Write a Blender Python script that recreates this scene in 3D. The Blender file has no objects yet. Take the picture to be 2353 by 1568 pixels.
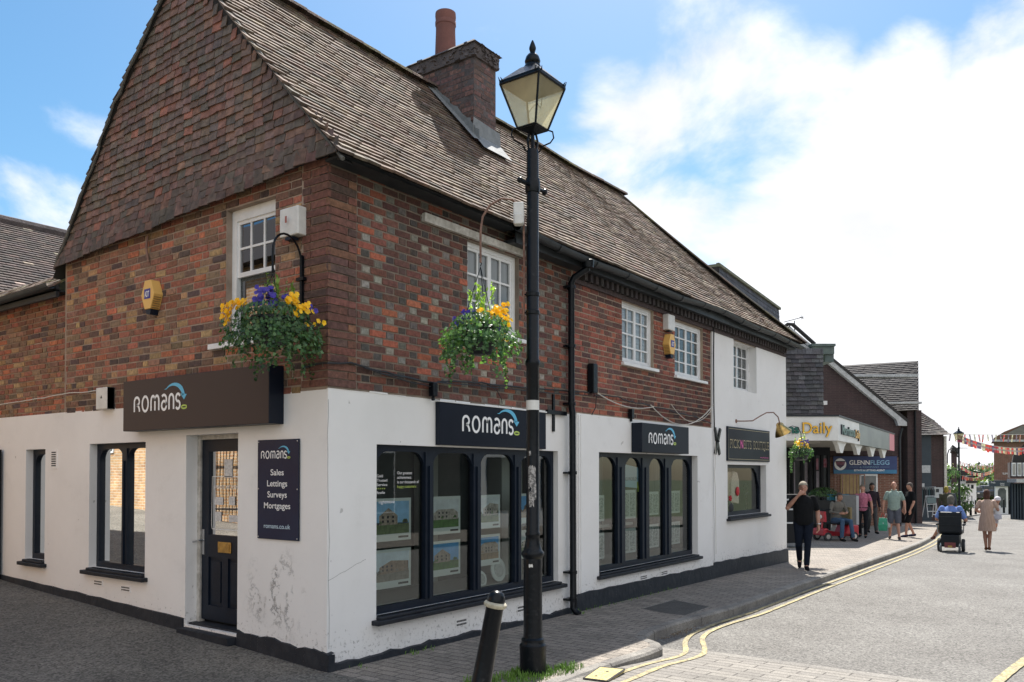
import bpy, bmesh, math, random
from mathutils import Vector, Matrix, noise
R = math.radians
scene = bpy.context.scene
COL = scene.collection
random.seed(7)

# ------------------------------------------------------------------ camera
YAW, PITCH = R(36.1), R(1.0)
CAM = Vector((-4.913, -5.597, 1.75))
cd = bpy.data.cameras.new('camera'); cam = bpy.data.objects.new('camera', cd); COL.objects.link(cam)
cam.location = CAM
cam.rotation_euler = (R(90) + PITCH, 0, YAW - R(90))
cd.sensor_width = 36; cd.lens = 1893 / 2353 * 36; cd.shift_y = 0.11467
cd.clip_start = 0.1; cd.clip_end = 3000
scene.camera = cam
FW = Vector((math.cos(YAW) * math.cos(PITCH), math.sin(YAW) * math.cos(PITCH), math.sin(PITCH)))
RT = Vector((math.sin(YAW), -math.cos(YAW), 0)); UP = RT.cross(FW)
PPY = 1087 - 1893 * math.tan(PITCH)
def ray(x, y): return FW + RT * ((x - 1176.5) / 1893) + UP * ((PPY - y) / 1893)
def at(x, y, D): return CAM + ray(x, y) * D          # a point D metres ahead of the camera (setting out the far street)
PH = 1 / 1.7408
def ap(x, y, D): return at(x * PH, y * PH, D)

# ------------------------------------------------------------------ sky and sun
SUNV = Vector((0.60, 0.28, 1.0)).normalized()
EL = math.asin(SUNV.z); AZ = math.atan2(SUNV.y, SUNV.x)
w = bpy.data.worlds.new("World"); scene.world = w; w.use_nodes = True
nt = w.node_tree; nt.nodes.clear()
def N(t, k, **kw):
    n = t.nodes.new(k)
    for a, b in kw.items(): setattr(n, a, b)
    return n
def build_world():
    L = nt.links
    out = N(nt, 'ShaderNodeOutputWorld'); bg = N(nt, 'ShaderNodeBackground')
    sky = N(nt, 'ShaderNodeTexSky'); sky.sky_type = 'NISHITA'; sky.sun_disc = False
    sky.sun_elevation = EL; sky.sun_rotation = R(90) - AZ
    sky.air_density = 1.0; sky.dust_density = 0.8; sky.ozone_density = 2.0
    tc = N(nt, 'ShaderNodeTexCoord')
    nrm = N(nt, 'ShaderNodeVectorMath', operation='NORMALIZE'); L.new(tc.outputs['Generated'], nrm.inputs[0])
    # cloud field over the direction of view
    mp = N(nt, 'ShaderNodeMapping'); mp.inputs['Scale'].default_value = (1, 1, 1.7)
    L.new(nrm.outputs[0], mp.inputs[0])
    n1 = N(nt, 'ShaderNodeTexNoise'); n1.inputs['Scale'].default_value = 4.6; n1.inputs['Detail'].default_value = 9
    n1.inputs['Roughness'].default_value = .56; n1.inputs['Distortion'].default_value = .25
    L.new(mp.outputs[0], n1.inputs['Vector'])
    blobs = [  # (x, y) of a cloud's middle, inner and outer radius in degrees, weight
        (2000, 1000, 10, 20, .62), (2353, 800, 9, 17, .46), (1560, 700, 3, 13, .42), (1900, 640, 5, 13, .42), (2300, 1150, 10, 24, .6), (2353, 330, 2, 9, .42),
        (1780, 300, 2.5, 8.5, .36), (2050, 300, 1.5, 7, .36), (1500, 400, .8, 8, .27), (1420, 230, .3, 3.5, .16), (2420, 150, 1, 6.5, .34), (195, 268, 0.3, 3.4, .23), (90, 470, .6, 4.6, .27), (-60, 560, 1.5, 5.5, .28)]
    acc = None
    wide = [(Vector((-.6, -.8, .5)), 20, 62, .5), (Vector((.3, -.9, .25)), 15, 50, .5), (Vector((-.9, .1, .8)), 8, 30, .3)]  # broad out-of-view clouds, added to brighten the shaded fronts
    for (x, y, r0, r1, wt) in blobs + [(None,) + w_ for w_ in wide]:
        d = y.normalized() if x is None else ray(x, y).normalized()
        dot = N(nt, 'ShaderNodeVectorMath', operation='DOT_PRODUCT'); L.new(nrm.outputs[0], dot.inputs[0]); dot.inputs[1].default_value = d
        mr = N(nt, 'ShaderNodeMapRange', interpolation_type='SMOOTHSTEP'); L.new(dot.outputs['Value'], mr.inputs[0])
        mr.inputs[1].default_value = math.cos(R(r1)); mr.inputs[2].default_value = math.cos(R(r0))
        mr.inputs[3].default_value = 0; mr.inputs[4].default_value = wt
        if acc is None: acc = mr.outputs[0]
        else:
            m = N(nt, 'ShaderNodeMath', operation='MAXIMUM'); L.new(acc, m.inputs[0]); L.new(mr.outputs[0], m.inputs[1]); acc = m.outputs[0]
    # noise breaks up the placed clouds and the added out-of-view ones
    sep = N(nt, 'ShaderNodeSeparateXYZ'); L.new(nrm.outputs[0], sep.inputs[0])
    add = N(nt, 'ShaderNodeMath', operation='ADD'); L.new(n1.outputs['Fac'], add.inputs[0]); L.new(acc, add.inputs[1])
    mk = N(nt, 'ShaderNodeMapRange', interpolation_type='SMOOTHSTEP'); L.new(add.outputs[0], mk.inputs[0])
    mk.inputs[1].default_value = .64; mk.inputs[2].default_value = .90; mk.inputs[4].default_value = .96
    # grey bases against white tops
    n2 = N(nt, 'ShaderNodeTexNoise'); n2.inputs['Scale'].default_value = 5.5; n2.inputs['Detail'].default_value = 6
    L.new(mp.outputs[0], n2.inputs['Vector'])
    cr = N(nt, 'ShaderNodeMapRange'); L.new(n2.outputs['Fac'], cr.inputs[0])
    cr.inputs[1].default_value = .3; cr.inputs[2].default_value = .62; cr.inputs[3].default_value = CLOUD * .80; cr.inputs[4].default_value = CLOUD * 1.04
    cc = N(nt, 'ShaderNodeCombineColor')
    bl = N(nt, 'ShaderNodeMath', operation='MULTIPLY'); L.new(cr.outputs[0], bl.inputs[0]); bl.inputs[1].default_value = 1.03
    L.new(cr.outputs[0], cc.inputs[0]); L.new(cr.outputs[0], cc.inputs[1]); L.new(bl.outputs[0], cc.inputs[2])
    hs = N(nt, 'ShaderNodeHueSaturation'); hs.inputs['Hue'].default_value = .488; hs.inputs['Saturation'].default_value = SKYSAT; hs.inputs['Value'].default_value = SKYVAL
    L.new(sky.outputs[0], hs.inputs['Color'])
    mx = N(nt, 'ShaderNodeMix', data_type='RGBA'); L.new(mk.outputs[0], mx.inputs[0])
    L.new(hs.outputs[0], mx.inputs[6]); L.new(cc.outputs[0], mx.inputs[7])
    L.new(mx.outputs[2], bg.inputs[0]); bg.inputs[1].default_value = SKYSTR
    L.new(bg.outputs[0], out.inputs[0])
SKYSTR, CLOUD, SKYSAT, SKYVAL = .13, 3.6, 1.28, .46
build_world()
sl = bpy.data.lights.new('sun', 'SUN'); sl.energy = 3.6; sl.angle = R(.55); sl.color = (1, .95, .87)
so = bpy.data.objects.new('sun', sl); COL.objects.link(so)
so.rotation_euler = (-SUNV).to_track_quat('-Z', 'Y').to_euler(); so.location = (0, 0, 30)
vs = scene.view_settings; vs.view_transform = 'Standard'; vs.look = 'None'; vs.exposure = 1.4; vs.gamma = 1
scene.cycles.max_bounces = 6; scene.cycles.transparent_max_bounces = 12; scene.cycles.caustics_reflective = False; scene.cycles.caustics_refractive = False

# ------------------------------------------------------------------ ground heights
GXS = [-50, 0, 4, 8.7, 12.6, 16, 20, 30, 45, 60, 100, 200, 400]; GZS = [0, 0, -.03, -.07, -.13, -.18, -.24, -.45, -.9, -1.35, -2.3, -3.5, -5]
def g(x, y=0):
    z = GZS[-1]
    if x <= GXS[0]: z = GZS[0]
    else:
        for i in range(len(GXS) - 1):
            if x <= GXS[i + 1]:
                t = (x - GXS[i]) / (GXS[i + 1] - GXS[i]); z = GZS[i] * (1 - t) + GZS[i + 1] * t; break
    return z + .05 * max(0, y) * min(1, max(0, (8 - x) / 4)) * (1 if y < 25 else 25 / y)

# ------------------------------------------------------------------ materials
MATS = {}
def mat(name, c, rough=.8, metal=0, c2=None, scale=8, bump=0, bscale=60, attr=False, spec=.5, stops=(.35, .65), det=5, emit=None, stretch=None, coat=0, subs=0):
    if name in MATS: return MATS[name]
    m = bpy.data.materials.new(name); m.use_nodes = True; t = m.node_tree; L = t.links
    b = t.nodes['Principled BSDF']
    b.inputs['Roughness'].default_value = rough; b.inputs['Metallic'].default_value = metal
    b.inputs['Specular IOR Level'].default_value = spec; b.inputs['Coat Weight'].default_value = coat
    col = (*c, 1)
    tc = N(t, 'ShaderNodeTexCoord'); src = tc.outputs['Object']
    if stretch:
        mp = N(t, 'ShaderNodeMapping'); mp.inputs['Scale'].default_value = stretch; L.new(src, mp.inputs[0]); src = mp.outputs[0]
    if attr:
        at_ = N(t, 'ShaderNodeAttribute'); at_.attribute_name = 'tint'
    if c2 is not None or attr:
        n = N(t, 'ShaderNodeTexNoise'); n.inputs['Scale'].default_value = scale; n.inputs['Detail'].default_value = det; n.inputs['Roughness'].default_value = .62
        L.new(src, n.inputs['Vector'])
        mr = N(t, 'ShaderNodeMapRange'); L.new(n.outputs['Fac'], mr.inputs[0]); mr.inputs[1].default_value = stops[0]; mr.inputs[2].default_value = stops[1]
        mx = N(t, 'ShaderNodeMix', data_type='RGBA'); L.new(mr.outputs[0], mx.inputs[0])
        if attr:
            # tint of each brick or tile, mottled by fine noise
            mr.inputs[3].default_value = .62; mr.inputs[4].default_value = 1.22
            mm = N(t, 'ShaderNodeVectorMath', operation='SCALE'); L.new(at_.outputs['Color'], mm.inputs[0]); L.new(mr.outputs[0], mm.inputs['Scale'])
            L.new(mm.outputs[0], b.inputs['Base Color'])
        else:
            mx.inputs[6].default_value = col; mx.inputs[7].default_value = (*c2, 1); L.new(mx.outputs[2], b.inputs['Base Color'])
    else:
        b.inputs['Base Color'].default_value = col
    if bump:
        n = N(t, 'ShaderNodeTexNoise'); n.inputs['Scale'].default_value = bscale; n.inputs['Detail'].default_value = 4; L.new(src, n.inputs['Vector'])
        bp = N(t, 'ShaderNodeBump'); bp.inputs['Strength'].default_value = min(1, bump); bp.inputs['Distance'].default_value = .01
        L.new(n.outputs['Fac'], bp.inputs['Height']); L.new(bp.outputs[0], b.inputs['Normal'])
    if emit: b.inputs['Emission Color'].default_value = (*emit[0], 1); b.inputs['Emission Strength'].default_value = emit[1]
    MATS[name] = m; return m

def glass_mat(name, tint=(.85, .92, .9), refl=1.7, base=.05, gc=(.97, 1, 1)):
    m = bpy.data.materials.new(name); m.use_nodes = True; t = m.node_tree; t.nodes.clear(); L = t.links
    o = N(t, 'ShaderNodeOutputMaterial'); tr = N(t, 'ShaderNodeBsdfTransparent'); gl = N(t, 'ShaderNodeBsdfGlossy')
    tr.inputs[0].default_value = (*tint, 1); gl.inputs[0].default_value = (*gc, 1); gl.inputs['Roughness'].default_value = .015
    fr = N(t, 'ShaderNodeFresnel'); fr.inputs[0].default_value = refl
    ad = N(t, 'ShaderNodeMath', operation='ADD'); L.new(fr.outputs[0], ad.inputs[0]); ad.inputs[1].default_value = base
    tc = N(t, 'ShaderNodeTexCoord'); n = N(t, 'ShaderNodeTexNoise'); n.inputs['Scale'].default_value = 1.3; L.new(tc.outputs['Object'], n.inputs['Vector'])
    bp = N(t, 'ShaderNodeBump'); bp.inputs['Strength'].default_value = .08; bp.inputs['Distance'].default_value = .01; L.new(n.outputs['Fac'], bp.inputs['Height'])
    L.new(bp.outputs[0], gl.inputs['Normal'])
    mx = N(t, 'ShaderNodeMixShader'); L.new(ad.outputs[0], mx.inputs[0]); L.new(tr.outputs[0], mx.inputs[1]); L.new(gl.outputs[0], mx.inputs[2])
    L.new(mx.outputs[0], o.inputs[0]); MATS[name] = m; return m

def brickmat(name, c1, c2, mortar, bw, bh, ms, plane, rough=.9, bump=.6, offset=.5, noise_amt=.35, swap=False, bias=0, grain=0):
    """procedural masonry: plane 'x' (u=Y,v=Z), 'y' (u=X,v=Z), 'z' ground (u=X,v=Y), swap exchanges u and v"""
    m = bpy.data.materials.new(name); m.use_nodes = True; t = m.node_tree; L = t.links; b = t.nodes['Principled BSDF']
    b.inputs['Roughness'].default_value = rough
    tc = N(t, 'ShaderNodeTexCoord'); sp = N(t, 'ShaderNodeSeparateXYZ'); L.new(tc.outputs['Object'], sp.inputs[0])
    cb = N(t, 'ShaderNodeCombineXYZ')
    ia, ib = {'x': (1, 2), 'y': (0, 2), 'z': (0, 1)}[plane]
    if swap: ia, ib = ib, ia
    L.new(sp.outputs[ia], cb.inputs[0]); L.new(sp.outputs[ib], cb.inputs[1])
    nz = N(t, 'ShaderNodeTexNoise'); nz.inputs['Scale'].default_value = 9; L.new(tc.outputs['Object'], nz.inputs['Vector'])
    wob = N(t, 'ShaderNodeVectorMath', operation='SCALE'); L.new(nz.outputs['Color'], wob.inputs[0]); wob.inputs['Scale'].default_value = bh * .12
    av = N(t, 'ShaderNodeVectorMath', operation='ADD'); L.new(cb.outputs[0], av.inputs[0]); L.new(wob.outputs[0], av.inputs[1])
    br = N(t, 'ShaderNodeTexBrick'); L.new(av.outputs[0], br.inputs['Vector'])
    br.inputs['Color1'].default_value = (*c1, 1); br.inputs['Color2'].default_value = (*c2, 1); br.inputs['Mortar'].default_value = (*mortar, 1)
    br.inputs['Scale'].default_value = 1; br.inputs['Mortar Size'].default_value = ms; br.inputs['Mortar Smooth'].default_value = .2
    br.inputs['Brick Width'].default_value = bw; br.inputs['Row Height'].default_value = bh; br.inputs['Bias'].default_value = bias; br.offset = offset
    n = N(t, 'ShaderNodeTexNoise'); n.inputs['Scale'].default_value = 2.2; n.inputs['Detail'].default_value = 8; n.inputs['Roughness'].default_value = .7; L.new(tc.outputs['Object'], n.inputs['Vector'])
    mr = N(t, 'ShaderNodeMapRange'); L.new(n.outputs['Fac'], mr.inputs[0]); mr.inputs[1].default_value = .3; mr.inputs[2].default_value = .7
    mr.inputs[3].default_value = 1 - noise_amt; mr.inputs[4].default_value = 1 + noise_amt
    mm = N(t, 'ShaderNodeVectorMath', operation='SCALE'); L.new(br.outputs['Color'], mm.inputs[0]); L.new(mr.outputs[0], mm.inputs['Scale'])
    src = mm.outputs[0]
    if grain:
        n3 = N(t, 'ShaderNodeTexNoise'); n3.inputs['Scale'].default_value = 70; n3.inputs['Detail'].default_value = 2; L.new(tc.outputs['Object'], n3.inputs['Vector'])
        m3 = N(t, 'ShaderNodeMapRange'); L.new(n3.outputs['Fac'], m3.inputs[0]); m3.inputs[1].default_value = .3; m3.inputs[2].default_value = .7; m3.inputs[3].default_value = 1 - grain; m3.inputs[4].default_value = 1 + grain
        m4 = N(t, 'ShaderNodeVectorMath', operation='SCALE'); L.new(src, m4.inputs[0]); L.new(m3.outputs[0], m4.inputs['Scale']); src = m4.outputs[0]
    L.new(src, b.inputs['Base Color'])
    bp = N(t, 'ShaderNodeBump'); bp.inputs['Strength'].default_value = bump; bp.inputs['Distance'].default_value = .01; bp.invert = True
    L.new(br.outputs['Fac'], bp.inputs['Height']); L.new(bp.outputs[0], b.inputs['Normal'])
    MATS[name] = m; return m

def worn_render(name, c1, c2, axis, spot=None):
    m = mat(name, c1, .85, c2=c2, scale=.9, bump=.25, bscale=22, stops=(.38, .78), det=10); t = m.node_tree; L = t.links; b = t.nodes['Principled BSDF']
    base = b.inputs['Base Color'].links[0].from_socket
    tc = N(t, 'ShaderNodeTexCoord'); sp = N(t, 'ShaderNodeSeparateXYZ'); L.new(tc.outputs['Object'], sp.inputs[0])
    def math_(op, a, b_=None, c=None):
        n = N(t, 'ShaderNodeMath', operation=op)
        for i, v in enumerate((a, b_, c)):
            if v is None: continue
            if isinstance(v, (int, float)): n.inputs[i].default_value = v
            else: L.new(v, n.inputs[i])
        return n.outputs[0]
    def noise_(sc, det=5, rough=.6):
        n = N(t, 'ShaderNodeTexNoise'); n.inputs['Scale'].default_value = sc; n.inputs['Detail'].default_value = det; n.inputs['Roughness'].default_value = rough; L.new(tc.outputs['Object'], n.inputs['Vector']); return n.outputs['Fac']
    def ramp(v, a, b_, lo=0, hi=1):
        n = N(t, 'ShaderNodeMapRange', interpolation_type='SMOOTHSTEP'); L.new(v, n.inputs[0]); n.inputs[1].default_value = a; n.inputs[2].default_value = b_; n.inputs[3].default_value = lo; n.inputs[4].default_value = hi; return n.outputs[0]
    # splashed dirt specks and blown paint along the foot of the wall
    foot = ramp(sp.outputs[2], .12, .62, 1, 0); sk = ramp(math_('ADD', noise_(26, 6, .7), math_('MULTIPLY', foot, .13)), .665, .745); grime = math_('MULTIPLY', sk, .5)
    stain = math_('MULTIPLY', ramp(noise_(1.7, 9, .72), .54, .74), .13)
    pock = math_('MULTIPLY', ramp(noise_(9, 2, .5), .74, .77), .5)
    tot = math_('MAXIMUM', math_('MAXIMUM', grime, stain), pock)
    if spot:
        d = N(t, 'ShaderNodeVectorMath', operation='DISTANCE'); L.new(tc.outputs['Object'], d.inputs[0]); d.inputs[1].default_value = spot
        reg = ramp(d.outputs['Value'], .15, .55, 1, 0); nn = noise_(5.5, 9, .68)
        band = math_('SUBTRACT', 1, math_('MINIMUM', 1, math_('MULTIPLY', math_('ABSOLUTE', math_('SUBTRACT', nn, .5)), 34)))
        fl = ramp(noise_(12, 8, .7), .56, .60); tot = math_('MAXIMUM', tot, math_('MULTIPLY', math_('MULTIPLY', reg, ramp(noise_(3.1, 3), .46, .58)), math_('MAXIMUM', band, math_('MULTIPLY', fl, .7))))
    mx = N(t, 'ShaderNodeMix', data_type='RGBA'); L.new(tot, mx.inputs[0]); L.new(base, mx.inputs[6]); mx.inputs[7].default_value = (.27, .26, .25, 1); L.new(mx.outputs[2], b.inputs['Base Color'])
    bp = N(t, 'ShaderNodeBump'); bp.inputs['Strength'].default_value = .5; bp.inputs['Distance'].default_value = .012; bp.invert = True; L.new(math_('ADD', tot, math_('MULTIPLY', noise_(3.5, 6), .8)), bp.inputs['Height']); L.new(bp.outputs[0], b.inputs['Normal'])
    return m

# ------------------------------------------------------------------ mesh builder
class MB:
    def __init__(s, T=None): s.v = []; s.f = []; s.c = []; s.T = T; s.mi = []; s.cur = 0
    def add(s, vs, fs, col=None):
        o = len(s.v)
        for p in vs: s.v.append(tuple(s.T(p)) if s.T else tuple(p))
        for f in fs: s.f.append([o + i for i in f]); s.c.append(col or (1, 1, 1)); s.mi.append(s.cur)
        return s
    def box(s, a, b, col=None, jit=0, M=None):
        x0, y0, z0 = a; x1, y1, z1 = b
        vs = [(x0, y0, z0), (x1, y0, z0), (x1, y1, z0), (x0, y1, z0), (x0, y0, z1), (x1, y0, z1), (x1, y1, z1), (x0, y1, z1)]
        if jit: vs = [tuple(c + random.uniform(-jit, jit) for c in p) for p in vs]
        if M: vs = [M @ Vector(p) for p in vs]
        return s.add(vs, [(0, 3, 2, 1), (4, 5, 6, 7), (0, 1, 5, 4), (1, 2, 6, 5), (2, 3, 7, 6), (3, 0, 4, 7)], col)
    def prism(s, poly, a, b, ax=1, col=None):
        """poly of 2-D points extruded between a and b along axis ax"""
        def P(u, v, w): return {0: (w, u, v), 1: (u, w, v), 2: (u, v, w)}[ax]
        n = len(poly); vs = [P(u, v, a) for u, v in poly] + [P(u, v, b) for u, v in poly]
        fs = [tuple(range(n - 1, -1, -1)), tuple(range(n, 2 * n))] + [(i, (i + 1) % n, n + (i + 1) % n, n + i) for i in range(n)]
        return s.add(vs, fs, col)
    def tube(s, pts, r, n=8, col=None, caps=True):
        pts = [Vector(p) for p in pts]; k = len(pts); rs = r if isinstance(r, (list, tuple)) else [r] * k
        vs = []; up = None
        for i, p in enumerate(pts):
            d = (pts[min(i + 1, k - 1)] - pts[max(i - 1, 0)])
            if d.length < 1e-9: d = Vector((0, 0, 1))
            d.normalize()
            if up is None: up = Vector((0, 0, 1)) if abs(d.z) < .9 else Vector((1, 0, 0))
            a = d.cross(up).normalized(); b = a.cross(d).normalized(); up = b
            for j in range(n):
                t = 2 * math.pi * j / n; vs.append(p + (a * math.cos(t) + b * math.sin(t)) * rs[i])
        fs = [(i * n + j, i * n + (j + 1) % n, (i + 1) * n + (j + 1) % n, (i + 1) * n + j) for i in range(k - 1) for j in range(n)]
        if caps: fs += [tuple(range(n - 1, -1, -1)), tuple(range((k - 1) * n, k * n))]
        return s.add(vs, fs, col)
    def lathe(s, prof, c=(0, 0, 0), n=20, col=None, ax=None, ph=0):
        """prof: list of (r, z); ax: Matrix for tilting"""
        vs = []
        for r_, z in prof:
            for j in range(n):
                t = 2 * math.pi * (j + ph) / n; p = Vector((r_ * math.cos(t), r_ * math.sin(t), z))
                if ax: p = ax @ p
                vs.append(p + Vector(c))
        k = len(prof)
        fs = [(i * n + j, i * n + (j + 1) % n, (i + 1) * n + (j + 1) % n, (i + 1) * n + j) for i in range(k - 1) for j in range(n)]
        fs += [tuple(range(n - 1, -1, -1)), tuple(range((k - 1) * n, k * n))]
        return s.add(vs, fs, col)
    def ball(s, c, r, n=10, m=7, col=None):
        r = r if isinstance(r, (tuple, list)) else (r, r, r); vs = []
        for i in range(1, m):
            a = math.pi * i / m
            for j in range(n): t = 2 * math.pi * j / n; vs.append((c[0] + r[0] * math.sin(a) * math.cos(t), c[1] + r[1] * math.sin(a) * math.sin(t), c[2] + r[2] * math.cos(a)))
        vs += [(c[0], c[1], c[2] + r[2]), (c[0], c[1], c[2] - r[2])]
        T_ = (m - 1) * n
        fs = [(i * n + j, (i + 1) * n + j, (i + 1) * n + (j + 1) % n, i * n + (j + 1) % n) for i in range(m - 2) for j in range(n)]
        fs += [(T_, j, (j + 1) % n) for j in range(n)] + [(T_ + 1, (m - 2) * n + (j + 1) % n, (m - 2) * n + j) for j in range(n)]
        return s.add(vs, fs, col)
    def mesh(s, name, mats, recalc=True, smooth=False):
        me = bpy.data.meshes.new(name); me.from_pydata(s.v, [], s.f)
        mats = mats if isinstance(mats, (list, tuple)) else [mats]
        for m in mats: me.materials.append(m)
        if len(mats) > 1: me.polygons.foreach_set('material_index', s.mi)
        if any(c != (1, 1, 1) for c in s.c):
            at_ = me.attributes.new('tint', 'FLOAT_COLOR', 'FACE')
            buf = []
            for c in s.c: buf += [c[0], c[1], c[2], 1]
            at_.data.foreach_set('color', buf)
        if recalc:
            bm = bmesh.new(); bm.from_mesh(me); bmesh.ops.recalc_face_normals(bm, faces=bm.faces); bm.to_mesh(me); bm.free()
        if smooth: me.polygons.foreach_set('use_smooth', [True] * len(me.polygons))
        me.update(); return me
    def build(s, name, mats, parent=None, bevel=0, recalc=True, smooth=False, loc=None):
        o = bpy.data.objects.new(name, s.mesh(name, mats, recalc, smooth)); COL.objects.link(o)
        if parent: o.parent = parent
        if loc: o.location = loc
        if bevel:
            m = o.modifiers.new('bevel', 'BEVEL'); m.width = bevel; m.segments = 2; m.limit_method = 'ANGLE'; m.angle_limit = R(40)
        if smooth and recalc != 'raw':
            try:
                me = o.data
                me.set_sharp_from_angle(angle=R(38))
            except Exception: pass
        return o

def tag(o, label=None, cat=None, group=None, kind=None):
    if label: o['label'] = label
    if cat: o['category'] = cat
    if group: o['group'] = group
    if kind: o['kind'] = kind
    return o
def thing(name, loc, label, cat, rz=0, group=None):
    o = bpy.data.objects.new(name, None); COL.objects.link(o); o.location = loc; o.rotation_euler.z = rz; o.empty_display_size = .2
    return tag(o, label, cat, group)
def copy_tree(o, parent=None):
    c = o.copy(); COL.objects.link(c)
    if parent: c.parent = parent
    for ch in list(o.children): copy_tree(ch, c)
    return c

# facade frames: u runs along the wall, o stands out from it, z up
FR = lambda p: (p[0], -p[1], p[2])          # street front (plane y = 0), u = X
FL = lambda p: (-p[1], p[0], p[2])          # alley front (plane x = 0), u = Y
def frame_T(origin, udir, T0=None):
    u = Vector((udir[0], udir[1], 0)).normalized(); o_ = Vector((u.y, -u.x, 0)); og = Vector(origin)
    return lambda p: og + u * p[0] + o_ * p[1] + Vector((0, 0, p[2]))

def lettering(text, name, m, parent, T, u0, u1, zc, h, off, depth=.004, bold=0, vert=None, align='C'):
    """built-in font laid on a facade frame, fitted between u0 and u1 (viewer's left to right) with cap height h"""
    cu = bpy.data.curves.new('txt', 'FONT'); cu.body = text; cu.size = 1; cu.extrude = 0; cu.offset = bold
    ob = bpy.data.objects.new('txt', cu); COL.objects.link(ob)
    dg = bpy.context.evaluated_depsgraph_get(); me = bpy.data.meshes.new_from_object(ob.evaluated_get(dg))
    bpy.data.objects.remove(ob); bpy.data.curves.remove(cu)
    xs = [v.co.x for v in me.vertices]; ys = [v.co.y for v in me.vertices]
    if not xs: return None
    x0, x1 = min(xs), max(xs); cap = .69
    if u1 is None: sc = h / cap; su = sc; u1 = u0 + (x1 - x0) * sc
    else: su = (u1 - u0) / (x1 - x0); sc = h / cap
    b = MB()
    n = len(me.vertices)
    P = lambda v, o_: T((u0 + (v.co.x - x0) * su, o_, zc - h / 2 + v.co.y * sc))
    vs = [P(v, off + depth) for v in me.vertices]
    fs = [tuple(p.vertices) for p in me.polygons]
    b.add(vs, fs)
    if depth > .008:      # raised letters get sides
        edges = {}
        for p in me.polygons:
            for i in range(len(p.vertices)):
                e = (p.vertices[i], p.vertices[(i + 1) % len(p.vertices)]); k = tuple(sorted(e)); edges[k] = edges.get(k, 0) + 1
        be = [k for k, c in edges.items() if c == 1]
        o = len(b.v); vs2 = [P(v, off) for v in me.vertices]
        b.cur = 1
        for (i, j) in be: b.add([vs[i], vs[j], vs2[j], vs2[i]], [(0, 1, 2, 3)])
    bpy.data.meshes.remove(me)
    return b.build(name, m, parent, recalc=False)

def ribbon(b, pts, w, T, off, ws=None):
    """flat stroke of width w along 2-D pts on a facade frame"""
    pts = [Vector(p) for p in pts]; k = len(pts); Lp = []; Rp = []
    for i, p in enumerate(pts):
        d = (pts[min(i + 1, k - 1)] - pts[max(i - 1, 0)]).normalized(); nn = Vector((-d.y, d.x)); hw = (ws[i] if ws else w) / 2
        Lp.append(p + nn * hw); Rp.append(p - nn * hw)
    vs = [T((p.x, off, p.y)) for p in Lp] + [T((p.x, off, p.y)) for p in Rp]
    b.add(vs, [(i, i + 1, k + i + 1, k + i) for i in range(k - 1)])

def arc(cx, cy, rx, ry, a0, a1, n=10): return [(cx + rx * math.cos(R(a0 + (a1 - a0) * i / n)), cy + ry * math.sin(R(a0 + (a1 - a0) * i / n))) for i in range(n + 1)]
def romans_logo(parent, T, u0, width, zb, off, white, blue, green):
    """rounded lower-case style wordmark with a curved arrow dropping into a ring; width is the wordmark's"""
    S = width / 6.35; SY = S * 1.05; W = .2
    b = MB()
    def st(pts, x): ribbon(b, [(u0 + (x + px) * S, zb + py * SY) for px, py in pts], W * S, T, off)
    def fl(pts, x): st([(px, py) for px, py in pts], x)
    # R
    st([(0, 0), (0, .76)] + arc(.36, .76, .36, .32, 180, 0, 8) + arc(.36, .76, .36, .26, 0, -85, 5), 0); st([(.40, .50), (.60, .40), (.72, .22), (.76, 0)], 0)
    st(arc(.42, .55, .42, .55, 90, 450, 20), 1.15)                                            # o
    st([(0, 0), (0, .7)] + arc(.27, .72, .27, .36, 180, 0, 8) + [(.54, 0)], 2.4)
    st([(.54, .7)] + arc(.81, .72, .27, .36, 180, 0, 8) + [(1.08, 0)], 2.4)                # m
    st(arc(.32, .78, .34, .3, 140, 0, 7) + [(.66, .3)], 3.85); st(arc(.34, .32, .32, .32, 0, 360, 14), 3.85)  # a
    st([(0, 0), (0, .7)] + arc(.3, .72, .3, .36, 180, 0, 8) + [(.6, 0)], 4.88)             # n
    st(arc(.28, .8, .26, .27, 20, 250, 8) + arc(.26, .28, .28, .28, 80, -150, 8), 5.78)      # s
    b.build('wordmark', white, parent, recalc=False)
    b = MB()
    pts = [(4.25, 1.48)] + arc(5.45, .80, 1.35, .98, 135, 10, 12)
    P2 = [(u0 + px * S, zb + py * SY) for px, py in pts]; n = len(P2)
    ribbon(b, P2, 0, T, off, ws=[S * (.03 + .34 * min(1, i / (n - 4)) if i < n - 3 else .34) for i in range(n)])
    ex, ey = pts[-1]
    b.add([T((u0 + (ex + dx) * S, off, zb + (ey + dy) * SY)) for dx, dy in ((-.42, .1), (.42, .02), (.06, -.36))], [(0, 1, 2)])
    b.build('arrow', blue, parent, recalc=False)
    b = MB(); ribbon(b, [(u0 + px * S, zb + py * SY) for px, py in arc(6.85, .10, .34, .11, 0, 360, 18)], .12 * S, T, off)
    b.build('ring', green, parent, recalc=False)
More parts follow.
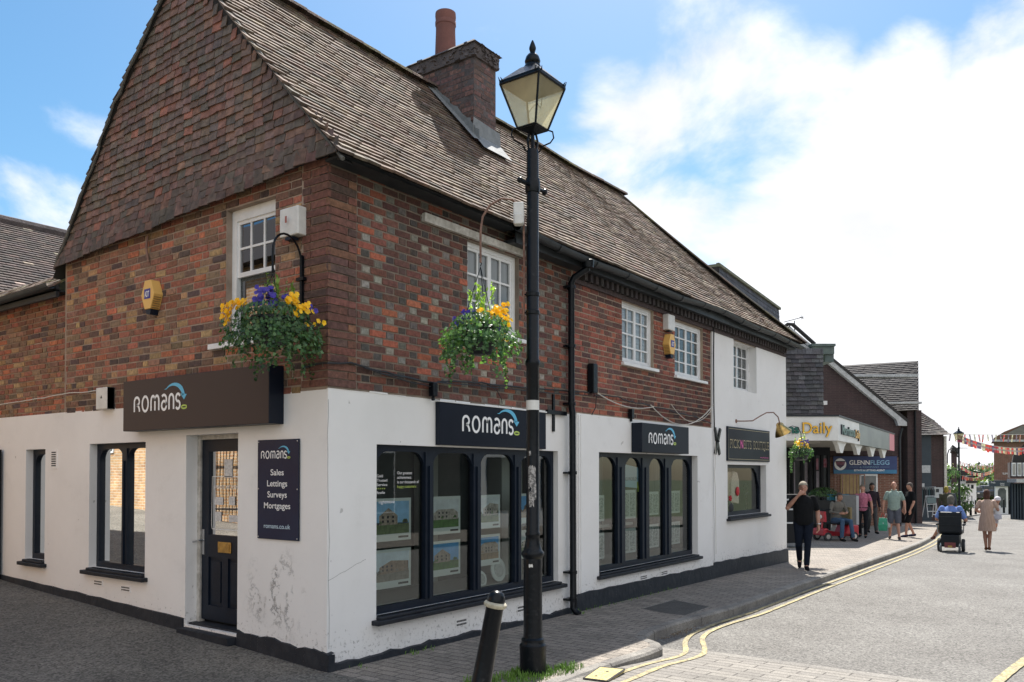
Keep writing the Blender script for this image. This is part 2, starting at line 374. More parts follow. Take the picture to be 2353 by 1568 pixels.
# ------------------------------------------------------------------ shared materials
worn_render('render_white', (.86, .86, .855), (.78, .775, .76), 'y')
worn_render('render_left', (.88, .87, .86), (.79, .78, .77), 'x', spot=(0, .72, .62))
mat('plinth', (.009, .013, .021), .65, c2=(.03, .034, .042), scale=7, bump=.8, bscale=14, stops=(.45, .8))
mat('brick_tint', (1, 1, 1), .9, attr=True, scale=26, bump=.7, bscale=70, det=7)
mat('tile_tint', (1, 1, 1), .85, attr=True, scale=14, bump=.5, bscale=50, det=7)
mat('roof_tint', (1, 1, 1), .9, attr=True, scale=9, bump=.7, bscale=40, det=8)
mat('mortar_a', (.27, .215, .17), .95, c2=(.17, .14, .115), scale=4, bump=.5, bscale=80)
mat('mortar_b', (.42, .33, .25), .95, c2=(.28, .22, .17), scale=4, bump=.5, bscale=80)
mat('mortar_c', (.40, .31, .25), .95, c2=(.26, .20, .155), scale=4, bump=.5, bscale=80)
mat('mortar_grey', (.15, .15, .14), .95, c2=(.10, .10, .095), scale=9, bump=.8, bscale=30)
mat('under_tile', (.035, .033, .032), .95)
mat('lead', (.17, .185, .195), .75, c2=(.25, .265, .275), scale=6, bump=.6, bscale=12)
mat('white_paint', (.82, .83, .84), .45, c2=(.70, .71, .71), scale=5, bump=.1)
mat('old_white', (.62, .60, .56), .8, c2=(.36, .34, .30), scale=12, bump=.5, bscale=30)
mat('navy', (.004, .009, .020), .45, c2=(.007, .014, .028), scale=5, bump=.12, bscale=40, spec=.3)
mat('navy_dull', (.012, .014, .02), .55, c2=(.024, .027, .034), scale=9, bump=.3, spec=.3)
mat('black_metal', (.003, .005, .008), .32, c2=(.035, .036, .04), scale=18, bump=.4, bscale=26, stops=(.60, .82), spec=.25)
mat('gutter', (.018, .023, .028), .5, c2=(.036, .041, .046), scale=6, bump=.2, spec=.35)
mat('dark_inside', (.035, .038, .04), .9); mat('inside_wall', (.09, .115, .11), .9, c2=(.045, .06, .06), scale=1)
mat('shelf', (.42, .46, .45), .5); mat('blind', (.62, .63, .64), .8, c2=(.5, .51, .52), scale=3); mat('net', (.40, .42, .44), .9, c2=(.30, .32, .34), scale=3, stretch=(14, 14, .6))
mat('curtain', (.08, .10, .115), .9, c2=(.15, .18, .19), scale=3, stretch=(16, 16, .5))
mat('terracotta', (.21, .09, .075), .85, c2=(.16, .07, .06), scale=5, bump=.3); mat('brown_sign', (.058, .040, .036), .5, spec=.25); mat('navy_sign', (.006, .009, .018), .45, c2=(.010, .013, .024), scale=2, spec=.15)
mat('sign_side', (.003, .008, .020), .4, spec=.3)
mat('letter_white', (.86, .87, .88), .5); mat('letter_blue', (.12, .48, .72), .5); mat('letter_green', (.46, .60, .12), .5)
mat('steel', (.55, .56, .57), .3, metal=1); mat('brass', (.62, .42, .14), .28, metal=1, c2=(.40, .26, .10), scale=20)
mat('rust', (.16, .09, .07), .7, c2=(.28, .16, .12), scale=20); mat('cable_black', (.02, .02, .022), .6); mat('cable_white', (.6, .58, .53), .7)
mat('plastic_white', (.74, .74, .72), .5, c2=(.62, .62, .60), scale=9); mat('plastic_grey', (.42, .45, .48), .5)
glass_mat('glass', refl=1.6, base=.025); glass_mat('glass_clear', (.92, .95, .95), 1.38, .01); glass_mat('glass_mid', (.5, .55, .55), 1.4, .0, gc=(.30, .30, .32)); glass_mat('glass_dark', (.40, .45, .45), 1.8, .08, gc=(.75, .75, .75))
PAL_L = [(.15, .095, .075), (.17, .085, .065), (.24, .105, .078), (.30, .12, .075), (.075, .058, .06), (.28, .205, .12), (.15, .12, .09), (.20, .12, .095), (.21, .092, .07), (.12, .085, .07), (.19, .14, .10), (.22, .10, .075)]
PAL_S1 = [(.10, .052, .047), (.09, .047, .045), (.115, .057, .05), (.15, .066, .054), (.26, .095, .062), (.19, .078, .058), (.11, .057, .05), (.13, .06, .052)]
PAL_H = [(.14, .15, .15), (.065, .068, .072), (.055, .052, .055), (.20, .215, .21), (.115, .12, .12), (.08, .058, .055)]
PAL_Q = [(.19, .082, .062), (.17, .078, .06), (.13, .068, .057), (.21, .105, .065), (.12, .075, .062), (.16, .075, .058)]
PAL_S2 = [(.20, .075, .06), (.16, .065, .055), (.12, .06, .055), (.24, .09, .065), (.10, .065, .06), (.085, .05, .05)]
def jc(c, a=.12): k = random.uniform(1 - a, 1 + a); return tuple(max(.003, v * k * random.uniform(.95, 1.05)) for v in c)

def clip_holes(a, b, zm, holes):
    segs = [(a, b)]
    for h in holes:
        if h[2] - .01 < zm < h[3] + .01:
            ns = []
            for s in segs:
                if h[1] <= s[0] or h[0] >= s[1]: ns.append(s); continue
                if s[0] < h[0]: ns.append((s[0], h[0]))
                if s[1] > h[1]: ns.append((h[1], s[1]))
            segs = ns
    return [s for s in segs if s[1] - s[0] > .022]

def lay_bricks(b, u0, u1, z0, z1, holes, pal, palh=None, ch=.073, bond='flemish', j=.016, proud=.002, jag0=False, soot=None):
    row = 0; z = z0
    while z < z1 - .02:
        u = u0 - random.uniform(0, .1) if bond != 'quoin' else u0
        k = row % 2
        if bond == 'flemish': u = u0 + (-.163 if row % 2 else -.0) + random.uniform(-.012, .012); k = 0
        if bond == 'english' : u = u0 - (.06 if row % 2 else 0)
        while u < u1:
            if bond == 'flemish': hd = k % 2 == 1; L_ = .108 if hd else .218; k += 1
            elif bond == 'mixed': hd = random.random() < .25; L_ = random.uniform(.10, .13) if hd else random.uniform(.19, .235)
            else: hd = row % 4 == 3; L_ = .108 if hd else .218
            a, e = max(u, u0), min(u + L_, u1)
            for s0, s1 in clip_holes(a, e, z + ch / 2, holes) if e - a > .02 else []:
                c = tuple(v * q for v, q in zip(jc(random.choice(palh if (hd and palh) else pal), .18), (1.5, 1.3, 1.14)))
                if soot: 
                    sf = soot((s0 + s1) / 2, z + ch / 2); c = tuple(v * sf for v in c)  # scales the brick's colour by where it sits
                o = proud + random.uniform(-.003, .003)
                b.box((s0 + j / 2, -.02, z + j / 2), (s1 - j / 2, o, min(z + ch - j / 2, z1)), c, jit=.0022)
            u += L_
        z += ch; row += 1

def wall_sheet(b, u0, u1, z0, z1, holes, o=0, depth=.3, zlow=None, reveal=.16, sub=None, ends=(1, 1)):
    """front skin with openings, reveals and returns; zlow(u) gives the foot"""
    us = sorted(set([u0, u1] + [v for h in holes for v in h[:2]] + ([u0 + (u1 - u0) * i / sub for i in range(sub + 1)] if sub else [])))
    zs = sorted(set([z0, z1] + [v for h in holes for v in h[2:4]]))
    def zz(u, z): return zlow(u) if (zlow and z == z0) else z
    for i in range(len(us) - 1):
        for k in range(len(zs) - 1):
            um, zm = (us[i] + us[i + 1]) / 2, (zs[k] + zs[k + 1]) / 2
            if any(h[0] < um < h[1] and h[2] < zm < h[3] for h in holes): continue
            a, c = us[i], us[i + 1]
            b.add([(a, o, zz(a, zs[k])), (c, o, zz(c, zs[k])), (c, o, zs[k + 1]), (a, o, zs[k + 1])], [(0, 1, 2, 3)])
    for h in holes:
        p = [(h[0], h[2]), (h[1], h[2]), (h[1], h[3]), (h[0], h[3])]
        for i in range(4):
            (a, za), (c, zc) = p[i], p[(i + 1) % 4]
            b.add([(a, o, za), (c, o, zc), (c, o - reveal, zc), (a, o - reveal, za)], [(0, 1, 2, 3)])
    # top, ends
    b.add([(u0, o, z1), (u1, o, z1), (u1, o - depth, z1), (u0, o - depth, z1)], [(0, 1, 2, 3)])
    for u in [q for q, e_ in zip((u0, u1), ends) if e_]: b.add([(u, o, zz(u, z0)), (u, o, z1), (u, o - depth, z1), (u, o - depth, zz(u, z0))], [(0, 1, 2, 3)])

BLD = thing('corner_shop', (0, 0, 0), 'old corner shop of mottled red brick over white render with steep tile-hung gable', 'building')

# openings (u0, u1, z0, z1)
W1 = (.60, 3.74, .40, 2.02); W2 = (4.70, 7.95, .40, 2.03); W3 = (9.30, 11.34, .96, 1.90)
U1 = (1.95, 2.90, 3.31, 4.27); U2 = (5.41, 6.40, 3.32, 4.20); U3 = (7.15, 8.26, 3.30, 4.18); U4 = (9.62, 10.82, 3.29, 4.22)
WA = (5.25, 5.78, .64, 2.05); WB = (2.94, 4.15, .64, 2.09); DR = (1.29, 2.17, .18, 2.14); UL = (.74, 1.50, 3.03, 4.36)

def plain(name, b, m, **k): return b.build(name, MATS[m], BLD, **k)
def topw(u): return .02 * math.sin(u * 2.3) + .012 * math.sin(u * 7 + 1)
# street front
b = MB(FR); wall_sheet(b, 0.0, 4.02, .0, 2.5, [W1], zlow=lambda u: g(u) + .02, sub=30, reveal=.12, ends=(0, 1))
for i in range(16):      # uneven top lip of the render
    u = i * .25; b.box((u + .004, -.02, 2.495), (u + .24, .004, 2.50 + .012 * random.random()), jit=.003)
plain('white_render', b, 'render_white')
b = MB(FR); wall_sheet(b, 4.14, 8.62, .0, 2.52, [W2], o=.03, zlow=lambda u: g(u) + .02, sub=20, reveal=.13); plain('white_render', b, 'render_white')
b = MB(FR); wall_sheet(b, 8.62, 12.6, .0, 4.20, [W3, U4], o=.015, zlow=lambda u: g(u) + .02, sub=10, reveal=.16); plain('white_render', b, 'render_white')
b = MB(FR); b.box((4.02, -.2, g(4)), (4.14, .004, 2.5)); b.box((4.16, .03, .2), (4.185, .045, 2.5)); b.box((4.215, .03, .2), (4.24, .045, 2.5)); plain('render_pilaster', b, 'render_white')
# plinths
def plinth(T, u0, u1, top, out, n=24, foot=None, base=0):
    b = MB(T); foot = foot or (lambda u: g(u) - .12)
    for i in range(n):
        a = u0 + (u1 - u0) * i / n; c = u0 + (u1 - u0) * (i + 1) / n
        ta, tc = top(a), top(c)
        b.add([(a, out, foot(a)), (c, out, foot(c)), (c, out - .01, tc), (a, out - .01, ta), (a, -.05, ta + .012), (c, -.05, tc + .012)], [(0, 1, 2, 3), (3, 2, 5, 4)])
    for u in (u0, u1): b.add([(u, out, foot(u)), (u, out - .01, top(u)), (u, -.05, top(u)), (u, -.05, foot(u))], [(0, 1, 2, 3)])
    return plain('plinth', b, 'plinth')
nz = lambda u, s=3.1, a=.012: a * (math.sin(u * s * 3.3) + math.sin(u * s * 7.7 + 2) * .6 + random.uniform(-.5, .5))
plinth(FR, -.03, 4.1, lambda u: g(u) + .055 + nz(u), .05, 30)
plinth(FR, 4.1, 8.6, lambda u: g(u) + .23 + nz(u, a=.006), .06, 26)
plinth(FR, 8.6, 12.62, lambda u: g(u) + .27 + nz(u, a=.006), .05, 20)
plinth(FL, -.05, 1.27, lambda u: .16 + .05 * u + nz(u), .03, 12, foot=lambda u: g(-.1, u) - .1)
plinth(FL, 2.19, 9.5, lambda u: .25 + .032 * (u - 2.2) + nz(u, a=.005), .03, 26, foot=lambda u: g(-.1, u) - .1)
# alley front
b = MB(FL); wall_sheet(b, 0.0, 9.5, .0, 2.49, [WA, WB, DR], zlow=lambda u: g(0, u) + .02, sub=30, reveal=.17, ends=(0, 1)); plain('white_render', b, 'render_left')

# brickwork: mortar backing and individually laid bricks
b = MB(FR); wall_sheet(b, .004, 4.06, 2.49, 4.54, [U1], o=-.004, reveal=.12, ends=(0, 1)); plain('mortar_bed', b, 'mortar_a')
b = MB(FR); wall_sheet(b, 4.06, 8.60, 2.50, 4.42, [U2, U3], o=-.004, reveal=.12); plain('mortar_bed', b, 'mortar_b')
b = MB(FR); wall_sheet(b, 8.60, 12.6, 4.18, 4.42, [], o=-.004); plain('mortar_bed', b, 'mortar_b')
b = MB(FL); wall_sheet(b, 0.004, 4.78, 2.48, 4.62, [UL], o=-.004, reveal=.13, ends=(0, 1)); plain('mortar_bed', b, 'mortar_c')
b = MB(FL); wall_sheet(b, 4.80, 9.5, 2.455, 4.02, [], o=-.068, depth=.2); plain('mortar_bed', b, 'mortar_c')
darken1 = lambda u, z: (.62 if z > 4.1 + .1 * math.sin(u * 3) else 1) * (.6 if abs(z - 2.66) < .07 and u > .3 else 1)  # bricks darker near the top and along one low course
b = MB(FR)
lay_bricks(b, .34, 4.05, 2.515, 4.52, [U1], PAL_S1, PAL_H, soot=darken1)
row = 0; z = 2.515
while z < 4.46:                                   # corner quoin blocks turning the corner
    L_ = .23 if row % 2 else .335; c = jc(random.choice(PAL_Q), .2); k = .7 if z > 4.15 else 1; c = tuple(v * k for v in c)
    b.box((-.008, -.02, z + .006), (L_ - .007, .008, z + .068), c, jit=.003)
    if row % 2: b.box((.235, -.02, z + .005), (.333, .006, z + .068), jc(random.choice(PAL_Q), .2), jit=.002)
    z += .073; row += 1
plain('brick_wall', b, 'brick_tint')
darken2 = lambda u, z: (.66 if z < 3.25 and u > 5.3 else 1) * (.7 if z > 4.1 else 1) * (.75 if u > 7.6 else 1)  # bricks darker low right, near the top and towards the far end
b = MB(FR); lay_bricks(b, 4.10, 8.58, 2.535, 4.41, [U2, U3], PAL_S2, None, bond='english', soot=darken2); lay_bricks(b, 8.62, 12.55, 4.2, 4.41, [], PAL_S2, bond='english'); plain('brick_wall', b, 'brick_tint')
darkenL = lambda u, z: (.62 if z > 4.28 else 1) * (.8 if z < 2.8 else 1)  # bricks darker in the top and bottom courses
b = MB(FL)
lay_bricks(b, .36, 4.74, 2.47, 4.60, [(UL[0] - .0, UL[1] + .0, UL[2], UL[3])], PAL_L, None, bond='mixed', soot=darkenL)
row = 0; z = 2.515
while z < 4.5:
    L_ = .335 if row % 2 else .23
    b.box((-.0085, -.02, z + .006), (L_ - .007, .008, z + .068), jc(random.choice(PAL_Q), .2), jit=.003)
    if not row % 2: b.box((.235, -.02, z + .005), (.35, .006, z + .068), jc(random.choice(PAL_Q), .2), jit=.002)
    z += .073; row += 1
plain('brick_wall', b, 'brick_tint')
b = MB(lambda p: (-p[1] + .06, p[0], p[2])); lay_bricks(b, 4.82, 9.4, 2.47, 4.0, [], PAL_L + [(.20, .12, .07), (.17, .09, .06)], None, bond='mixed', ch=.068); plain('brick_wall', b, 'brick_tint')
# east and back walls, floor slab inside so no light leaks
b = MB(); b.box((12.3, .0, -.4), (12.598, 5.0, 4.4)); b.box((.3, 4.75, -.2), (12.6, 5.0, 4.3)); plain('end_wall', b, 'render_white')
b = MB(); b.box((.25, .25, 2.52), (12.3, 4.7, 2.62)); b.box((.25, .25, 4.36), (12.3, 4.7, 4.42)); b.box((.25, .25, -.05), (12.3, 4.7, .3)); plain('floor_slab', b, 'dark_inside')
b = MB()
b.box((.35, 1.15, .3), (4.1, 1.2, 2.5)); b.box((4.3, 1.3, .3), (8.3, 1.35, 2.5)); b.box((8.9, 1.0, .3), (12.2, 1.05, 2.5)); b.box((4.1, .3, .3), (4.25, 4.6, 2.5)); b.box((8.5, .3, .3), (8.6, 4.6, 2.5))
b.box((1.15, 1.25, .3), (1.2, 4.7, 2.5)); b.box((1.15, 5.0, .3), (1.2, 7.0, 2.5)); b.box((.3, 1.2, 2.62), (12.2, 1.25, 4.36)); b.box((1.0, .3, 2.62), (1.05, 4.6, 4.36))
plain('inner_wall', b, 'inside_wall')

# eaves of the street front: soffit board, dentil bricks, gutter, brackets
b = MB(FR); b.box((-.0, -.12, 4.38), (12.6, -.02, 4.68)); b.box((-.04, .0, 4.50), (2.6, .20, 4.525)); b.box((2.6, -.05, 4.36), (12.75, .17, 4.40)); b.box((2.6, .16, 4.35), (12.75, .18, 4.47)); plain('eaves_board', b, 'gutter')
b = MB(FR)
for i in range(60):
    u = 4.25 + i * .14
    if u > 12.4: break
    b.box((u, 0, 4.255), (u + .07, .09, 4.36), jc((.055, .045, .045)), jit=.003)
b.box((4.1, 0, 4.20), (12.58, .035, 4.255), (.07, .05, .05), jit=0)
plain('dentil_course', b, 'brick_tint')
def halfpipe(b, p0, p1, r, up=Vector((0, 0, 1)), n=8, th=.006):
    p0, p1 = Vector(p0), Vector(p1); d = (p1 - p0).normalized(); s = d.cross(up).normalized()
    vs = []
    for p in (p0, p1):
        for rr in (r, r - th):
            for i in range(n + 1):
                a = math.pi * i / n; vs.append(p + s * math.cos(a) * rr - up * math.sin(a) * rr)
    m = n + 1; fs = []
    for i in range(n): fs += [(i, i + 1, 2 * m + i + 1, 2 * m + i), (m + i, m + i + 1, 3 * m + i + 1, 3 * m + i), (i, i + 1, m + i + 1, m + i), (2 * m + i, 2 * m + i + 1, 3 * m + i + 1, 3 * m + i)]
    fs += [(0, m, 3 * m, 2 * m), (n, m + n, 3 * m + n, 2 * m + n)]
    b.add(vs, fs)
def gz(u): return 4.47 + .025 * math.sin(u * .9) - .02 * math.sin(u * 2.1)
b = MB(); us = [2.5 + i * .86 for i in range(13)]
for a, c in zip(us[:-1], us[1:]): halfpipe(b, (a, -.265, gz(a)), (c + .01, -.265, gz(c)), .062)
for a in us[1:-1]: halfpipe(b, (a - .05, -.265, gz(a) - .002), (a + .05, -.265, gz(a) - .002), .070)

plain('gutter', b, 'gutter', smooth=True)
for a in us[1:-1]: b = MB(); b.box((a + .4, -.24, 4.43), (a + .42, -.1, 4.445)); b.box((a + .4, -.12, 4.36), (a + .42, -.1, 4.43)); plain('gutter_bracket', b, 'gutter')
b = MB()
b.lathe([(.075, 4.33), (.085, 4.42), (.07, 4.43)], (4.0, -.28, 0), 10); b.tube([(4.0, -.28, 4.42), (4.0, -.27, 4.32), (3.93, -.12, 4.22), (3.92, -.085, 4.15), (3.92, -.085, 2.6), (3.92, -.10, 2.5), (3.93, -.10, .05), (3.93, -.15, .0), (3.93, -.19, -.02)], .042, 12)
for z in (4.1, 3.35, 2.62, 1.75, .5, .16): b.tube([(3.925, -.085 if z > 2.5 else -.10, z - .02), (3.925, -.085 if z > 2.5 else -.10, z + .02)], .054, 12); b.box((3.85, -.09, z - .012), (4.0, 0, z + .012))
plain('downpipe', b, 'black_metal', smooth=True)

# roof: street slope of plain tiles, laid one by one
E0, E1 = Vector((-.27, 4.50)), Vector((2.14, 7.19)); SL = (E1 - E0).length
def roofpt(x, s, off=0):
    t = s / SL; y = E0.x + (E1.x - E0.x) * t; z = E0.y + (E1.y - E0.y) * t
    sag = -.05 * math.sin(math.pi * t) * (1 + .5 * math.sin(x * .7)) + .03 * math.sin(x * 1.3 + 1) * t * .5 + .004 * math.sin(x * 3.1 + s * 2)
    bell = .10 * max(0, 1 - s / .5) ** 2
    n = Vector((0, -(E1.y - E0.y), E1.x - E0.x)) / SL
    return Vector((x, y, z + bell * 0)) + n * (sag + off - bell * .0)
b = MB(); gauge = .0935; rows = int(SL / gauge); ROOFC = [(.18, .132, .10), (.165, .12, .094), (.20, .15, .118), (.14, .108, .088), (.18, .122, .094), (.25, .20, .152), (.12, .098, .082)]
for r in range(rows + 1):
    s = r * gauge; x = -.13 + (.08 if r % 2 else 0); xe = 12.85 - (12.85 - 9.15) * (s / SL); wav = random.uniform(-.004, .004)
    while x < xe:
        w_ = .165; x1 = min(x + w_ - .004, xe)
        if x1 - x > .03:
            lift = random.uniform(0, .004); tl = random.uniform(-.0025, .0025); j = random.uniform(-.006, .006) + wav + .006 * math.sin(x * 2.2 + r)
            a = s + j; e = min(s + .17, SL)
            th = .032 + lift * 1.6
            v = [roofpt(x, a, th + tl), roofpt(x1, a, th - tl), roofpt(x1, e, .004), roofpt(x, e, .004), roofpt(x, a, th + tl - .028), roofpt(x1, a, th - tl - .028)]
            b.add(v, [(0, 1, 2, 3), (0, 4, 5, 1), (0, 3, 4), (1, 5, 2)], jc(random.choice(ROOFC), .13))
        x += w_
ROOF = plain('roof', b, 'roof_tint')
b = MB()       # sarking under the tiles and the far slopes
for i in range(26):
    xa = -.1 + i * .5; xb = min(xa + .5, 12.75)
    if xa >= 12.75: break
    def lim(x): return SL * min(1, max(0, (12.8 - x) / (12.8 - 9.15))) if x > 9.15 else SL
    ks = 8
    for k in range(ks):
        b.add([roofpt(xa, lim(xa) * k / ks, -.012), roofpt(xb, lim(xb) * k / ks, -.012), roofpt(xb, lim(xb) * (k + 1) / ks, -.012), roofpt(xa, lim(xa) * (k + 1) / ks, -.012)], [(0, 1, 2, 3)])
BK = [(2.14, 7.17), (2.53, 6.83), (3.49, 5.95), (4.25, 5.02), (4.95, 4.15)]
for (ya, za), (yb, zb) in zip(BK[:-1], BK[1:]):
    for xa, xb in ((-.07, 5), (5, 9.15)): b.add([(xa, ya, za), (xb, ya, za), (xb if xb < 9 else 9.15, yb, zb), (xa, yb, zb)], [(0, 1, 2, 3)])
b.add([(9.15, 2.14, 7.17), (12.8, -.3, 4.48), (12.8, 4.95, 4.15)], [(0, 1, 2)]); b.add([(9.15, 2.14, 7.17), (12.8, 4.95, 4.15), (9.15, 4.95, 4.15)], [(0, 1, 2)])
plain('roof_underside', b, 'under_tile', recalc=False)
b = MB(); x = -.1                    # ridge and hip tiles with moss
MOSS = [(.12, .105, .05), (.10, .085, .05), (.14, .10, .08), (.09, .075, .055)]
def ridge_tile(p0, p1, r, col, side):
    d = (p1 - p0); L_ = d.length; d.normalize(); s = side.normalized(); u = s.cross(d).normalized() if s.cross(d).z > 0 else -s.cross(d).normalized()
    vs = []; n = 6
    for p in (p0, p1):
        for i in range(n + 1):
            a = math.pi * i / n; vs.append(p + s * math.cos(a) * r + u * (math.sin(a) * r * .75 - .03))
    m = n + 1; b.add(vs, [(i, i + 1, m + i + 1, m + i) for i in range(n)] + [tuple(range(n + 1)), tuple(range(2 * n + 1, n, -1))], col)
while x < 9.1:
    p0 = roofpt(x, SL, .03); p1 = roofpt(x + .31, SL, .03 + random.uniform(-.006, .008)); ridge_tile(p0, p1, .11, jc(random.choice(MOSS), .2), Vector((0, 1, 0))); x += .305
n = 17
for i in range(n):
    t0, t1 = i / n, (i + 1.05) / n; pa = Vector((9.15 + 3.68 * t0, 2.14 - 2.47 * t0, 7.20 - 2.68 * t0 - .05 * math.sin(math.pi * t0))); pb = Vector((9.15 + 3.68 * t1, 2.14 - 2.47 * t1, 7.20 - 2.68 * t1 - .05 * math.sin(math.pi * t1)))
    ridge_tile(pa, pb, .085, jc(random.choice(MOSS), .2), (pb - pa).cross(Vector((0, 0, 1))))
b.build('ridge_tiles', MATS['roof_tint'], BLD)

# tile-hung gable
FRONT = [(-.27, 4.45), (.2, 4.95), (.7, 5.51), (1.56, 6.47), (2.13, 7.10)]; BACK = [(4.86, 4.28), (4.25, 5.0), (3.49, 5.93), (2.53, 6.80), (2.13, 7.14)]
def interp(tab, z):
    for (y0, z0), (y1, z1) in zip(tab[:-1], tab[1:]):
        if z <= z1: t = max(0, (z - z0) / (z1 - z0)); return y0 + (y1 - y0) * t
    return tab[-1][0]
b = MB(FL); TILEC = [(.20, .135, .115), (.18, .13, .112), (.23, .135, .112), (.21, .135, .115), (.16, .13, .11), (.25, .145, .112), (.17, .13, .105), (.145, .12, .105)]
gg = .088; r = 0; z = 4.27
while z < 7.1:
    h = (z - 4.27) / 2.9; shear = .052 * (1 - h)
    yf, yb = interp(FRONT, z + .235), interp(BACK, z)
    u = yf + (-.06 if r % 2 else 0); flare = .035 + .05 * max(0, 1 - (z - 4.27) / .45) ** 1.5
    while u < yb:
        w_ = random.uniform(.135, .155); a = max(u, yf); e = min(u + w_, yb)
        if e - a > .03:
            ym = (a + e) / 2; zb = z + shear * (4.8 - ym) * 1.0 + random.uniform(-.006, .006) + .007 * math.sin(ym * 4 + r * .6)
            o0 = flare + .014 + random.uniform(-.003, .008); tw = random.uniform(-.005, .005); d = random.uniform(-.005, .005)
            c = jc(random.choice(TILEC), .2)
            rr = random.random()
            if rr < .025: c = (.34, .15, .11)
            elif rr < .10 and h > .2: c = (.23, .115, .09)
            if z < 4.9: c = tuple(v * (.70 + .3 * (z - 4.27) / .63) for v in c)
            v = [(a + .003, o0 + tw, zb + d), (e - .003, o0 - tw, zb - d), (e - .003, flare - .012, zb + .15), (a + .003, flare - .012, zb + .15), (a + .003, o0 + tw - .014, zb + d), (e - .003, o0 - tw - .014, zb - d)]
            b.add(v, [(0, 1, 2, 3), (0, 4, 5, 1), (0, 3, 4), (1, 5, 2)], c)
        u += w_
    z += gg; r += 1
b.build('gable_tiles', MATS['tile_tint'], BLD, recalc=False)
b = MB(FL); b.prism([(4.85, 4.34), (4.25, 5.0), (3.49, 5.93), (2.53, 6.80), (2.13, 7.12), (1.56, 6.42), (.7, 5.44), (.2, 4.86), (-.22, 4.46), (-.0, 4.57)], -.1, .03, 1); plain('gable_backing', b, 'under_tile')
b = MB()       # mortar fillets along the verges
for tab, mt_ in ((FRONT, 0), (BACK, 0)):
    pts = [Vector((-.085, y, z + .012)) for y, z in tab]
    fine = []
    for p, q in zip(pts[:-1], pts[1:]):
        k = max(2, int((q - p).length / .12)); fine += [p.lerp(q, i / k) + Vector((random.uniform(-.012, .012), 0, random.uniform(-.012, .01))) for i in range(k)]
    fine.append(pts[-1]); b.tube(fine, [random.uniform(.010, .022) for _ in fine], 6)
plain('verge_mortar', b, 'mortar_grey')
b = MB(FL)     # projecting edge tiles of the far verge, in silhouette
s_pts = [(4.90, 4.24), (4.27, 5.02), (3.51, 5.96), (2.55, 6.84), (2.14, 7.21)]
for (ya, za), (yb, zb) in zip(s_pts[:-1], s_pts[1:]):
    L_ = math.hypot(yb - ya, zb - za); k = int(L_ / .09)
    for i in range(k):
        t = i / k; t1 = (i + 1.15) / k; y, z_ = ya + (yb - ya) * t, za + (zb - za) * t; y1, z1 = ya + (yb - ya) * t1, za + (zb - za) * t1
        nx, nz_ = (zb - za) / L_, -(yb - ya) / L_; j = random.uniform(.03, .042)
        b.prism([(y, z_), (y1, z1), (y1 + nx * .008, z1 + nz_ * .008), (y + nx * j, z_ + nz_ * j)], -.1, .085 + random.uniform(-.01, .01), 1, jc((.08, .06, .055)))
b.build('verge_tiles', MATS['tile_tint'], BLD)

# chimney stack
b = MB(); b.box((3.76, 1.37, 5.9), (4.25, 2.63, 7.42)); b.box((3.73, 1.34, 7.42), (4.29, 2.68, 7.60)); 
mat('stack_mortar', (.13, .11, .11), .95, c2=(.07, .06, .06), scale=7, bump=.8, bscale=30)
CH = plain('chimney', b, 'stack_mortar')
b = MB()
def stack_face(T, u0, u1, z0, z1, o=0):
    bb = MB(lambda p: T((p[0], p[1] + o, p[2]))); lay_bricks(bb, u0, u1, z0, z1, [], [(.10, .065, .07), (.12, .075, .075), (.08, .06, .065), (.13, .085, .085), (.09, .065, .065)], None, bond='english'); return bb
for T, u0, u1 in ((lambda p: (p[0], 1.37 - p[1], p[2]), 3.76, 4.25), (lambda p: (3.76 - p[1], p[0], p[2]), 1.37, 2.63), (lambda p: (4.25 + p[1], p[0], p[2]), 1.37, 2.63)):
    q = stack_face(T, u0, u1, 5.95, 7.40); b.add(q.v, q.f); b.c[-len(q.f):] = q.c
b.build('brick_face', MATS['brick_tint'], CH)
b = MB(); b.add([(3.70, 1.30, 7.60), (4.32, 1.30, 7.60), (4.32, 2.72, 7.60), (3.70, 2.72, 7.60), (3.82, 1.42, 7.70), (4.18, 1.42, 7.69), (4.18, 2.6, 7.68), (3.82, 2.6, 7.69)], [(0, 1, 2, 3), (0, 1, 5, 4), (1, 2, 6, 5), (2, 3, 7, 6), (3, 0, 4, 7), (4, 5, 6, 7)])

for _ in range(130):
    e_ = random.random(); sd_ = random.choice((0, 1, 2)); x, y = ((3.735, 1.35 + 1.3 * e_) if sd_ == 0 else (3.74 + .54 * e_, 1.345) if sd_ == 1 else (4.285, 1.35 + 1.3 * e_)); z_ = random.uniform(7.42, 7.62); q = random.uniform(.015, .032)
    b.box((x - q, y - q, z_ - q * .6), (x + q * .6, y + q, z_ + q * .5), jit=.014)
b.build('chimney_cap', MATS['stack_mortar'], CH)
b = MB(); b.lathe([(.160, 7.62), (.152, 7.75), (.140, 8.10), (.141, 8.17), (.150, 8.18), (.150, 8.23), (.143, 8.24), (.150, 8.31), (.147, 8.36), (.12, 8.36), (.11, 8.1)], (4.02, 2.1, 0), 24); b.build('chimney_pot', MATS['terracotta'], CH, smooth=True)
b = MB()
def zr(y): return E0.y + (y - E0.x) * (E1.y - E0.y) / (E1.x - E0.x)
n = 12; y0_, y1_ = 1.25, 2.14
pts = [(3.735, y0_ + (y1_ - y0_) * i / n) for i in range(n + 1)]
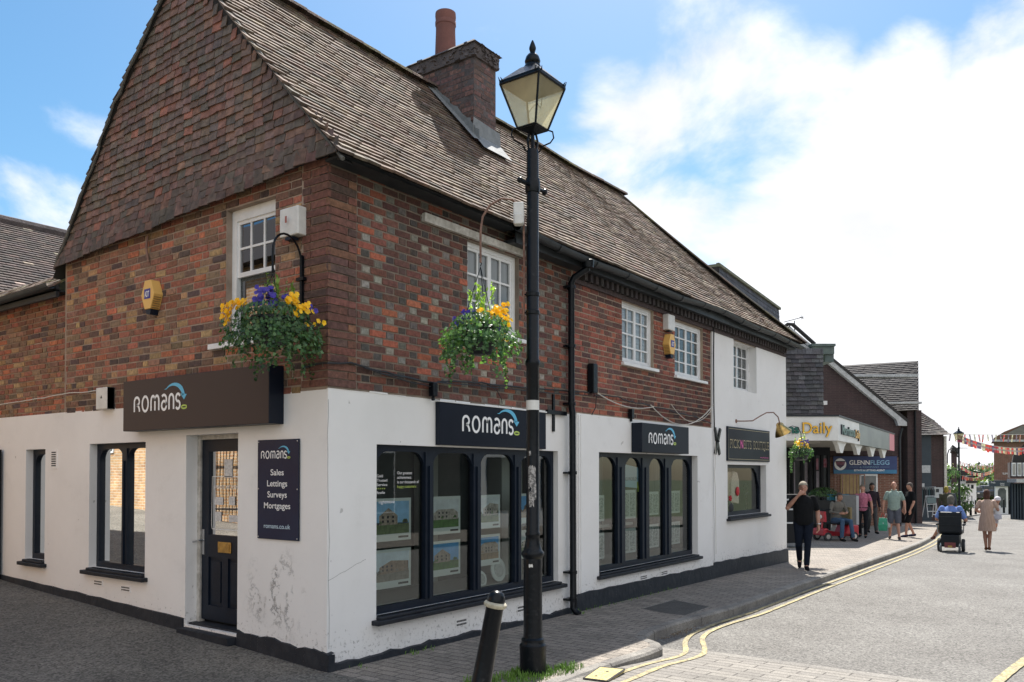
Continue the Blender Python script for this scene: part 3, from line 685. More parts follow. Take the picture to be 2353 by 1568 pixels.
for i in range(n):
    ya, yb = pts[i][1], pts[i + 1][1]; ta = random.uniform(.10, .16) * (1.2 - i / n); tb = random.uniform(.08, .15) * (1.2 - (i + 1) / n)
    b.add([(3.62, ya, zr(ya) + .03), (3.62, yb, zr(yb) + .03), (3.735, yb, zr(yb) + .05), (3.735, ya, zr(ya) + .05), (3.728, yb, zr(yb) + .05 + tb), (3.728, ya, zr(ya) + .05 + ta)], [(0, 1, 2, 3), (3, 2, 4, 5)])
b.add([(3.70, 1.14, zr(1.14) + .03), (4.34, 1.14, zr(1.14) + .03), (4.34, 1.345, zr(1.35) + .04), (3.70, 1.345, zr(1.35) + .04), (4.31, 1.34, zr(1.35) + .22), (3.72, 1.34, zr(1.35) + .26)], [(0, 1, 2, 3), (3, 2, 4, 5)])
b.build('flashing', MATS['lead'], CH, recalc=False)

# ------------------------------------------------------------------ windows
def shop_window(T, h, muls, recess=.07, sillout=.09, room=True, arch=.16, mb=.06):
    """dark framed shop window with round-shouldered lights"""
    u0, u1, z0, z1 = h; o = -recess; b = MB(T)
    b.box((u0, o - .06, z1 - .06), (u1, o, z1)); b.box((u0, o - .06, z0), (u1, o, z0 + .07))
    b.box((u0, o - .06, z0 + .07), (u0 + mb, o, z1 - .06)); b.box((u1 - mb, o - .06, z0 + .07), (u1, o, z1 - .06))
    for a, c in muls: b.box((a, o - .065, z0 + .07), (c, o + .012, z1 - .06)); b.box((a + (c - a) * .38, o + .012, z0 + .07), (a + (c - a) * .62, o + .03, z1 - .2))
    lights = []; e = [u0 + mb] + [v for m_ in muls for v in m_] + [u1 - mb]
    for i in range(0, len(e), 2):
        a, c = e[i], e[i + 1]; lights.append((a, c)); rr = min(arch, (c - a) * .42)
        for sgn, uu in ((1, a), (-1, c)):     # shoulder fillets
            pts = [(uu, z1 - .058)] + [(uu + sgn * (rr - rr * math.sin(R(t))), z1 - .06 - (rr * 1.15 - rr * 1.15 * math.cos(R(t)))) for t in range(0, 91, 15)]
            b.prism([(p[0], p[1]) for p in pts], o - .055, o - .004, 1)
    f = b.build('window', MATS['navy'], BLD)
    b = MB(T); b.box((u0 - .06, -.05, z0 - .075), (u1 + .08, sillout, z0 - .03)); b.box((u0 - .0, -.06, z0 - .03), (u1, sillout - .03, z0 + .0)); b.build('sill', MATS['navy_dull'], f, bevel=.008)
    b = MB(T)
    for a, c in lights: b.add([(a, o - .035, z0 + .05), (c, o - .035, z0 + .05), (c, o - .035, z1 - .05), (a, o - .035, z1 - .05)], [(0, 1, 2, 3)])
    b.build('pane', MATS['glass'], f, recalc=False)
    return f, lights
m1 = [(1.35, 1.47), (2.13, 2.26), (2.90, 3.03)]; m2 = [(5.38, 5.60), (6.14, 6.36), (6.91, 7.13)]
f1, l1 = shop_window(FR, W1, m1); f2, l2 = shop_window(FR, W2, m2, arch=.22); f3, l3 = shop_window(FR, W3, [], recess=.10, arch=.0001, mb=.08)
b = MB(FR); b.prism([(11.26, 1.84), (11.26, 1.45), (11.12, 1.74), (10.95, 1.84)], -.15, -.105, 1); b.build('corner_fillet', MATS['navy'], f3)
for ch in f3.children:
    if ch.name.startswith('pane'): ch.data.materials[0] = MATS['glass_clear']
fA, lA = shop_window(FL, WA, [], recess=.09, sillout=.07, mb=.06, arch=.13); fB, lB = shop_window(FL, WB, [(3.47, 3.57)], recess=.09, sillout=.07, mb=.06, arch=.13)
for f, T, h in ((f1, FR, W1), (f2, FR, W2)):
    b = MB(T); b.box((h[0], -.85, h[2] - .02), (h[1], -.17, h[2] + .07)); b.build('display_shelf', MATS['shelf'], f)
b = MB(FR); b.box((3.3, -1.0, .4), (3.74, -.55, 2.2)); b.box((2.3, -1.1, .4), (2.5, -.9, 2.2)); b.build('inner_pillar', mat('inner_pillar', (.40, .43, .40), .8), f1)
b = MB(FR); b.box((4.72, -.32, .5), (5.36, -.30, 2.0)); b.box((7.15, -.5, .5), (7.9, -.48, 2.0)); b.build('curtain', MATS['curtain'], f2)
b = MB(FR); b.box((4.7, -.26, .98), (6.1, -.20, 1.02)); b.build('display_rail', MATS['shelf'], f2)
b = MB(FR); b.box((5.7, -.9, .4), (6.1, -.7, 2.2)); b.box((6.42, -.9, .4), (6.62, -.7, 2.2)); b.build('inner_pillar', MATS['inner_pillar'], f2)
for f, T, h in ((fA, FL, WA), (fB, FL, WB)):
    b = MB(T); b.box((h[0], -.42, h[2]), (h[1], -.40, h[3])); b.build('blind', mat('dim_blind', (.10, .11, .10), .9), f)

def bar_window(T, h, leaves, cols, rows, recess, blindm, frame=.055, bar=.022, sill=True, split=None, head=.05, blind_d=.05, glass='glass_clear', sill_out=.05, sl=.08):
    u0, u1, z0, z1 = h; o = -recess; b = MB(T)
    b.box((u0, o - .06, z1 - head), (u1, o, z1)); b.box((u0, o - .06, z0), (u1, o, z0 + .05)); b.box((u0, o - .06, z0 + .05), (u0 + frame, o, z1 - head)); b.box((u1 - frame, o - .06, z0 + .05), (u1, o, z1 - head))
    zi0, zi1 = z0 + .05, z1 - head; ui0, ui1 = u0 + frame, u1 - frame; lw = (ui1 - ui0) / leaves
    for l in range(leaves):
        a, c = ui0 + l * lw, ui0 + (l + 1) * lw; s = .032
        b.box((a, o - .045, zi0), (a + s, o - .012, zi1)); b.box((c - s, o - .045, zi0), (c, o - .012, zi1)); b.box((a + s, o - .045, zi0), (c - s, o - .012, zi0 + s)); b.box((a + s, o - .045, zi1 - s), (c - s, o - .012, zi1))
        for k in range(1, cols): um = a + s + (c - a - 2 * s) * k / cols; b.box((um - bar / 2, o - .04, zi0 + s), (um + bar / 2, o - .016, zi1 - s))
        for k in range(1, rows): zm = zi0 + (zi1 - zi0) * k / rows; b.box((a + s, o - .041, zm - bar / 2), (c - s, o - .017, zm + bar / 2))
    f = b.build('window', MATS['white_paint'], BLD)
    b = MB(T); b.add([(ui0, o - .03, zi0), (ui1, o - .03, zi0), (ui1, o - .03, zi1), (ui0, o - .03, zi1)], [(0, 1, 2, 3)]); b.build('pane', MATS[glass], f, recalc=False)
    if sill: b = MB(T); b.box((u0 - .03, -.06, z0 - .045), (u1 + sl, sill_out, z0)); b.build('sill', MATS['white_paint'], f, bevel=.006)
    if blindm: b = MB(T); b.box((u0, o - blind_d - .01, z0), (u1, o - blind_d, z1)); b.build('blind', MATS[blindm], f)
    return f
mat('slat_blind', (.74, .75, .76), .7, c2=(.52, .53, .55), scale=2.5, stretch=(.3, .3, 26)); mat('dark_blind', (.30, .31, .32), .7, c2=(.08, .085, .09), scale=3, stretch=(.3, .3, 30))
fu1 = bar_window(FR, U1, 2, 2, 3, .06, 'net', sl=.1)
fu2 = bar_window(FR, U2, 2, 2, 4, .05, 'slat_blind', sl=.10); fu3 = bar_window(FR, U3, 2, 2, 4, .05, 'dark_blind', sl=.10); fu4 = bar_window(FR, U4, 2, 2, 4, .14, 'dark_blind', frame=.06, sill_out=-.005, sl=0)
b = MB(FR); b.box((1.22, -.02, 4.285), (2.97, .045, 4.36), jit=.006); b.build('lintel_board', MATS['old_white'], fu1)
# sash window of the alley front
u0, u1, z0, z1 = UL; o = -.07; b = MB(FL); b.box((u0, o - .06, z1 - .11), (u1, o, z1)); b.box((u0, o - .06, z0), (u1, o, z0 + .05)); b.box((u1 - .07, o - .06, z0 + .05), (u1, o, z1 - .11)); b.box((u0, o - .06, z0 + .05), (u0 + .07, o, z1 - .11))
zm = 3.69; ui0, ui1 = u0 + .07, u1 - .07; s = .035
for za, zb, oo in ((zm, z1 - .11, o - .015), (z0 + .05, zm - .0, o - .05)):
    b.box((ui0, oo - .03, za), (ui0 + s, oo, zb)); b.box((ui1 - s, oo - .03, za), (ui1, oo, zb)); b.box((ui0 + s, oo - .03, za), (ui1 - s, oo, za + .045)); b.box((ui0 + s, oo - .03, zb - s), (ui1 - s, oo, zb))
    for k in (1, 2): um = ui0 + (ui1 - ui0) * k / 3; b.box((um - .012, oo - .027, za + .045), (um + .012, oo - .003, zb - s))
    zz_ = (za + zb) / 2 + .005; b.box((ui0 + s, oo - .028, zz_ - .011), (ui1 - s, oo - .004, zz_ + .011))
ful = b.build('window', MATS['white_paint'], BLD)
b = MB(FL); b.add([(ui0, o - .05, z0 + .05), (ui1, o - .05, z0 + .05), (ui1, o - .05, zm), (ui0, o - .05, zm)], [(0, 1, 2, 3)]); b.add([(ui0, o - .03, zm), (ui1, o - .03, zm), (ui1, o - .03, z1 - .11), (ui0, o - .03, z1 - .11)], [(0, 1, 2, 3)]); b.build('pane', MATS['glass_mid'], ful, recalc=False)
b = MB(FL); b.box((u0 - .03, -.08, z0 - .05), (u1 + .22, .06, z0 + .005)); b.build('sill', MATS['white_paint'], ful, bevel=.006)
b = MB(FL); b.box((u0, -.5, z0), (u1, -.48, z1)); b.build('blind', MATS['dark_inside'], ful)
# door
u0, u1, z0, z1 = DR; o = -.14; b = MB(FL); b.box((u1 - .055, o - .05, z0), (u1, o + .01, z1)); b.box((u0, o - .05, z1 - .045), (u1 - .055, o + .01, z1)); b.box((u0, o - .05, z0), (u0 + .02, o + .01, z1 - .045)); dfr = plain('door_frame', b, 'old_white')
du0, du1 = u0 + .025, u1 - .058; b = MB(FL)
pz0, pz1 = z0 + .93, z1 - .17; pa, pc = du0 + .11, du1 - .12
b.box((du0, o - .05, z0 + .05), (pa, o - .01, z1 - .05)); b.box((pc, o - .05, z0 + .05), (du1, o - .01, z1 - .05)); b.box((pa, o - .05, pz1), (pc, o - .01, z1 - .05)); b.box((pa, o - .05, z0 + .70), (pc, o - .01, pz0)); b.box((pa, o - .05, z0 + .05), (pc, o - .01, z0 + .20)); um = (pa + pc) / 2; b.box((um - .05, o - .05, z0 + .20), (um + .05, o - .01, z0 + .70))
for a, c in ((pa, um - .05), (um + .05, pc)): b.box((a + .0, o - .05, z0 + .2), (c, o - .03, z0 + .7)); b.box((a + .035, o - .03, z0 + .24), (c - .035, o - .018, z0 + .66))
door = b.build('door', MATS['navy'], BLD)
b = MB(FL); b.add([(pa, o - .035, pz0), (pc, o - .035, pz0), (pc, o - .035, pz1), (pa, o - .035, pz1)], [(0, 1, 2, 3)]); b.build('pane', MATS['glass_dark'], door, recalc=False)
b = MB(FL); b.box((du0, -.9, z0), (du1, -.88, z1)); b.build('inside_screen', MATS['dark_inside'], door)
b = MB(FL); b.box((um - .11, o - .01, z0 + .755), (um + .11, o, z0 + .865)); b.box((um - .085, o, z0 + .775), (um + .085, o + .006, z0 + .845)); b.build('letterbox', MATS['brass'], door, bevel=.003)
b = MB(FL); b.box((du1 - .055, o - .01, z0 + .72), (du1 - .02, o - .002, z0 + .98)); b.tube([(du1 - .037, o - .002, z0 + .87), (du1 - .037, o + .045, z0 + .87), (du1 + .06, o + .055, z0 + .85)], .009, 8); b.lathe([(.012, 0), (.012, .004)], (0, 0, 0), 8); b.build('handle', MATS['steel'], door)
b = MB(FL); b.box((u0 + .01, -.25, g(0, 1.7) + .0), (u1 - .01, .10, g(0, 1.7) + .075), jit=.006); b.box((u0, -.2, .16), (u1, -.04, .20)); plain('doorstep', b, 'plinth')
b = MB(FL)
FLr = lambda p: (-p[1], -p[0], p[2])       # alley front, read from outside: u = -Y
sq = MB(); oo = o - .03
ribbon(sq, [(-pc + .03, pz0 + .06), (-pa - .06, pz0 + .06), (-pa - .03, pz0 + .1), (-pa - .03, pz0 + .55), (-pa - .06, pz0 + .6), (-pc + .03, pz0 + .6), (-pc + .02, pz0 + .1), (-pc + .03, pz0 + .06)], .008, FLr, oo)
sq.build('window_sticker', MATS['letter_white'], door, recalc=False)
lettering('peace of mind', 'lettering', MATS['letter_white'], door, FLr, -pc + .06, -pa - .06, pz0 + .50, .035, oo, .002)
b = MB(FLr); b.add([(-um - .05, oo, pz1 - .27), (-um + .09, oo, pz1 - .27), (-um + .09, oo, pz1 - .08), (-um - .05, oo, pz1 - .08)], [(0, 1, 2, 3)]); ntm = mat('notice', (.5, .5, .5), .7, c2=(.75, .75, .75), scale=40); b.build('notice', ntm, door, recalc=False)
for x_, y_, ww, hh in ((-pc + .07, .31, .15, .08), (-pa - .25, .31, .10, .09), (-pc + .08, .14, .11, .1), (-pa - .25, .14, .16, .07)): b = MB(FLr); b.add([(x_, oo, pz0 + y_), (x_ + ww, oo, pz0 + y_), (x_ + ww, oo, pz0 + y_ + hh), (x_, oo, pz0 + y_ + hh)], [(0, 1, 2, 3)]); b.build('notice', ntm, door, recalc=False)

# airbricks and louvre vents
def airbrick(T, u, z, w_, h_, n, m=1, fr='render_white'):
    b = MB(T); b.box((u, -.02, z), (u + w_, .008, z + h_)); v = plain('air_vent', b, fr)
    b = MB(T)
    for r_ in range(n):
        for c in range(m):
            ww = w_ * .86 / m; a = u + w_ * .07 + c * ww; zz_ = z + h_ * .1 + r_ * h_ * .8 / n; b.box((a + ww * .12, .0, zz_ + h_ * .8 / n * .25), (a + ww * .88, .0095, zz_ + h_ * .8 / n * .8))
    b.build('slots', MATS['dark_inside'], v)
airbrick(FR, 4.36, 1.73, .22, .25, 9, 2); airbrick(FR, 1.75, .12, .19, .09, 2, 7); airbrick(FR, 2.85, .12, .19, .09, 2, 7)
b0 = airbrick(lambda p: (p[0], -p[1] - .03, p[2]), 5.86, .185, .24, .07, 2, 8); airbrick(lambda p: (p[0], -p[1] - .03, p[2]), 6.55, .185, .24, .07, 2, 8)
airbrick(FL, 4.93, 1.80, .17, .24, 7, 1, 'render_left'); airbrick(FL, 3.82, .44, .2, .07, 2, 6, 'render_left'); airbrick(FL, 3.22, .42, .2, .07, 2, 6, 'render_left')
# crack lines
b = MB(FR)
def crack(p, q, w_=.003, o_=.004):
    n_ = 14; pts = [(p[0] + (q[0] - p[0]) * i / n_ + random.uniform(-.012, .012), p[1] + (q[1] - p[1]) * i / n_) for i in range(n_ + 1)]; t = b.T; b.T = None; ribbon(b, pts, w_, FR, o_); b.T = t
crack((8.58, 2.5), (8.62, .2), .010, .045); b.build('seam_crack', MATS['mortar_grey'], BLD, recalc=False)
b = MB(FR); crack((.45, .95), (.02, .80), .0025); b.build('wall_crack', MATS['mortar_grey'], BLD, recalc=False)
b = MB(FR); crack((.0, 2.4), (.02, .2), .003); b.build('wall_crack', MATS['mortar_grey'], BLD, recalc=False)
# rear wing over the alley wall
mat('wing_roof', (.13, .11, .095), .9, c2=(.36, .32, .22), scale=6, bump=.6, bscale=30, stops=(.5, .75))
b = MB(); rr = 0
for k in range(8):
    x0_ = -.12 + k * .085; z0_ = 4.03 + k * .085 * .62; y = 4.80
    while y < 9.6:
        y1 = y + .165; jt = random.uniform(-.012, .012)
        b.add([(x0_ + jt, y, z0_ + .022 + random.uniform(0, .01)), (x0_ + jt, y1 - .005, z0_ + .022), (x0_ + .15, y1 - .005, z0_ + .115), (x0_ + .15, y, z0_ + .115), (x0_ + jt, y, z0_), (x0_ + jt, y1 - .005, z0_)], [(0, 1, 2, 3), (0, 4, 5, 1), (0, 3, 4)], jc(random.choice(ROOFC + [(.33, .30, .17), (.42, .38, .28)]), .25) if k < 9 else jc(random.choice(ROOFC), .2)); y += .165
b.build('wing_roof', MATS['roof_tint'], BLD)
b = MB(); b.add([(.50, 4.8, 4.38), (.50, 9.6, 4.38), (5, 9.6, 4.2), (5, 4.8, 4.2)], [(0, 1, 2, 3)]); b.build('wing_flat_roof', MATS['lead'], BLD, recalc=False)
RH = thing('rear_house', (4, 11.5, 0), 'house behind the alley wall, seen only as a long tiled roof slope at the left', 'building')
b = MB(lambda p: (p[0] - 4, p[1] - 11.5, p[2])); b.box((.3, 9.3, 0), (9, 14, 4.4)); b.build('wall', MATS['mortar_c'], RH)
b = MB(lambda p: (p[0] - 4, p[1] - 11.5, p[2])); r_ = 0
while r_ < 36:
    t0 = r_ / 36; y0_, z0_ = 7.9 + 2.7 * t0, 4.25 + 2.05 * t0; x = -1.2 + (.08 if r_ % 2 else 0)
    while x < 6.5:
        d_ = random.uniform(-.006, .006); b.add([(x, y0_ + d_, z0_ + .03), (x + .16, y0_ + d_, z0_ + .03), (x + .16, y0_ + .12, z0_ + .085), (x, y0_ + .12, z0_ + .085), (x, y0_ + d_, z0_ + .005), (x + .16, y0_ + d_, z0_ + .005)], [(0, 1, 2, 3), (0, 4, 5, 1)], jc(random.choice([(.085, .062, .058), (.07, .055, .052), (.105, .075, .066), (.06, .05, .048)]) if random.random() > .035 else (.36, .30, .24), .2)); x += .165
    r_ += 1
b.build('roof', MATS['roof_tint'], RH, recalc=False)
b = MB(lambda p: (p[0] - 4, p[1] - 11.5, p[2])); b.prism([(7.9, 4.22), (10.6, 6.27), (13.3, 4.22)], -1.2, 6.5, 0); b.build('roof_backing', MATS['under_tile'], RH)
b = MB(lambda p: (p[0] - 4, p[1] - 11.5, p[2])); b.tube([(-1.2, 10.6, 6.33), (6.5, 10.6, 6.33)], .09, 8); b.build('ridge_tiles', MATS['stack_mortar'], RH)
b = MB(); halfpipe(b, (-.16, 4.80, 4.05), (-.16, 9.5, 3.98), .065); b.box((-.1, 4.8, 3.9), (-.06, 9.5, 4.05)); b.box((-.1, 4.8, 3.97), (.1, 9.5, 3.99)); plain('gutter', b, 'gutter', smooth=False)
b = MB(); b.box((-.13, 6.42, .2), (-.03, 6.56, 2.06)); plain('square_downpipe', b, 'black_metal')
b = MB(); b.tube([(-.02, 2.90, 4.34), (-.035, 2.9, 4.2), (-.02, 2.88, 4.05)], .012, 6); plain('wall_tie', b, 'rust')
# ------------------------------------------------------------------ ground, road, pavement

def grainy(name, base, base2, sc=180, lo=.45, hi=1.5, big=.35, rough=.9, bump=.5):
    m = bpy.data.materials.new(name); m.use_nodes = True; t = m.node_tree; L = t.links; b = t.nodes['Principled BSDF']; b.inputs['Roughness'].default_value = rough
    tc = N(t, 'ShaderNodeTexCoord'); v = N(t, 'ShaderNodeTexVoronoi'); v.inputs['Scale'].default_value = sc; L.new(tc.outputs['Object'], v.inputs['Vector'])
    n = N(t, 'ShaderNodeTexNoise'); n.inputs['Scale'].default_value = big; n.inputs['Detail'].default_value = 9; n.inputs['Roughness'].default_value = .65; L.new(tc.outputs['Object'], n.inputs['Vector'])
    n2 = N(t, 'ShaderNodeTexNoise'); n2.inputs['Scale'].default_value = sc * .25; n2.inputs['Detail'].default_value = 5; n2.inputs['Roughness'].default_value = .75; L.new(tc.outputs['Object'], n2.inputs['Vector'])
    m0 = N(t, 'ShaderNodeMapRange'); L.new(n.outputs['Fac'], m0.inputs[0]); m0.inputs[1].default_value = .35; m0.inputs[2].default_value = .65
    mx = N(t, 'ShaderNodeMix', data_type='RGBA'); L.new(m0.outputs[0], mx.inputs[0]); mx.inputs[6].default_value = (*base, 1); mx.inputs[7].default_value = (*base2, 1)
    sp = N(t, 'ShaderNodeSeparateColor'); L.new(v.outputs['Color'], sp.inputs[0])
    a = N(t, 'ShaderNodeMath', operation='ADD'); L.new(sp.outputs[0], a.inputs[0]); L.new(n2.outputs['Fac'], a.inputs[1])
    mr = N(t, 'ShaderNodeMapRange'); L.new(a.outputs[0], mr.inputs[0]); mr.inputs[1].default_value = .4; mr.inputs[2].default_value = 1.5; mr.inputs[3].default_value = lo; mr.inputs[4].default_value = hi
    sc_ = N(t, 'ShaderNodeVectorMath', operation='SCALE'); L.new(mx.outputs[2], sc_.inputs[0]); L.new(mr.outputs[0], sc_.inputs['Scale']); L.new(sc_.outputs[0], b.inputs['Base Color'])
    bp = N(t, 'ShaderNodeBump'); bp.inputs['Strength'].default_value = bump; bp.inputs['Distance'].default_value = .006; L.new(a.outputs[0], bp.inputs['Height']); L.new(bp.outputs[0], b.inputs['Normal'])
    MATS[name] = m; return m
grainy('asphalt', (.160, .154, .144), (.118, .112, .104), 58, .45, 1.6, .7, bump=.8)
grainy('tarmac', (.165, .152, .132), (.105, .098, .085), 60, .35, 1.7, .8, bump=.8)
grainy('kerbstone', (.28, .265, .24), (.16, .15, .14), 90, .7, 1.25, 2)
grainy('yellow_line', (.46, .39, .20), (.27, .24, .17), 45, .5, 1.25, 6)
brickmat('pavers', (.27, .238, .205), (.20, .178, .155), (.085, .075, .065), .23, .118, .007, 'z', swap=True, noise_amt=.22, bump=.7, grain=.35)
brickmat('table_pavers', (.245, .228, .205), (.195, .182, .166), (.07, .064, .058), .40, .135, .007, 'z', swap=True, noise_amt=.2, bump=.8, grain=.3)
KERB = [(-.05, -1.85), (.8, -1.85), (1.4, -1.85), (1.9, -1.86), (2.3, -1.90), (2.6, -1.91), (2.8, -1.88), (2.94, -1.79), (3.02, -1.68), (3.08, -1.57), (3.2, -1.49), (3.5, -1.42), (4.2, -1.40), (5.0, -1.46), (5.7, -1.50), (7.6, -1.47), (9.6, -1.43), (13, -1.35), (18, -1.25), (21, -1.12), (25, -.80), (30, -.25), (38, .7), (50, 1.9), (61, 3.0), (70, 3.3), (84, 3.3), (120, 3)]
def kerby(x):
    for (x0, y0), (x1, y1) in zip(KERB[:-1], KERB[1:]):
        if x <= x1: return y0 + (y1 - y0) * max(0, (x - x0)) / (x1 - x0)
    return KERB[-1][1]
def roadz(x, y=0): 
    f = min(1, max(0, (3.2 - x) / 2.0)) if y < -1 else 0
    return g(x, 0) - .11 + .095 * f
def sheet(name, xs, ys, zf, m, lo=None, hi=None, kind='structure'):
    b = MB(); n = len(ys)
    vs = [(x, (y if not lo else lo(x) + (hi(x) - lo(x)) * y), 0) for x in xs for y in ys]; vs = [(x, y, zf(x, y)) for x, y, _ in vs]
    b.add(vs, [(i * n + j, (i + 1) * n + j, (i + 1) * n + j + 1, i * n + j + 1) for i in range(len(xs) - 1) for j in range(n - 1)])
    o = b.build(name, MATS[m], recalc=False, smooth=True); return tag(o, kind=kind)
fr = lambda a, b_, n: [a + (b_ - a) * i / n for i in range(n + 1)]
mat('far_ground', (.07, .09, .04), .95, c2=(.10, .12, .06), scale=.05)
sheet('ground', [-600, -200, -60, -30, -15] + fr(-8, 30, 76) + fr(32, 100, 30) + [120, 160, 250, 400, 700], [-600, -200, -80, -40, -25, -18] + fr(-14, 14, 28) + [20, 40, 100, 300, 700], lambda x, y: roadz(x, 0) - .05, 'far_ground')
sheet('road', [-60, -20, -12, -8] + fr(-6, 30, 144) + fr(31, 120, 60), fr(0, 1, 20), lambda x, y: roadz(x, 0), 'asphalt', lo=lambda x: -9.0 if x < 30 else -9.0 + (x - 30) * .19, hi=lambda x: kerby(max(-.05, x)) + .1 if x > -.05 else 30)
# paved table of the junction, flush with the tarmac at its edge
sheet('junction_paving', fr(-.6, 3.22, 30), fr(0, 1, 30), lambda x, y: roadz(x, -2) + .006, 'table_pavers', lo=lambda x: -7.4, hi=lambda x: kerby(max(x, 0)) + .08)
sheet('edging_strip', fr(3.22, 3.36, 1), fr(-7.4, -1.9, 20), lambda x, y: g(x, 0) - .11 + .008, 'kerbstone')
sheet('alley', [-30, -14, -9] + fr(-7, -.02, 20), fr(-7.4, 30, 60), lambda x, y: g(x, y) + .004 + .01 * math.sin(x * 2 + y) * math.sin(y * 1.3), 'tarmac')
# pavement top and its kerb
pxs = sorted(set([k[0] for k in KERB] + fr(0, 30, 120)))
def inner(x): return .3 if x < 12.4 else min(9, .3 + (x - 12.4) * 6) if x < 40 else kerby(x) + 12
sheet('pavement', [x for x in pxs if x >= -.05], fr(0, 1, 12), lambda x, y: g(x, 0 if x < 8 else y) + .003, 'pavers', lo=lambda x: kerby(x) + .115, hi=inner)
sheet('far_pavement', fr(-8, 40, 24), fr(-14, -8.6, 4), lambda x, y: g(x, 0), 'pavers')
b = MB(); dist = 0
def kpt(s):      # walk along the kerb polyline
    acc = 0
    for (x0, y0), (x1, y1) in zip(KERB[:-1], KERB[1:]):
        l = math.hypot(x1 - x0, y1 - y0)
        if s <= acc + l: t = (s - acc) / l; return Vector((x0 + (x1 - x0) * t, y0 + (y1 - y0) * t, 0)), Vector((x1 - x0, y1 - y0, 0)).normalized()
        acc += l
    return Vector((*KERB[-1], 0)), Vector((1, 0, 0))
s = 0
while s < 118:
    L_ = .915 if not 2.2 < s < 3.9 else .34
    k = 4 if s < 12 else 1
    for i in range(k):
        a0 = s + L_ * i / k + (.006 if i == 0 else 0); a1 = s + L_ * (i + 1) / k - (.006 if i == k - 1 else 0)
        P = []
        for a in (a0, a1):
            p, d = kpt(a); nrm_ = Vector((-d.y, d.x, 0)); z = g(p.x, 0); q = p + nrm_ * .125
            zb = roadz(p.x, 0) - .05
            P += [(p.x, p.y, zb), (p.x, p.y, z - .018), (p.x + nrm_.x * .02, p.y + nrm_.y * .02, z + .006), (q.x, q.y, z + .006), (q.x, q.y, z - .1)]
        b.add(P, [(0, 1, 6, 5), (1, 2, 7, 6), (2, 3, 8, 7), (3, 4, 9, 8)] + ([(0, 4, 3, 2, 1)] if i == 0 else []) + ([(5, 6, 7, 8, 9)] if i == k - 1 else []), None)
    s += L_
tag(b.build('kerb', MATS['kerbstone'], recalc=True), kind='structure')
# double yellow lines
def line_strip(name, pts, w_, m, dz=.012, zf=None):
    b = MB(); pts = [Vector(p) for p in pts]; fine = []
    for p, q in zip(pts[:-1], pts[1:]):
        k = max(1, int((q - p).length / .12)); fine += [p.lerp(q, i / k) for i in range(k)]
    fine.append(pts[-1]); 
    for _ in range(3): fine = [fine[0]] + [(fine[i - 1] + fine[i] * 2 + fine[i + 1]) / 4 for i in range(1, len(fine) - 1)] + [fine[-1]]
    k = len(fine); vs = []
    for i, p in enumerate(fine):
        d = (fine[min(i + 1, k - 1)] - fine[max(i - 1, 0)]).normalized(); nn = Vector((-d.y, d.x)) * (w_ / 2 + random.uniform(-.003, .003))
        for q in (p + nn, p - nn): vs.append((q.x, q.y, (zf or (lambda x, y: roadz(x, y if x < 3.22 else 0)))(q.x, q.y) + dz))
    b.add(vs, [(2 * i, 2 * i + 1, 2 * i + 3, 2 * i + 2) for i in range(k - 1)]); return tag(b.build(name, MATS[m], recalc=False), kind='structure')
far = [(x, kerby(x)) for x in (5.0, 6, 8, 10, 13, 16, 18, 20, 22, 25, 28, 32, 38, 45, 52, 58)]
line_strip('yellow_line', [(1.2, -2.06), (1.91, -2.0), (2.35, -1.99), (2.8, -2.06), (3.14, -2.0), (3.55, -1.76), (4.09, -1.60)] + [(x, y - .11 if x > 5 else -1.56) for x, y in far], .056, 'yellow_line')
line_strip('yellow_line', [(1.1, -2.26), (1.72, -2.2), (2.29, -2.14), (2.8, -2.2), (3.2, -2.17), (3.6, -1.98), (3.95, -1.79), (4.4, -1.70)] + [(x, y - .27 if x > 5 else -1.69) for x, y in far], .056, 'yellow_line')
line_strip('yellow_line', [(5.6, -4.95), (4.9, -4.86), (3.8, -4.75), (3.0, -4.7)], .09, 'yellow_line')
# old repairs, cracks and stains in the road surface
grainy('tar_patch', (.115, .112, .108), (.09, .088, .085), 70, .5, 1.5, 2); grainy('oil_stain', (.13, .125, .115), (.155, .145, .13), 50, .35, 1.6, 3)
for pts in ([(8.6, -5.9), (11, -5.1), (15, -5.3), (19, -4.6)], [(12.5, -2.1), (12.9, -3.2), (12.6, -4.9)]): 
    b = MB(); fine = []
    for p, q in zip(pts[:-1], pts[1:]): fine += [(p[0] + (q[0] - p[0]) * i / 14 + random.uniform(-.03, .03), p[1] + (q[1] - p[1]) * i / 14 + random.uniform(-.03, .03)) for i in range(14)]
    k = len(fine); b.add([(x, y + sg * random.uniform(.001, .005), roadz(x, 0) + .007) for x, y in fine for sg in (-1, 1)], [(2 * i, 2 * i + 1, 2 * i + 3, 2 * i + 2) for i in range(k - 1)]); tag(b.build('road_crack', MATS['tar_patch'], recalc=False), kind='structure')
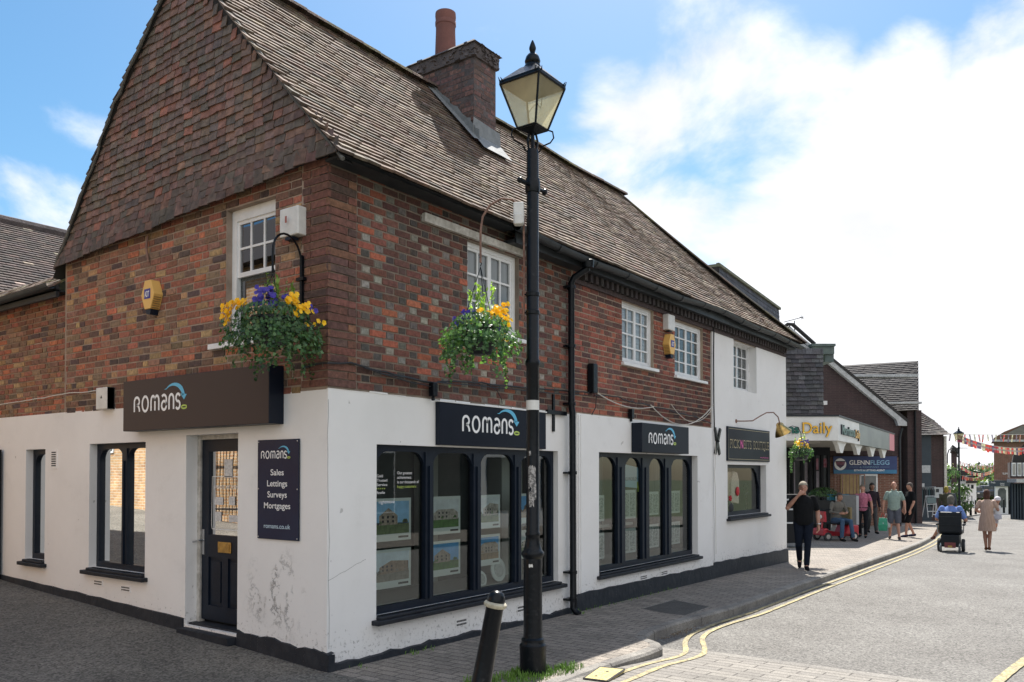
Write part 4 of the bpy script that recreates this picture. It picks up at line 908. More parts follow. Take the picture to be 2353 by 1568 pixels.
# covers set into the paving
grainy('cover_yellow', (.62, .52, .22), (.50, .42, .20), 70, .55, 1.2, 4); grainy('cover_dark', (.085, .08, .075), (.06, .058, .055), 80, .7, 1.3, 3)
def cover(name, pts, m, label, cat, z=.006, rim='kerbstone'):
    c = sum((Vector(p) for p in pts), Vector((0, 0))) / 4; b = MB(); t = thing(name, (c.x, c.y, g(c.x) + z), label, cat)
    b.prism([(p[0] - c.x, p[1] - c.y) for p in pts], -.02, .006, 2); b.build('lid', MATS[m], t)
    b = MB(); pp = pts + [pts[0]]
    for p, q in zip(pp[:-1], pp[1:]): b.tube([(p[0] - c.x, p[1] - c.y, .002), (q[0] - c.x, q[1] - c.y, .002)], .009, 5)
    b.build('rim', MATS[rim], t); return t
t = cover('manhole_cover', [(1.17, -1.92), (1.20, -2.13), (1.66, -2.05), (1.60, -1.83)], 'cover_yellow', 'yellow painted square access cover in the sunlit paving beside the lamp post', 'manhole cover', z=.0, rim='cover_dark')
b = MB()
for i in range(2): b.prism([(-.12 + i * .2 + .02 * math.cos(R(a)), .01 + .012 * math.sin(R(a))) for a in range(0, 360, 45)], .0065, .008, 2)
b.build('key_hole', MATS['dark_inside'], t)
t = cover('paved_cover', [(4.85, -.58), (4.60, -1.27), (5.52, -1.24), (5.80, -.60)], 'cover_dark', 'dark recessed rectangular cover in the pavement near the kerb', 'manhole cover', z=.001, rim='kerbstone')
# grass, weeds and litter
mat('grass', (.16, .30, .04), .7, c2=(.09, .19, .03), scale=30); mat('leaf_litter', (.16, .11, .06), .9, c2=(.45, .42, .36), scale=40, stops=(.5, .6))
def tufts(name, spots, h0, h1, m='grass'):
    b = MB()
    for (x, y, r, n) in spots:
        for _ in range(n):
            a = random.uniform(0, 6.28); d = r * math.sqrt(random.random()); px_, py_ = x + d * math.cos(a), y + d * math.sin(a); h = random.uniform(h0, h1) * (1.15 - .5 * d / r); ta = random.uniform(0, 6.28); le = random.uniform(.1, .7) * h
            w_ = random.uniform(.0025, .005); dx, dy = math.cos(ta + 1.57) * w_, math.sin(ta + 1.57) * w_; z = g(px_) + .0; mx_, my_ = px_ + math.cos(ta) * le * .35, py_ + math.sin(ta) * le * .35
            b.add([(px_ - dx, py_ - dy, z), (px_ + dx, py_ + dy, z), (mx_ + dx * .8, my_ + dy * .8, z + h * .65), (mx_ - dx * .8, my_ - dy * .8, z + h * .65), (px_ + math.cos(ta) * le, py_ + math.sin(ta) * le, z + h)], [(0, 1, 2, 3), (3, 2, 4)])
    return tag(b.build(name, MATS[m], recalc=False), 'bright green grass growing round the foot of the lamp post', 'grass', kind='stuff')
tufts('grass', [(1.05, -1.47, .19, 300), (.92, -1.50, .22, 240), (1.22, -1.60, .17, 200), (1.42, -1.64, .12, 110), (.70, -1.45, .20, 240), (.55, -1.28, .14, 160)], .025, .085)
w_ = tufts('weeds', [(4.1 + i * .22, -.07, .07, 9) for i in range(14)] + [(1.0, -.06, .1, 30), (1.25, -.06, .1, 16), (.3, -.1, .1, 8), (12.9, -.25, .16, 60), (4.05, -.12, .1, 40)], .015, .06); w_['label'] = 'thin weeds in the joint between white wall and pavement'; w_['category'] = 'weeds'
b = MB()
for _ in range(150):
    x = 4.1 + random.gauss(.0, .33); y = kerby(x) - abs(random.gauss(.03, .05)) - .015; s_ = random.uniform(.006, .022); a = random.uniform(0, 3.1); z = roadz(x, 0) + .004 + random.random() * .012
    b.add([(x - s_ * math.cos(a), y - s_ * math.sin(a), z), (x + s_ * .4 * math.sin(a), y - s_ * .4 * math.cos(a), z + .006), (x + s_ * math.cos(a), y + s_ * math.sin(a), z + .002), (x - s_ * .4 * math.sin(a), y + s_ * .4 * math.cos(a), z)], [(0, 1, 2, 3)])
tag(b.build('leaf_litter', MATS['leaf_litter'], recalc=False), 'dry leaves and litter gathered against the kerb', 'litter', kind='stuff')
# buildings across the road and across the alley (seen in the window glass)
brickmat('opp_brick', (.50, .30, .14), (.38, .20, .10), (.52, .42, .30), .225, .075, .012, 'x', bias=-.1)
brickmat('opp_brick_dark', (.065, .06, .058), (.05, .048, .048), (.10, .095, .09), .225, .075, .012, 'y')
def simple_house(name, x0, x1, y0, y1, h, m, label, cat, roofh=2.2, wins=(), face='y+', roofm='under_tile', winm='navy'):
    t = thing(name, ((x0 + x1) / 2, (y0 + y1) / 2, g((x0 + x1) / 2) - .2), label, cat); cx, cy = t.location.x, t.location.y; zb = t.location.z
    b = MB(lambda p: (p[0] - cx, p[1] - cy, p[2] - zb)); b.box((x0, y0, zb), (x1, y1, h)); b.build('wall', MATS[m], t)
    b = MB(lambda p: (p[0] - cx, p[1] - cy, p[2] - zb)); ym = (y0 + y1) / 2
    if face[0] == 'y': b.prism([(y0 - .3, h - .05), (y1 + .3, h - .05), (ym, h + roofh)], x0 - .2, x1 + .2, 0)
    else: xm = (x0 + x1) / 2; b.prism([(x0 - .3, h - .05), (x1 + .3, h - .05), (xm, h + roofh)], y0 - .2, y1 + .2, 1)
    b.build('roof', MATS[roofm], t)
    for (a, c, za, zc) in wins:
        b = MB(lambda p: (p[0] - cx, p[1] - cy, p[2] - zb))
        if face == 'y+': b.box((a, y1 - .05, za), (c, y1 + .03, zc)); 
        else: b.box((x1 - .05, a, za), (x1 + .03, c, zc))
        f = b.build('window', MATS[winm], t); b = MB(lambda p: (p[0] - cx, p[1] - cy, p[2] - zb)); w2 = .05
        if face == 'y+': b.box((a + w2, y1 + .02, za + w2), (c - w2, y1 + .035, zc - w2))
        else: b.box((x1 + .02, a + w2, za + w2), (x1 + .035, c - w2, zc - w2))
        b.build('pane', MATS['dark_inside'], f)
    return t
simple_house('alley_house', -12, -6.7, 2.0, 26, 6.6, 'opp_brick', 'yellow stock brick building across the alley from the corner shop', 'building', face='x+', wins=[(8.2, 9.6, 1.4, 2.6), (16.6, 17.9, 2.3, 3.9)], winm='white_paint')
simple_house('white_shop', 1.5, 6.8, -22, -13.5, 6.2, 'render_white', 'white rendered shop across the road from the corner shop', 'building', wins=[(2.2, 5.6, .5, 2.4), (2.6, 3.8, 3.6, 4.9)])
simple_house('brick_shop', 7.0, 14.2, -21, -12.2, 6.5, 'opp_brick_dark', 'dark brick shop across the road beside the white one', 'building', wins=[(8, 10.6, .5, 2.4), (11.4, 13.6, .5, 2.4), (8.6, 9.8, 3.7, 5)], winm='white_paint')
simple_house('cream_shop', 17.2, 24, -21, -12, 6.0, 'render_white', 'white rendered shop across the road, farthest along', 'building', wins=[(18, 20.6, .4, 2.3), (19, 20.2, 3.6, 4.8), (21.4, 23.4, .4, 2.3)])
b = MB(); b.box((14.2, -12.4, -.5), (17.2, -12.2, 2.4)); tag(b.build('yard_wall', MATS['opp_brick_dark']), 'low dark brick yard wall between two shops across the road', 'wall')

t = thing('railings', (-6.45, 11.6, g(-6.4, 11)), 'black iron railings along the brick building across the alley', 'railings'); b = MB()
for z in (.35, 1.75): b.tube([(0, -2.6, z), (0, 2.6, z)], .022, 6)
for k in range(40): b.tube([(0, -2.6 + k * .133, .2), (0, -2.6 + k * .133, 1.9)], .012, 5)
b.build('bars', MATS['black_metal'], t)
# ------------------------------------------------------------------ signs on the corner shop
def panel(name, T, u0, u1, z0, z1, d, m, label, cat, side='sign_side', off=0, bev=.004):
    """a sign board; the root mesh holds nothing but the board, lettering hangs under it"""
    um = (u0 + u1) / 2; org = T((um, 0, z0)); t = thing(name, org, label, cat)
    Tl = lambda p: tuple(a - b_ for a, b_ in zip(T((p[0], p[1], p[2])), org))
    b = MB(Tl); b.box((u0, off, z0), (u1, off + d - .003, z1)); b.build('box', MATS[side], t, bevel=bev)
    b = MB(Tl); b.box((u0 + .004, off + d - .003, z0 + .004), (u1 - .004, off + d, z1 - .004)); b.build('face', MATS[m], t)
    return t, Tl
FLr = lambda p: (-p[1], -p[0], p[2])
wm, bl, gr = MATS['letter_white'], MATS['letter_blue'], MATS['letter_green']
t, Tl = panel('fascia_sign', FLr, -3.10, -.60, 2.20, 2.74, .17, 'brown_sign', 'long dark brown fascia sign above the navy door on the alley side', 'sign')
romans_logo(t, Tl, -2.87, .86, 2.40, .172, wm, bl, gr)
t, Tl = panel('fascia_sign', FR, 1.43, 3.38, 2.035, 2.475, .06, 'navy_sign', 'wide dark navy fascia sign above the larger shop window, behind the lamp post', 'sign')
romans_logo(t, Tl, 1.80, .90, 2.19, .062, wm, bl, gr)
b = MB(Tl); b.box((1.42, .0, 2.476), (3.39, .068, 2.49)); b.build('top_trim', MATS['white_paint'], t)
t, Tl = panel('fascia_sign', FR, 5.62, 7.22, 2.045, 2.465, .17, 'navy_sign', 'small dark grey box sign above the window right of the downpipe', 'sign', off=.03)
romans_logo(t, Tl, 5.84, .80, 2.18, .202, wm, bl, gr)
t, Tl = panel('wall_board', FLr, -.96, -.36, 1.13, 2.06, .012, 'navy_sign', 'tall glossy navy board listing services between the door and the corner', 'sign', off=.008)
sm = mat('gloss_navy', (.006, .012, .045), .3, c2=(.008, .02, .06), scale=2, spec=.25); t.children[1].data.materials[0] = sm
romans_logo(t, Tl, -.90, .37, 1.885, .022, wm, bl, gr)
for k, wd in enumerate(('Sales', 'Lettings', 'Surveys', 'Mortgages')):
    hw = (.095, .145, .14, .19)[k]; lettering(wd, 'lettering', wm, t, Tl, -.665 - hw, -.665 + hw, 1.755 - k * .103, .055, .021, .002, bold=.012)
lettering('romans.co.uk', 'lettering', mat('letter_pale', (.55, .72, .85), .5), t, Tl, -.855, -.475, 1.255, .042, .021, .002, bold=.006)
b = MB(Tl)
for u in (-.94, -.38):
    for z in (1.15, 1.60, 2.04): b.ball((u, .023, z), (.007, .004, .007), 8, 5)
b.build('screws', MATS['steel'], t)
t, Tl = panel('boutique_sign', FR, 9.24, 11.47, 1.965, 2.585, .03, 'navy_sign', 'black and gold boutique sign over the small window of the white end wall', 'sign', off=.015)
gold = mat('letter_gold', (.42, .36, .22), .5); pink = mat('letter_pink', (.75, .12, .40), .5)
b = MB()
for q in ([(9.28, 2.0), (11.43, 2.0), (11.43, 2.55), (9.28, 2.55), (9.28, 2.0)],): ribbon(b, q, .008, Tl, .0475)
b.build('gold_line', gold, t, recalc=False)
for wd, a, c, mm in (('PICK', 9.34, 9.83, gold), ('N', 9.86, 9.99, pink), ('BITS', 10.02, 10.43, gold), ('BOUTIQUE', 10.54, 11.40, gold)):
    lettering(wd, 'lettering', mm, t, Tl, a, c, 2.28, .15, .047, .002, bold=.02); 
    if mm is gold: lettering(wd, 'letter_core', MATS['navy_sign'], t, Tl, a + .008, c - .008, 2.28, .125, .0485, .002, bold=-.012)
lettering('www.picknbitsboutique', 'lettering', pink, t, Tl, 10.9, 11.38, 2.05, .028, .047, .002)

# brass swan-neck lamp over the boutique sign
t = thing('wall_lamp', (9.72, -.015, 2.70), 'brass shell-shaded lamp on a curved arm above the boutique sign', 'wall lamp')
b = MB(); b.lathe([(.035, 0), (.035, .012), (.015, .025)], (0, 0, 0), 12, ax=Matrix.Rotation(R(90), 3, 'X')); b.build('wall_plate', MATS['rust'], t)
b = MB(); b.tube([(0, 0, 0), (.10, -.12, .0), (.26, -.22, .01), (.42, -.30, .10), (.55, -.38, .17), (.70, -.46, .18), (.84, -.5, .10), (.88, -.52, -.03)], .011, 8); b.build('arm', MATS['rust'], t, smooth=True)
b = MB(); M_ = Matrix.Rotation(R(-24), 3, 'Y') @ Matrix.Rotation(R(-18), 3, 'X')
b.lathe([(.02, .06), (.05, .04), (.09, -.02), (.14, -.10), (.165, -.15), (.155, -.15), (.08, -.03), (.02, .03)], (.88, -.52, -.08), 18, ax=M_)
b.build('shade', MATS['brass'], t, smooth=True)
b = MB(); b.ball((.95, -.50, -.05), (.075, .075, .06), 14, 8); b.build('shade_cap', MATS['brass'], t, smooth=True)
b = MB()
for dx in (-.03, .01, .05): b.ball((.88 + dx, -.60, -.14 - dx * .3), .016, 8, 6)
b.build('bulb_holder', MATS['dark_inside'], t)
# black cross-shaped tie plate
t = thing('pattress_plate', (8.80, -.02, 2.30), 'black X-shaped iron wall tie at the seam of the white end wall', 'wall tie')
b = MB()
for a in (28, -24): 
    Mx = Matrix.Rotation(R(a), 4, 'Y'); b.box((-.03, -.022 - (.008 if a > 0 else 0), -.25), (.03, 0 - (.008 if a > 0 else 0), .25), M=Mx)
b.build('cross', MATS['black_metal'], t); b = MB(); b.ball((0, -.035, 0), .018, 8, 6); b.build('bolt', MATS['black_metal'], t)
t = thing('iron_bracket', (3.62, -.004, 2.5), 'black iron bracket where white wall meets brick beside the downpipe', 'bracket')
b = MB(); b.box((-.025, -.02, -.24), (.015, 0, .22)); b.box((-.17, -.04, -.03), (.26, -.002, .02)); b.build('strap', MATS['black_metal'], t)

# alarm boxes
def hexbox(name, T, u, z, label, flip=1):
    org = T((u, 0, z)); t = thing(name, org, label, 'alarm box'); Tl = lambda p: tuple(a - b_ for a, b_ in zip(T((u + p[0], p[1], z + p[2])), org))
    hx = [(-.055, .155), (.055, .155), (.125, .0), (.055, -.155), (-.055, -.155), (-.125, 0)]
    b = MB(Tl); b.prism([(x, z_) for x, z_ in hx], .0, .11, 1); b.build('case', mat('alarm_yellow', (.78, .48, .14), .5), t, bevel=.006)
    b = MB(Tl); b.prism([(-.05, -.157), (.05, -.157), (.035, -.215), (-.035, -.205)], .01, .1, 1); b.build('strobe', MATS['navy'], t)
    b = MB(Tl)
    for k in range(6): zz_ = -.03 - k * .022; w_ = .118 + (zz_ + .02) * .42; b.box((flip * (w_ - .004), .02, zz_ - .006), (flip * (w_ + .004), .10, zz_))
    b.build('louvres', mat('alarm_shadow', (.25, .15, .05), .6), t)
    b = MB(Tl); b.box((-.058, .11, -.045), (.058, .113, .06)); pl_ = b.build('badge', mat('badge_blue', (.04, .04, .28), .5), t)
    lettering('ADT', 'lettering', wm, t, lambda p: Tl(p), -.045, .045, .005, .06, .1135, .002, bold=.02)
    return t
hexbox('alarm_box', FLr, -2.74, 3.66, 'yellow hexagonal alarm box on the alley brickwork', 1)
hexbox('alarm_box', FR, 6.83, 3.74, 'yellow hexagonal alarm box between the two small upper windows', -1)
def boxthing(name, T, u, z, w_, h_, d, m, label, cat, extra=None, bev=.01):
    org = T((u, 0, z)); t = thing(name, org, label, cat); Tl = lambda p: tuple(a - b_ for a, b_ in zip(T((u + p[0], p[1], z + p[2])), org))
    b = MB(Tl); b.box((-w_ / 2, 0, -h_ / 2), (w_ / 2, d, h_ / 2)); b.build('case', MATS[m], t, bevel=bev)
    if extra: extra(t, Tl)
    return t
def ex1(t, Tl):
    b = MB(Tl); b.box((-.05, .03, -.165), (.05, .10, -.14)); b.build('strobe', MATS['navy'], t)
    b = MB(Tl); b.box((-.012, .13, -.02), (.012, .133, .04)); b.build('label', mat('worn_red', (.35, .12, .10), .7), t)
boxthing('alarm_box', FLr, -.42, 4.03, .26, .26, .10, 'plastic_white', 'white square alarm box beside the sash window near the corner', 'alarm box', ex1)
boxthing('alarm_box', FR, 6.83, 4.08, .24, .24, .10, 'plastic_white', 'small white alarm box above the yellow one on the street front', 'alarm box', lambda t, Tl: MB(Tl).box((-.04, .02, -.14), (.04, .08, -.12)).build('strobe', MATS['navy'], t))
def ex2(t, Tl):
    b = MB(Tl); b.box((.112, .002, -.125), (.125, .085, .125)); b.build('back_plate', MATS['gutter'], t)
    b = MB(Tl); b.prism([(-.02, -.0), (.02, 0), (0, .035)], .091, .0925, 1); b.build('mark', MATS['gutter'], t)
boxthing('electric_box', FLr, -3.72, 2.60, .25, .25, .09, 'plastic_white', 'grey-white electrical box left of the brown fascia sign', 'electrical box', ex2)
def ex3(t, Tl): b = MB(Tl); b.lathe([(.0, .19), (.03, .185), (.05, .17)], (0, 0, 0), 4); 
t = thing('cable_box', (4.50, -.012, 3.0), 'upright black cable box on the brick beside the downpipe', 'junction box')
b = MB(); b.prism([(-.07, 0), (.07, 0), (.055, -.09), (-.055, -.09)], -.2, .19, 2); b.build('case', MATS['black_metal'], t, bevel=.01)
for u, z, lb in ((1.34, 2.60, 'small black cable joint hanging over the left end of the navy sign'), (5.58, 2.60, 'small black cable joint above the grey box sign')):
    t = thing('cable_joint', (u, -.05, z), lb, 'cable joint'); b = MB(); b.box((-.035, -.035, -.08), (.035, .03, .06)); b.lathe([(.02, -.12), (.02, -.08)], (0, 0, 0), 8); b.build('case', MATS['black_metal'], t, bevel=.012)
# cables
def sag(p, q, s_, n=10): p, q = Vector(p), Vector(q); return [p.lerp(q, i / n) - Vector((0, 0, s_ * 4 * (i / n) * (1 - i / n))) for i in range(n + 1)]
def cable(label, paths, m, r=.007):
    b = MB()
    for p in paths: b.tube(p, r, 6)
    return tag(b.build('cable', MATS[m]), label, 'cable')
def wig(pts, a=.008, n=5):
    out = []
    for p, q in zip(pts[:-1], pts[1:]):
        p, q = Vector(p), Vector(q); out += [p.lerp(q, i / n) + Vector((0, random.uniform(-.003, .003), random.uniform(-a, a))) for i in range(n)]
    return out + [Vector(pts[-1])]
cable('bundle of black cables clipped along the brick above the white wall', [wig([(-.03, .3, 2.70), (-.03, -.03, 2.72), (.25, -.03, 2.745), (.8, -.03, 2.69), (1.33, -.03, 2.66), (1.6, -.03, 2.70), (2.15, -.03, 2.735), (2.97, -.03, 2.745), (3.8, -.03, 2.78), (4.4, -.05, 2.80)])], 'cable_black', .010)
cable('second black cable sagging just above the navy sign', [wig([(.4, -.035, 2.715), (1.0, -.035, 2.64), (1.36, -.045, 2.62)], .004)], 'cable_black', .006)
cable('thin grey cable running under the black bundle', [wig([(.6, -.04, 2.68), (1.5, -.04, 2.67), (2.4, -.04, 2.70), (3.3, -.04, 2.72), (4.4, -.05, 2.76)], .008)], 'gutter', .006)
cable('loose cable end dangling above the navy sign', [[(2.25, -.04, 2.73), (2.42, -.05, 2.66), (2.5, -.045, 2.58), (2.52, -.04, 2.53)]], 'cable_black', .005)
cable('black cables crossing the brick to the white end wall', [wig([(4.55, -.05, 2.78), (5.2, -.04, 2.80), (5.6, -.05, 2.76), (6.2, -.04, 2.75), (7.0, -.04, 2.71), (7.9, -.04, 2.66), (8.5, -.04, 2.60)], .012)], 'cable_black', .009)
cable('long white cable looping across the brick to the seam', [sag((4.55, -.06, 2.83), (6.3, -.05, 2.74), .10) , ], 'cable_white', .007)
cable('pale cable hanging in a low loop from the seam of the end wall', [sag((6.2, -.05, 2.76), (8.55, -.06, 2.92), .32, 16)], 'cable_white', .008)
cable('thin pale cable crossing beside the low loop', [sag((6.9, -.05, 2.82), (8.5, -.06, 2.84), .25, 14)], 'cable_white', .005)
cable('black cable dropping from the cable box to the white wall', [[(4.62, -.04, 2.80), (4.60, -.04, 2.62), (4.50, -.04, 2.52)]], 'cable_black', .007)
cable('black cable running down the seam from the eaves', [[(8.62, -.05, 4.35), (8.60, -.05, 3.8), (8.60, -.05, 3.0), (8.62, -.05, 2.5), (8.66, -.06, 2.2)]], 'cable_black', .012)
cable('white cable on the brick of the alley wall', [wig([(-.02, 9, 2.60), (-.03, 6.6, 2.665), (-.03, 5.4, 2.69), (-.03, 4.6, 2.71), (-.03, 3.85, 2.70)], .006)], 'cable_white', .007)
cable('thin wire down the end wall seam', [[(8.64, -.06, 2.3), (8.64, -.055, 1.9), (8.60, -.055, 1.7), (8.64, -.055, 1.5), (8.66, -.055, .35)]], 'cable_white', .005)

# window displays: property cards hung behind the glass
def card_mat(k):
    sky = random.choice([(.25, .50, .78), (.55, .68, .78), (.14, .38, .72), (.6, .66, .7)]); ho = random.choice([(.42, .30, .22), (.62, .58, .52), (.30, .22, .18), (.5, .42, .34)]); gr_ = random.choice([(.10, .26, .06), (.38, .26, .14), (.16, .24, .10), (.34, .32, .28)])
    return [mat('card_sky_%d' % k, sky, .6, c2=tuple(min(1, v * 1.3) for v in sky), scale=9), mat('card_house_%d' % k, ho, .6, c2=tuple(v * .4 for v in ho), scale=25), mat('card_ground_%d' % k, gr_, .6, c2=tuple(v * .5 for v in gr_), scale=18), MATS['navy']]
def picture_card(u0, u1, z0, z1, k, label, o=-.14):
    um, zm = (u0 + u1) / 2, (z0 + z1) / 2; t = thing('property_card', (um, -o, z0), label, 'property card', group='property cards hung in the larger shop window'); Tl = lambda p: (p[0], -p[1], p[2]); w_, h_ = (u1 - u0) / 2, z1 - z0
    b = MB(Tl); b.box((-w_, -.008, 0), (w_, 0, h_)); b.build('card', mat('card_white', (.72, .80, .80), .5), t)
    ms = card_mat(k); a, c, za, zc = -w_ + .03, w_ - .03, .07, h_ - .03
    b = MB(Tl); P = lambda x, z, o_: (a + (c - a) * x, o_, za + (zc - za) * z)
    b.cur = 0; b.add([P(0, .3, .002), P(1, .3, .002), P(1, 1, .002), P(0, 1, .002)], [(0, 1, 2, 3)]); b.cur = 2; b.add([P(0, 0, .002), P(1, 0, .002), P(1, .32, .002), P(0, .36, .002)], [(0, 1, 2, 3)])
    b.cur = 1; st_ = random.uniform(.05, .3); wd = random.uniform(.45, .62); hz = random.uniform(.5, .66); kind_ = k % 3
    if kind_ == 0: b.add([P(st_, .28, .0025), P(st_ + wd, .28, .0025), P(st_ + wd, hz, .0025), P(st_ + wd * .5, hz + .24, .0025), P(st_, hz, .0025)], [(0, 1, 2, 3, 4)])
    elif kind_ == 1: b.add([P(st_, .26, .0025), P(.98, .30, .0025), P(.98, hz + .1, .0025), P(st_ + .35, hz + .16, .0025), P(st_, hz - .05, .0025)], [(0, 1, 2, 3, 4)])
    else: b.add([P(.03, .28, .0025), P(.97, .28, .0025), P(.97, hz, .0025), P(.8, hz + .13, .0025), P(.2, hz + .13, .0025), P(.03, hz, .0025)], [(0, 1, 2, 3, 4, 5)])
    b.cur = 3
    for x in [st_ + wd * f_ for f_ in (.15, .42, .7)]:
        for z in (.35, .48): b.add([P(x, z, .003), P(x + .055, z, .003), P(x + .055, z + .075, .003), P(x, z + .075, .003)], [(0, 1, 2, 3)])
    b.cur = 2
    for _ in range(5): x = random.choice((random.uniform(0, .16), random.uniform(.84, .98), random.uniform(0, 1))); r_ = random.uniform(.04, .11); b.add([P(max(0, min(1, x + r_ * math.cos(R(a)) * .7)), .33 + r_ * max(0, math.sin(R(a))) * 1.2, .0032) for a in range(0, 360, 40)], [tuple(range(9))])
    b.build('photo', ms, t, recalc=False)
    b = MB(Tl); b.box((w_ * .3, .001, .025), (w_ * .85, .003, .045)); b.build('print', MATS['gutter'], t)
    return t
cards = [(.70, 1.22, 1.08, 1.38 + .12), (.70, 1.22, .62, 1.0), (1.52, 2.0, 1.10, 1.50), (1.52, 2.0, .66, 1.03), (2.32, 2.72, 1.12, 1.50), (2.32, 2.72, .70, 1.05), (3.08, 3.5, 1.14, 1.50), (3.08, 3.5, .72, 1.06)]
dsc = ['first light, upper row: picture of a house and grey sky', 'first light, lower row: picture of a cottage garden', 'second light, upper row: picture of a blue sky and lawn', 'second light, lower row: picture of a brown gravel drive', 'third light, upper row: picture of brick houses', 'third light, lower row: picture of a tall gable', 'fourth light, upper row, partly behind the lamp post', 'fourth light, lower row, partly behind the lamp post']
for k, (c_, d_) in enumerate(zip(cards, dsc)): picture_card(*c_, k, 'card in the larger window, ' + d_)
for (u, z, r_, lb) in ((2.46, .54, .095, 'smaller round white clock face leaning under the cards'), (2.78, .62, .14, 'larger round pale plate leaning at the foot of the third light')):
    t = thing('round_display', (u, .22, z - r_), lb, 'display plate'); b = MB(); b.lathe([(r_, 0), (r_, .012), (r_ * .9, .016)], (0, 0, r_), 22, ax=Matrix.Rotation(R(80), 3, 'X')); b.build('disc', MATS['card_white'], t, smooth=True)
    b = MB(); b.lathe([(r_ * .62, .017), (r_ * .62, .02)], (0, 0, r_), 22, ax=Matrix.Rotation(R(80), 3, 'X')); b.build('centre', mat('plate_grey', (.35, .40, .40), .6, c2=(.6, .65, .65), scale=50), t)
def leaflet(u, z, w_, h_, lb, o=-.13):
    t = thing('leaflet_panel', (u, -o, z), lb, 'leaflet panel', group='leaflet panels hung in the second shop window'); b = MB(); b.box((-w_ / 2, 0, 0), (w_ / 2, .006, h_)); b.build('panel', MATS['card_white'], t)
    b = MB(); b.box((-w_ * .44, -.002, h_ * .08), (-w_ * .03, 0, h_ * .9)); b.box((w_ * .03, -.002, h_ * .08), (w_ * .44, 0, h_ * .9)); b.build('print', mat('leaflet_print', (.24, .30, .30), .6, c2=(.66, .72, .72), scale=32, stops=(.4, .6)), t)
for i, (u, z, w_, h_) in enumerate(((4.92, 1.08, .40, .36), (4.92, .56, .40, .36), (5.86, 1.08, .40, .42), (5.86, .58, .40, .36), (6.62, 1.10, .40, .36), (6.62, .60, .40, .36), (7.40, 1.10, .40, .36), (7.40, .60, .40, .36))):
    leaflet(u, z, w_, h_, 'leaflet panel in the second window, %s light from the left, %s row' % (('first', 'second', 'third', 'fourth')[i // 2], ('upper', 'lower')[i % 2]))
t = thing('window_poster', (5.88, .125, 1.52), 'pale blue poster in the second window with a yellow-green corner', 'poster'); b = MB(); b.add([(-.22, 0, .03), (.25, 0, 0), (.25, 0, .31), (-.22, 0, .36)], [(0, 1, 2, 3)]); b.build('sheet', mat('poster_blue', (.42, .66, .80), .6), t, recalc=False)
b = MB(); b.add([(-.25, -.002, .2), (-.2, -.002, .2), (-.2, -.002, .42), (-.25, -.002, .40)], [(0, 1, 2, 3)]); b.add([(.22, -.002, -.05), (.27, -.002, -.05), (.24, -.002, .1), (.2, -.002, .09)], [(0, 1, 2, 3)]); b.build('edge', MATS['letter_green'], t, recalc=False)
lettering('NO PROBLEM', 'lettering', mat('letter_dark', (.10, .25, .35), .6), t, lambda p: (p[0], -p[1], p[2]), -.19, .22, .14, .05, .003, .001)
t = thing('window_sticker', (.68, .099, 1.56), 'white printed lines on the glass of the larger window, upper left', 'window sticker'); Tl = lambda p: (p[0], -p[1], p[2])
for k, (s_, a, c) in enumerate((('Gold', .02, .10), ('Trusted', .02, .16), ('Service', .02, .16))): lettering(s_, 'lettering', wm, t, Tl, a, c, .16 - k * .042, .026, .0, .001)
lettering('feefo', 'lettering', wm, t, Tl, .02, .13, .0, .026, .0, .001)
b = MB(Tl)
for k in range(5): b.add([(.02 + k * .026 + .009 * math.cos(R(a)) * (1 if i % 2 else .45), 0.001, .038 + .009 * math.sin(R(a)) * (1 if i % 2 else .45)) for i, a in enumerate(range(18, 378, 36))], [tuple(range(10))])
b.build('stars', MATS['letter_green'], t, recalc=False)
lettering('rightmove', 'lettering', wm, t, Tl, .05, .26, -.09, .034, .0, .001)
t = thing('window_sticker', (.98, .099, 1.56), 'white and green slogan on the glass of the larger window, first light', 'window sticker')
for k, (s_, c) in enumerate((('Our greatest', .21), ('achievement', .20), ('is our thousands of', .31), ('happy customers', .27))): lettering(s_, 'lettering', wm if k < 3 else MATS['letter_green'], t, Tl, .0, c, .19 - k * .045, .028, .0, .001)
# boutique window things
t = thing('hanging_garment', (9.75, .20, 1.05), 'long cream garment hung on the left of the boutique window', 'garment')
b = MB(); n = 20; b.add([((-.32 + .64 * i / n), -.02 * math.sin(i * 1.9), z * .72) for z in (0, .5, 1) for i in range(n + 1)], [(r_ * (n + 1) + i, r_ * (n + 1) + i + 1, (r_ + 1) * (n + 1) + i + 1, (r_ + 1) * (n + 1) + i) for r_ in range(2) for i in range(n)]); b.build('cloth', mat('cream_cloth', (.75, .66, .54), .9, c2=(.55, .47, .38), scale=4, stretch=(10, 1, .6)), t, smooth=True, recalc=False)
t = thing('hanging_garment', (10.15, .19, 1.2), 'cream fur gilet with a red bag hung in the middle of the boutique window', 'garment')
b = MB(); b.prism([(-.2, 0), (.18, -.04), (.2, .4), (.1, .56), (-.08, .58), (-.22, .42)], -.03, .03, 1); b.build('cloth', mat('cream_fur', (.80, .74, .62), .95, c2=(.6, .54, .45), scale=30), t, bevel=.02)
b = MB(); b.ball((.02, -.06, .2), (.07, .03, .09), 10, 7); b.build('red_bag', mat('red_cloth', (.45, .03, .04), .6), t, smooth=True)
t = thing('wire_tree', (10.75, .18, .98), 'black wire jewellery tree on the right of the boutique window', 'ornament'); b = MB(); b.tube([(0, 0, 0), (.01, 0, .2), (0, 0, .38)], .014, 6)
for a in range(9): th = R(20 + a * 17.5); b.tube([(0, 0, .30), (.10 * math.cos(th), 0, .38 + .09 * math.sin(th)), (.17 * math.cos(th), 0, .40 + .2 * math.sin(th))], [.008, .006, .004], 5)
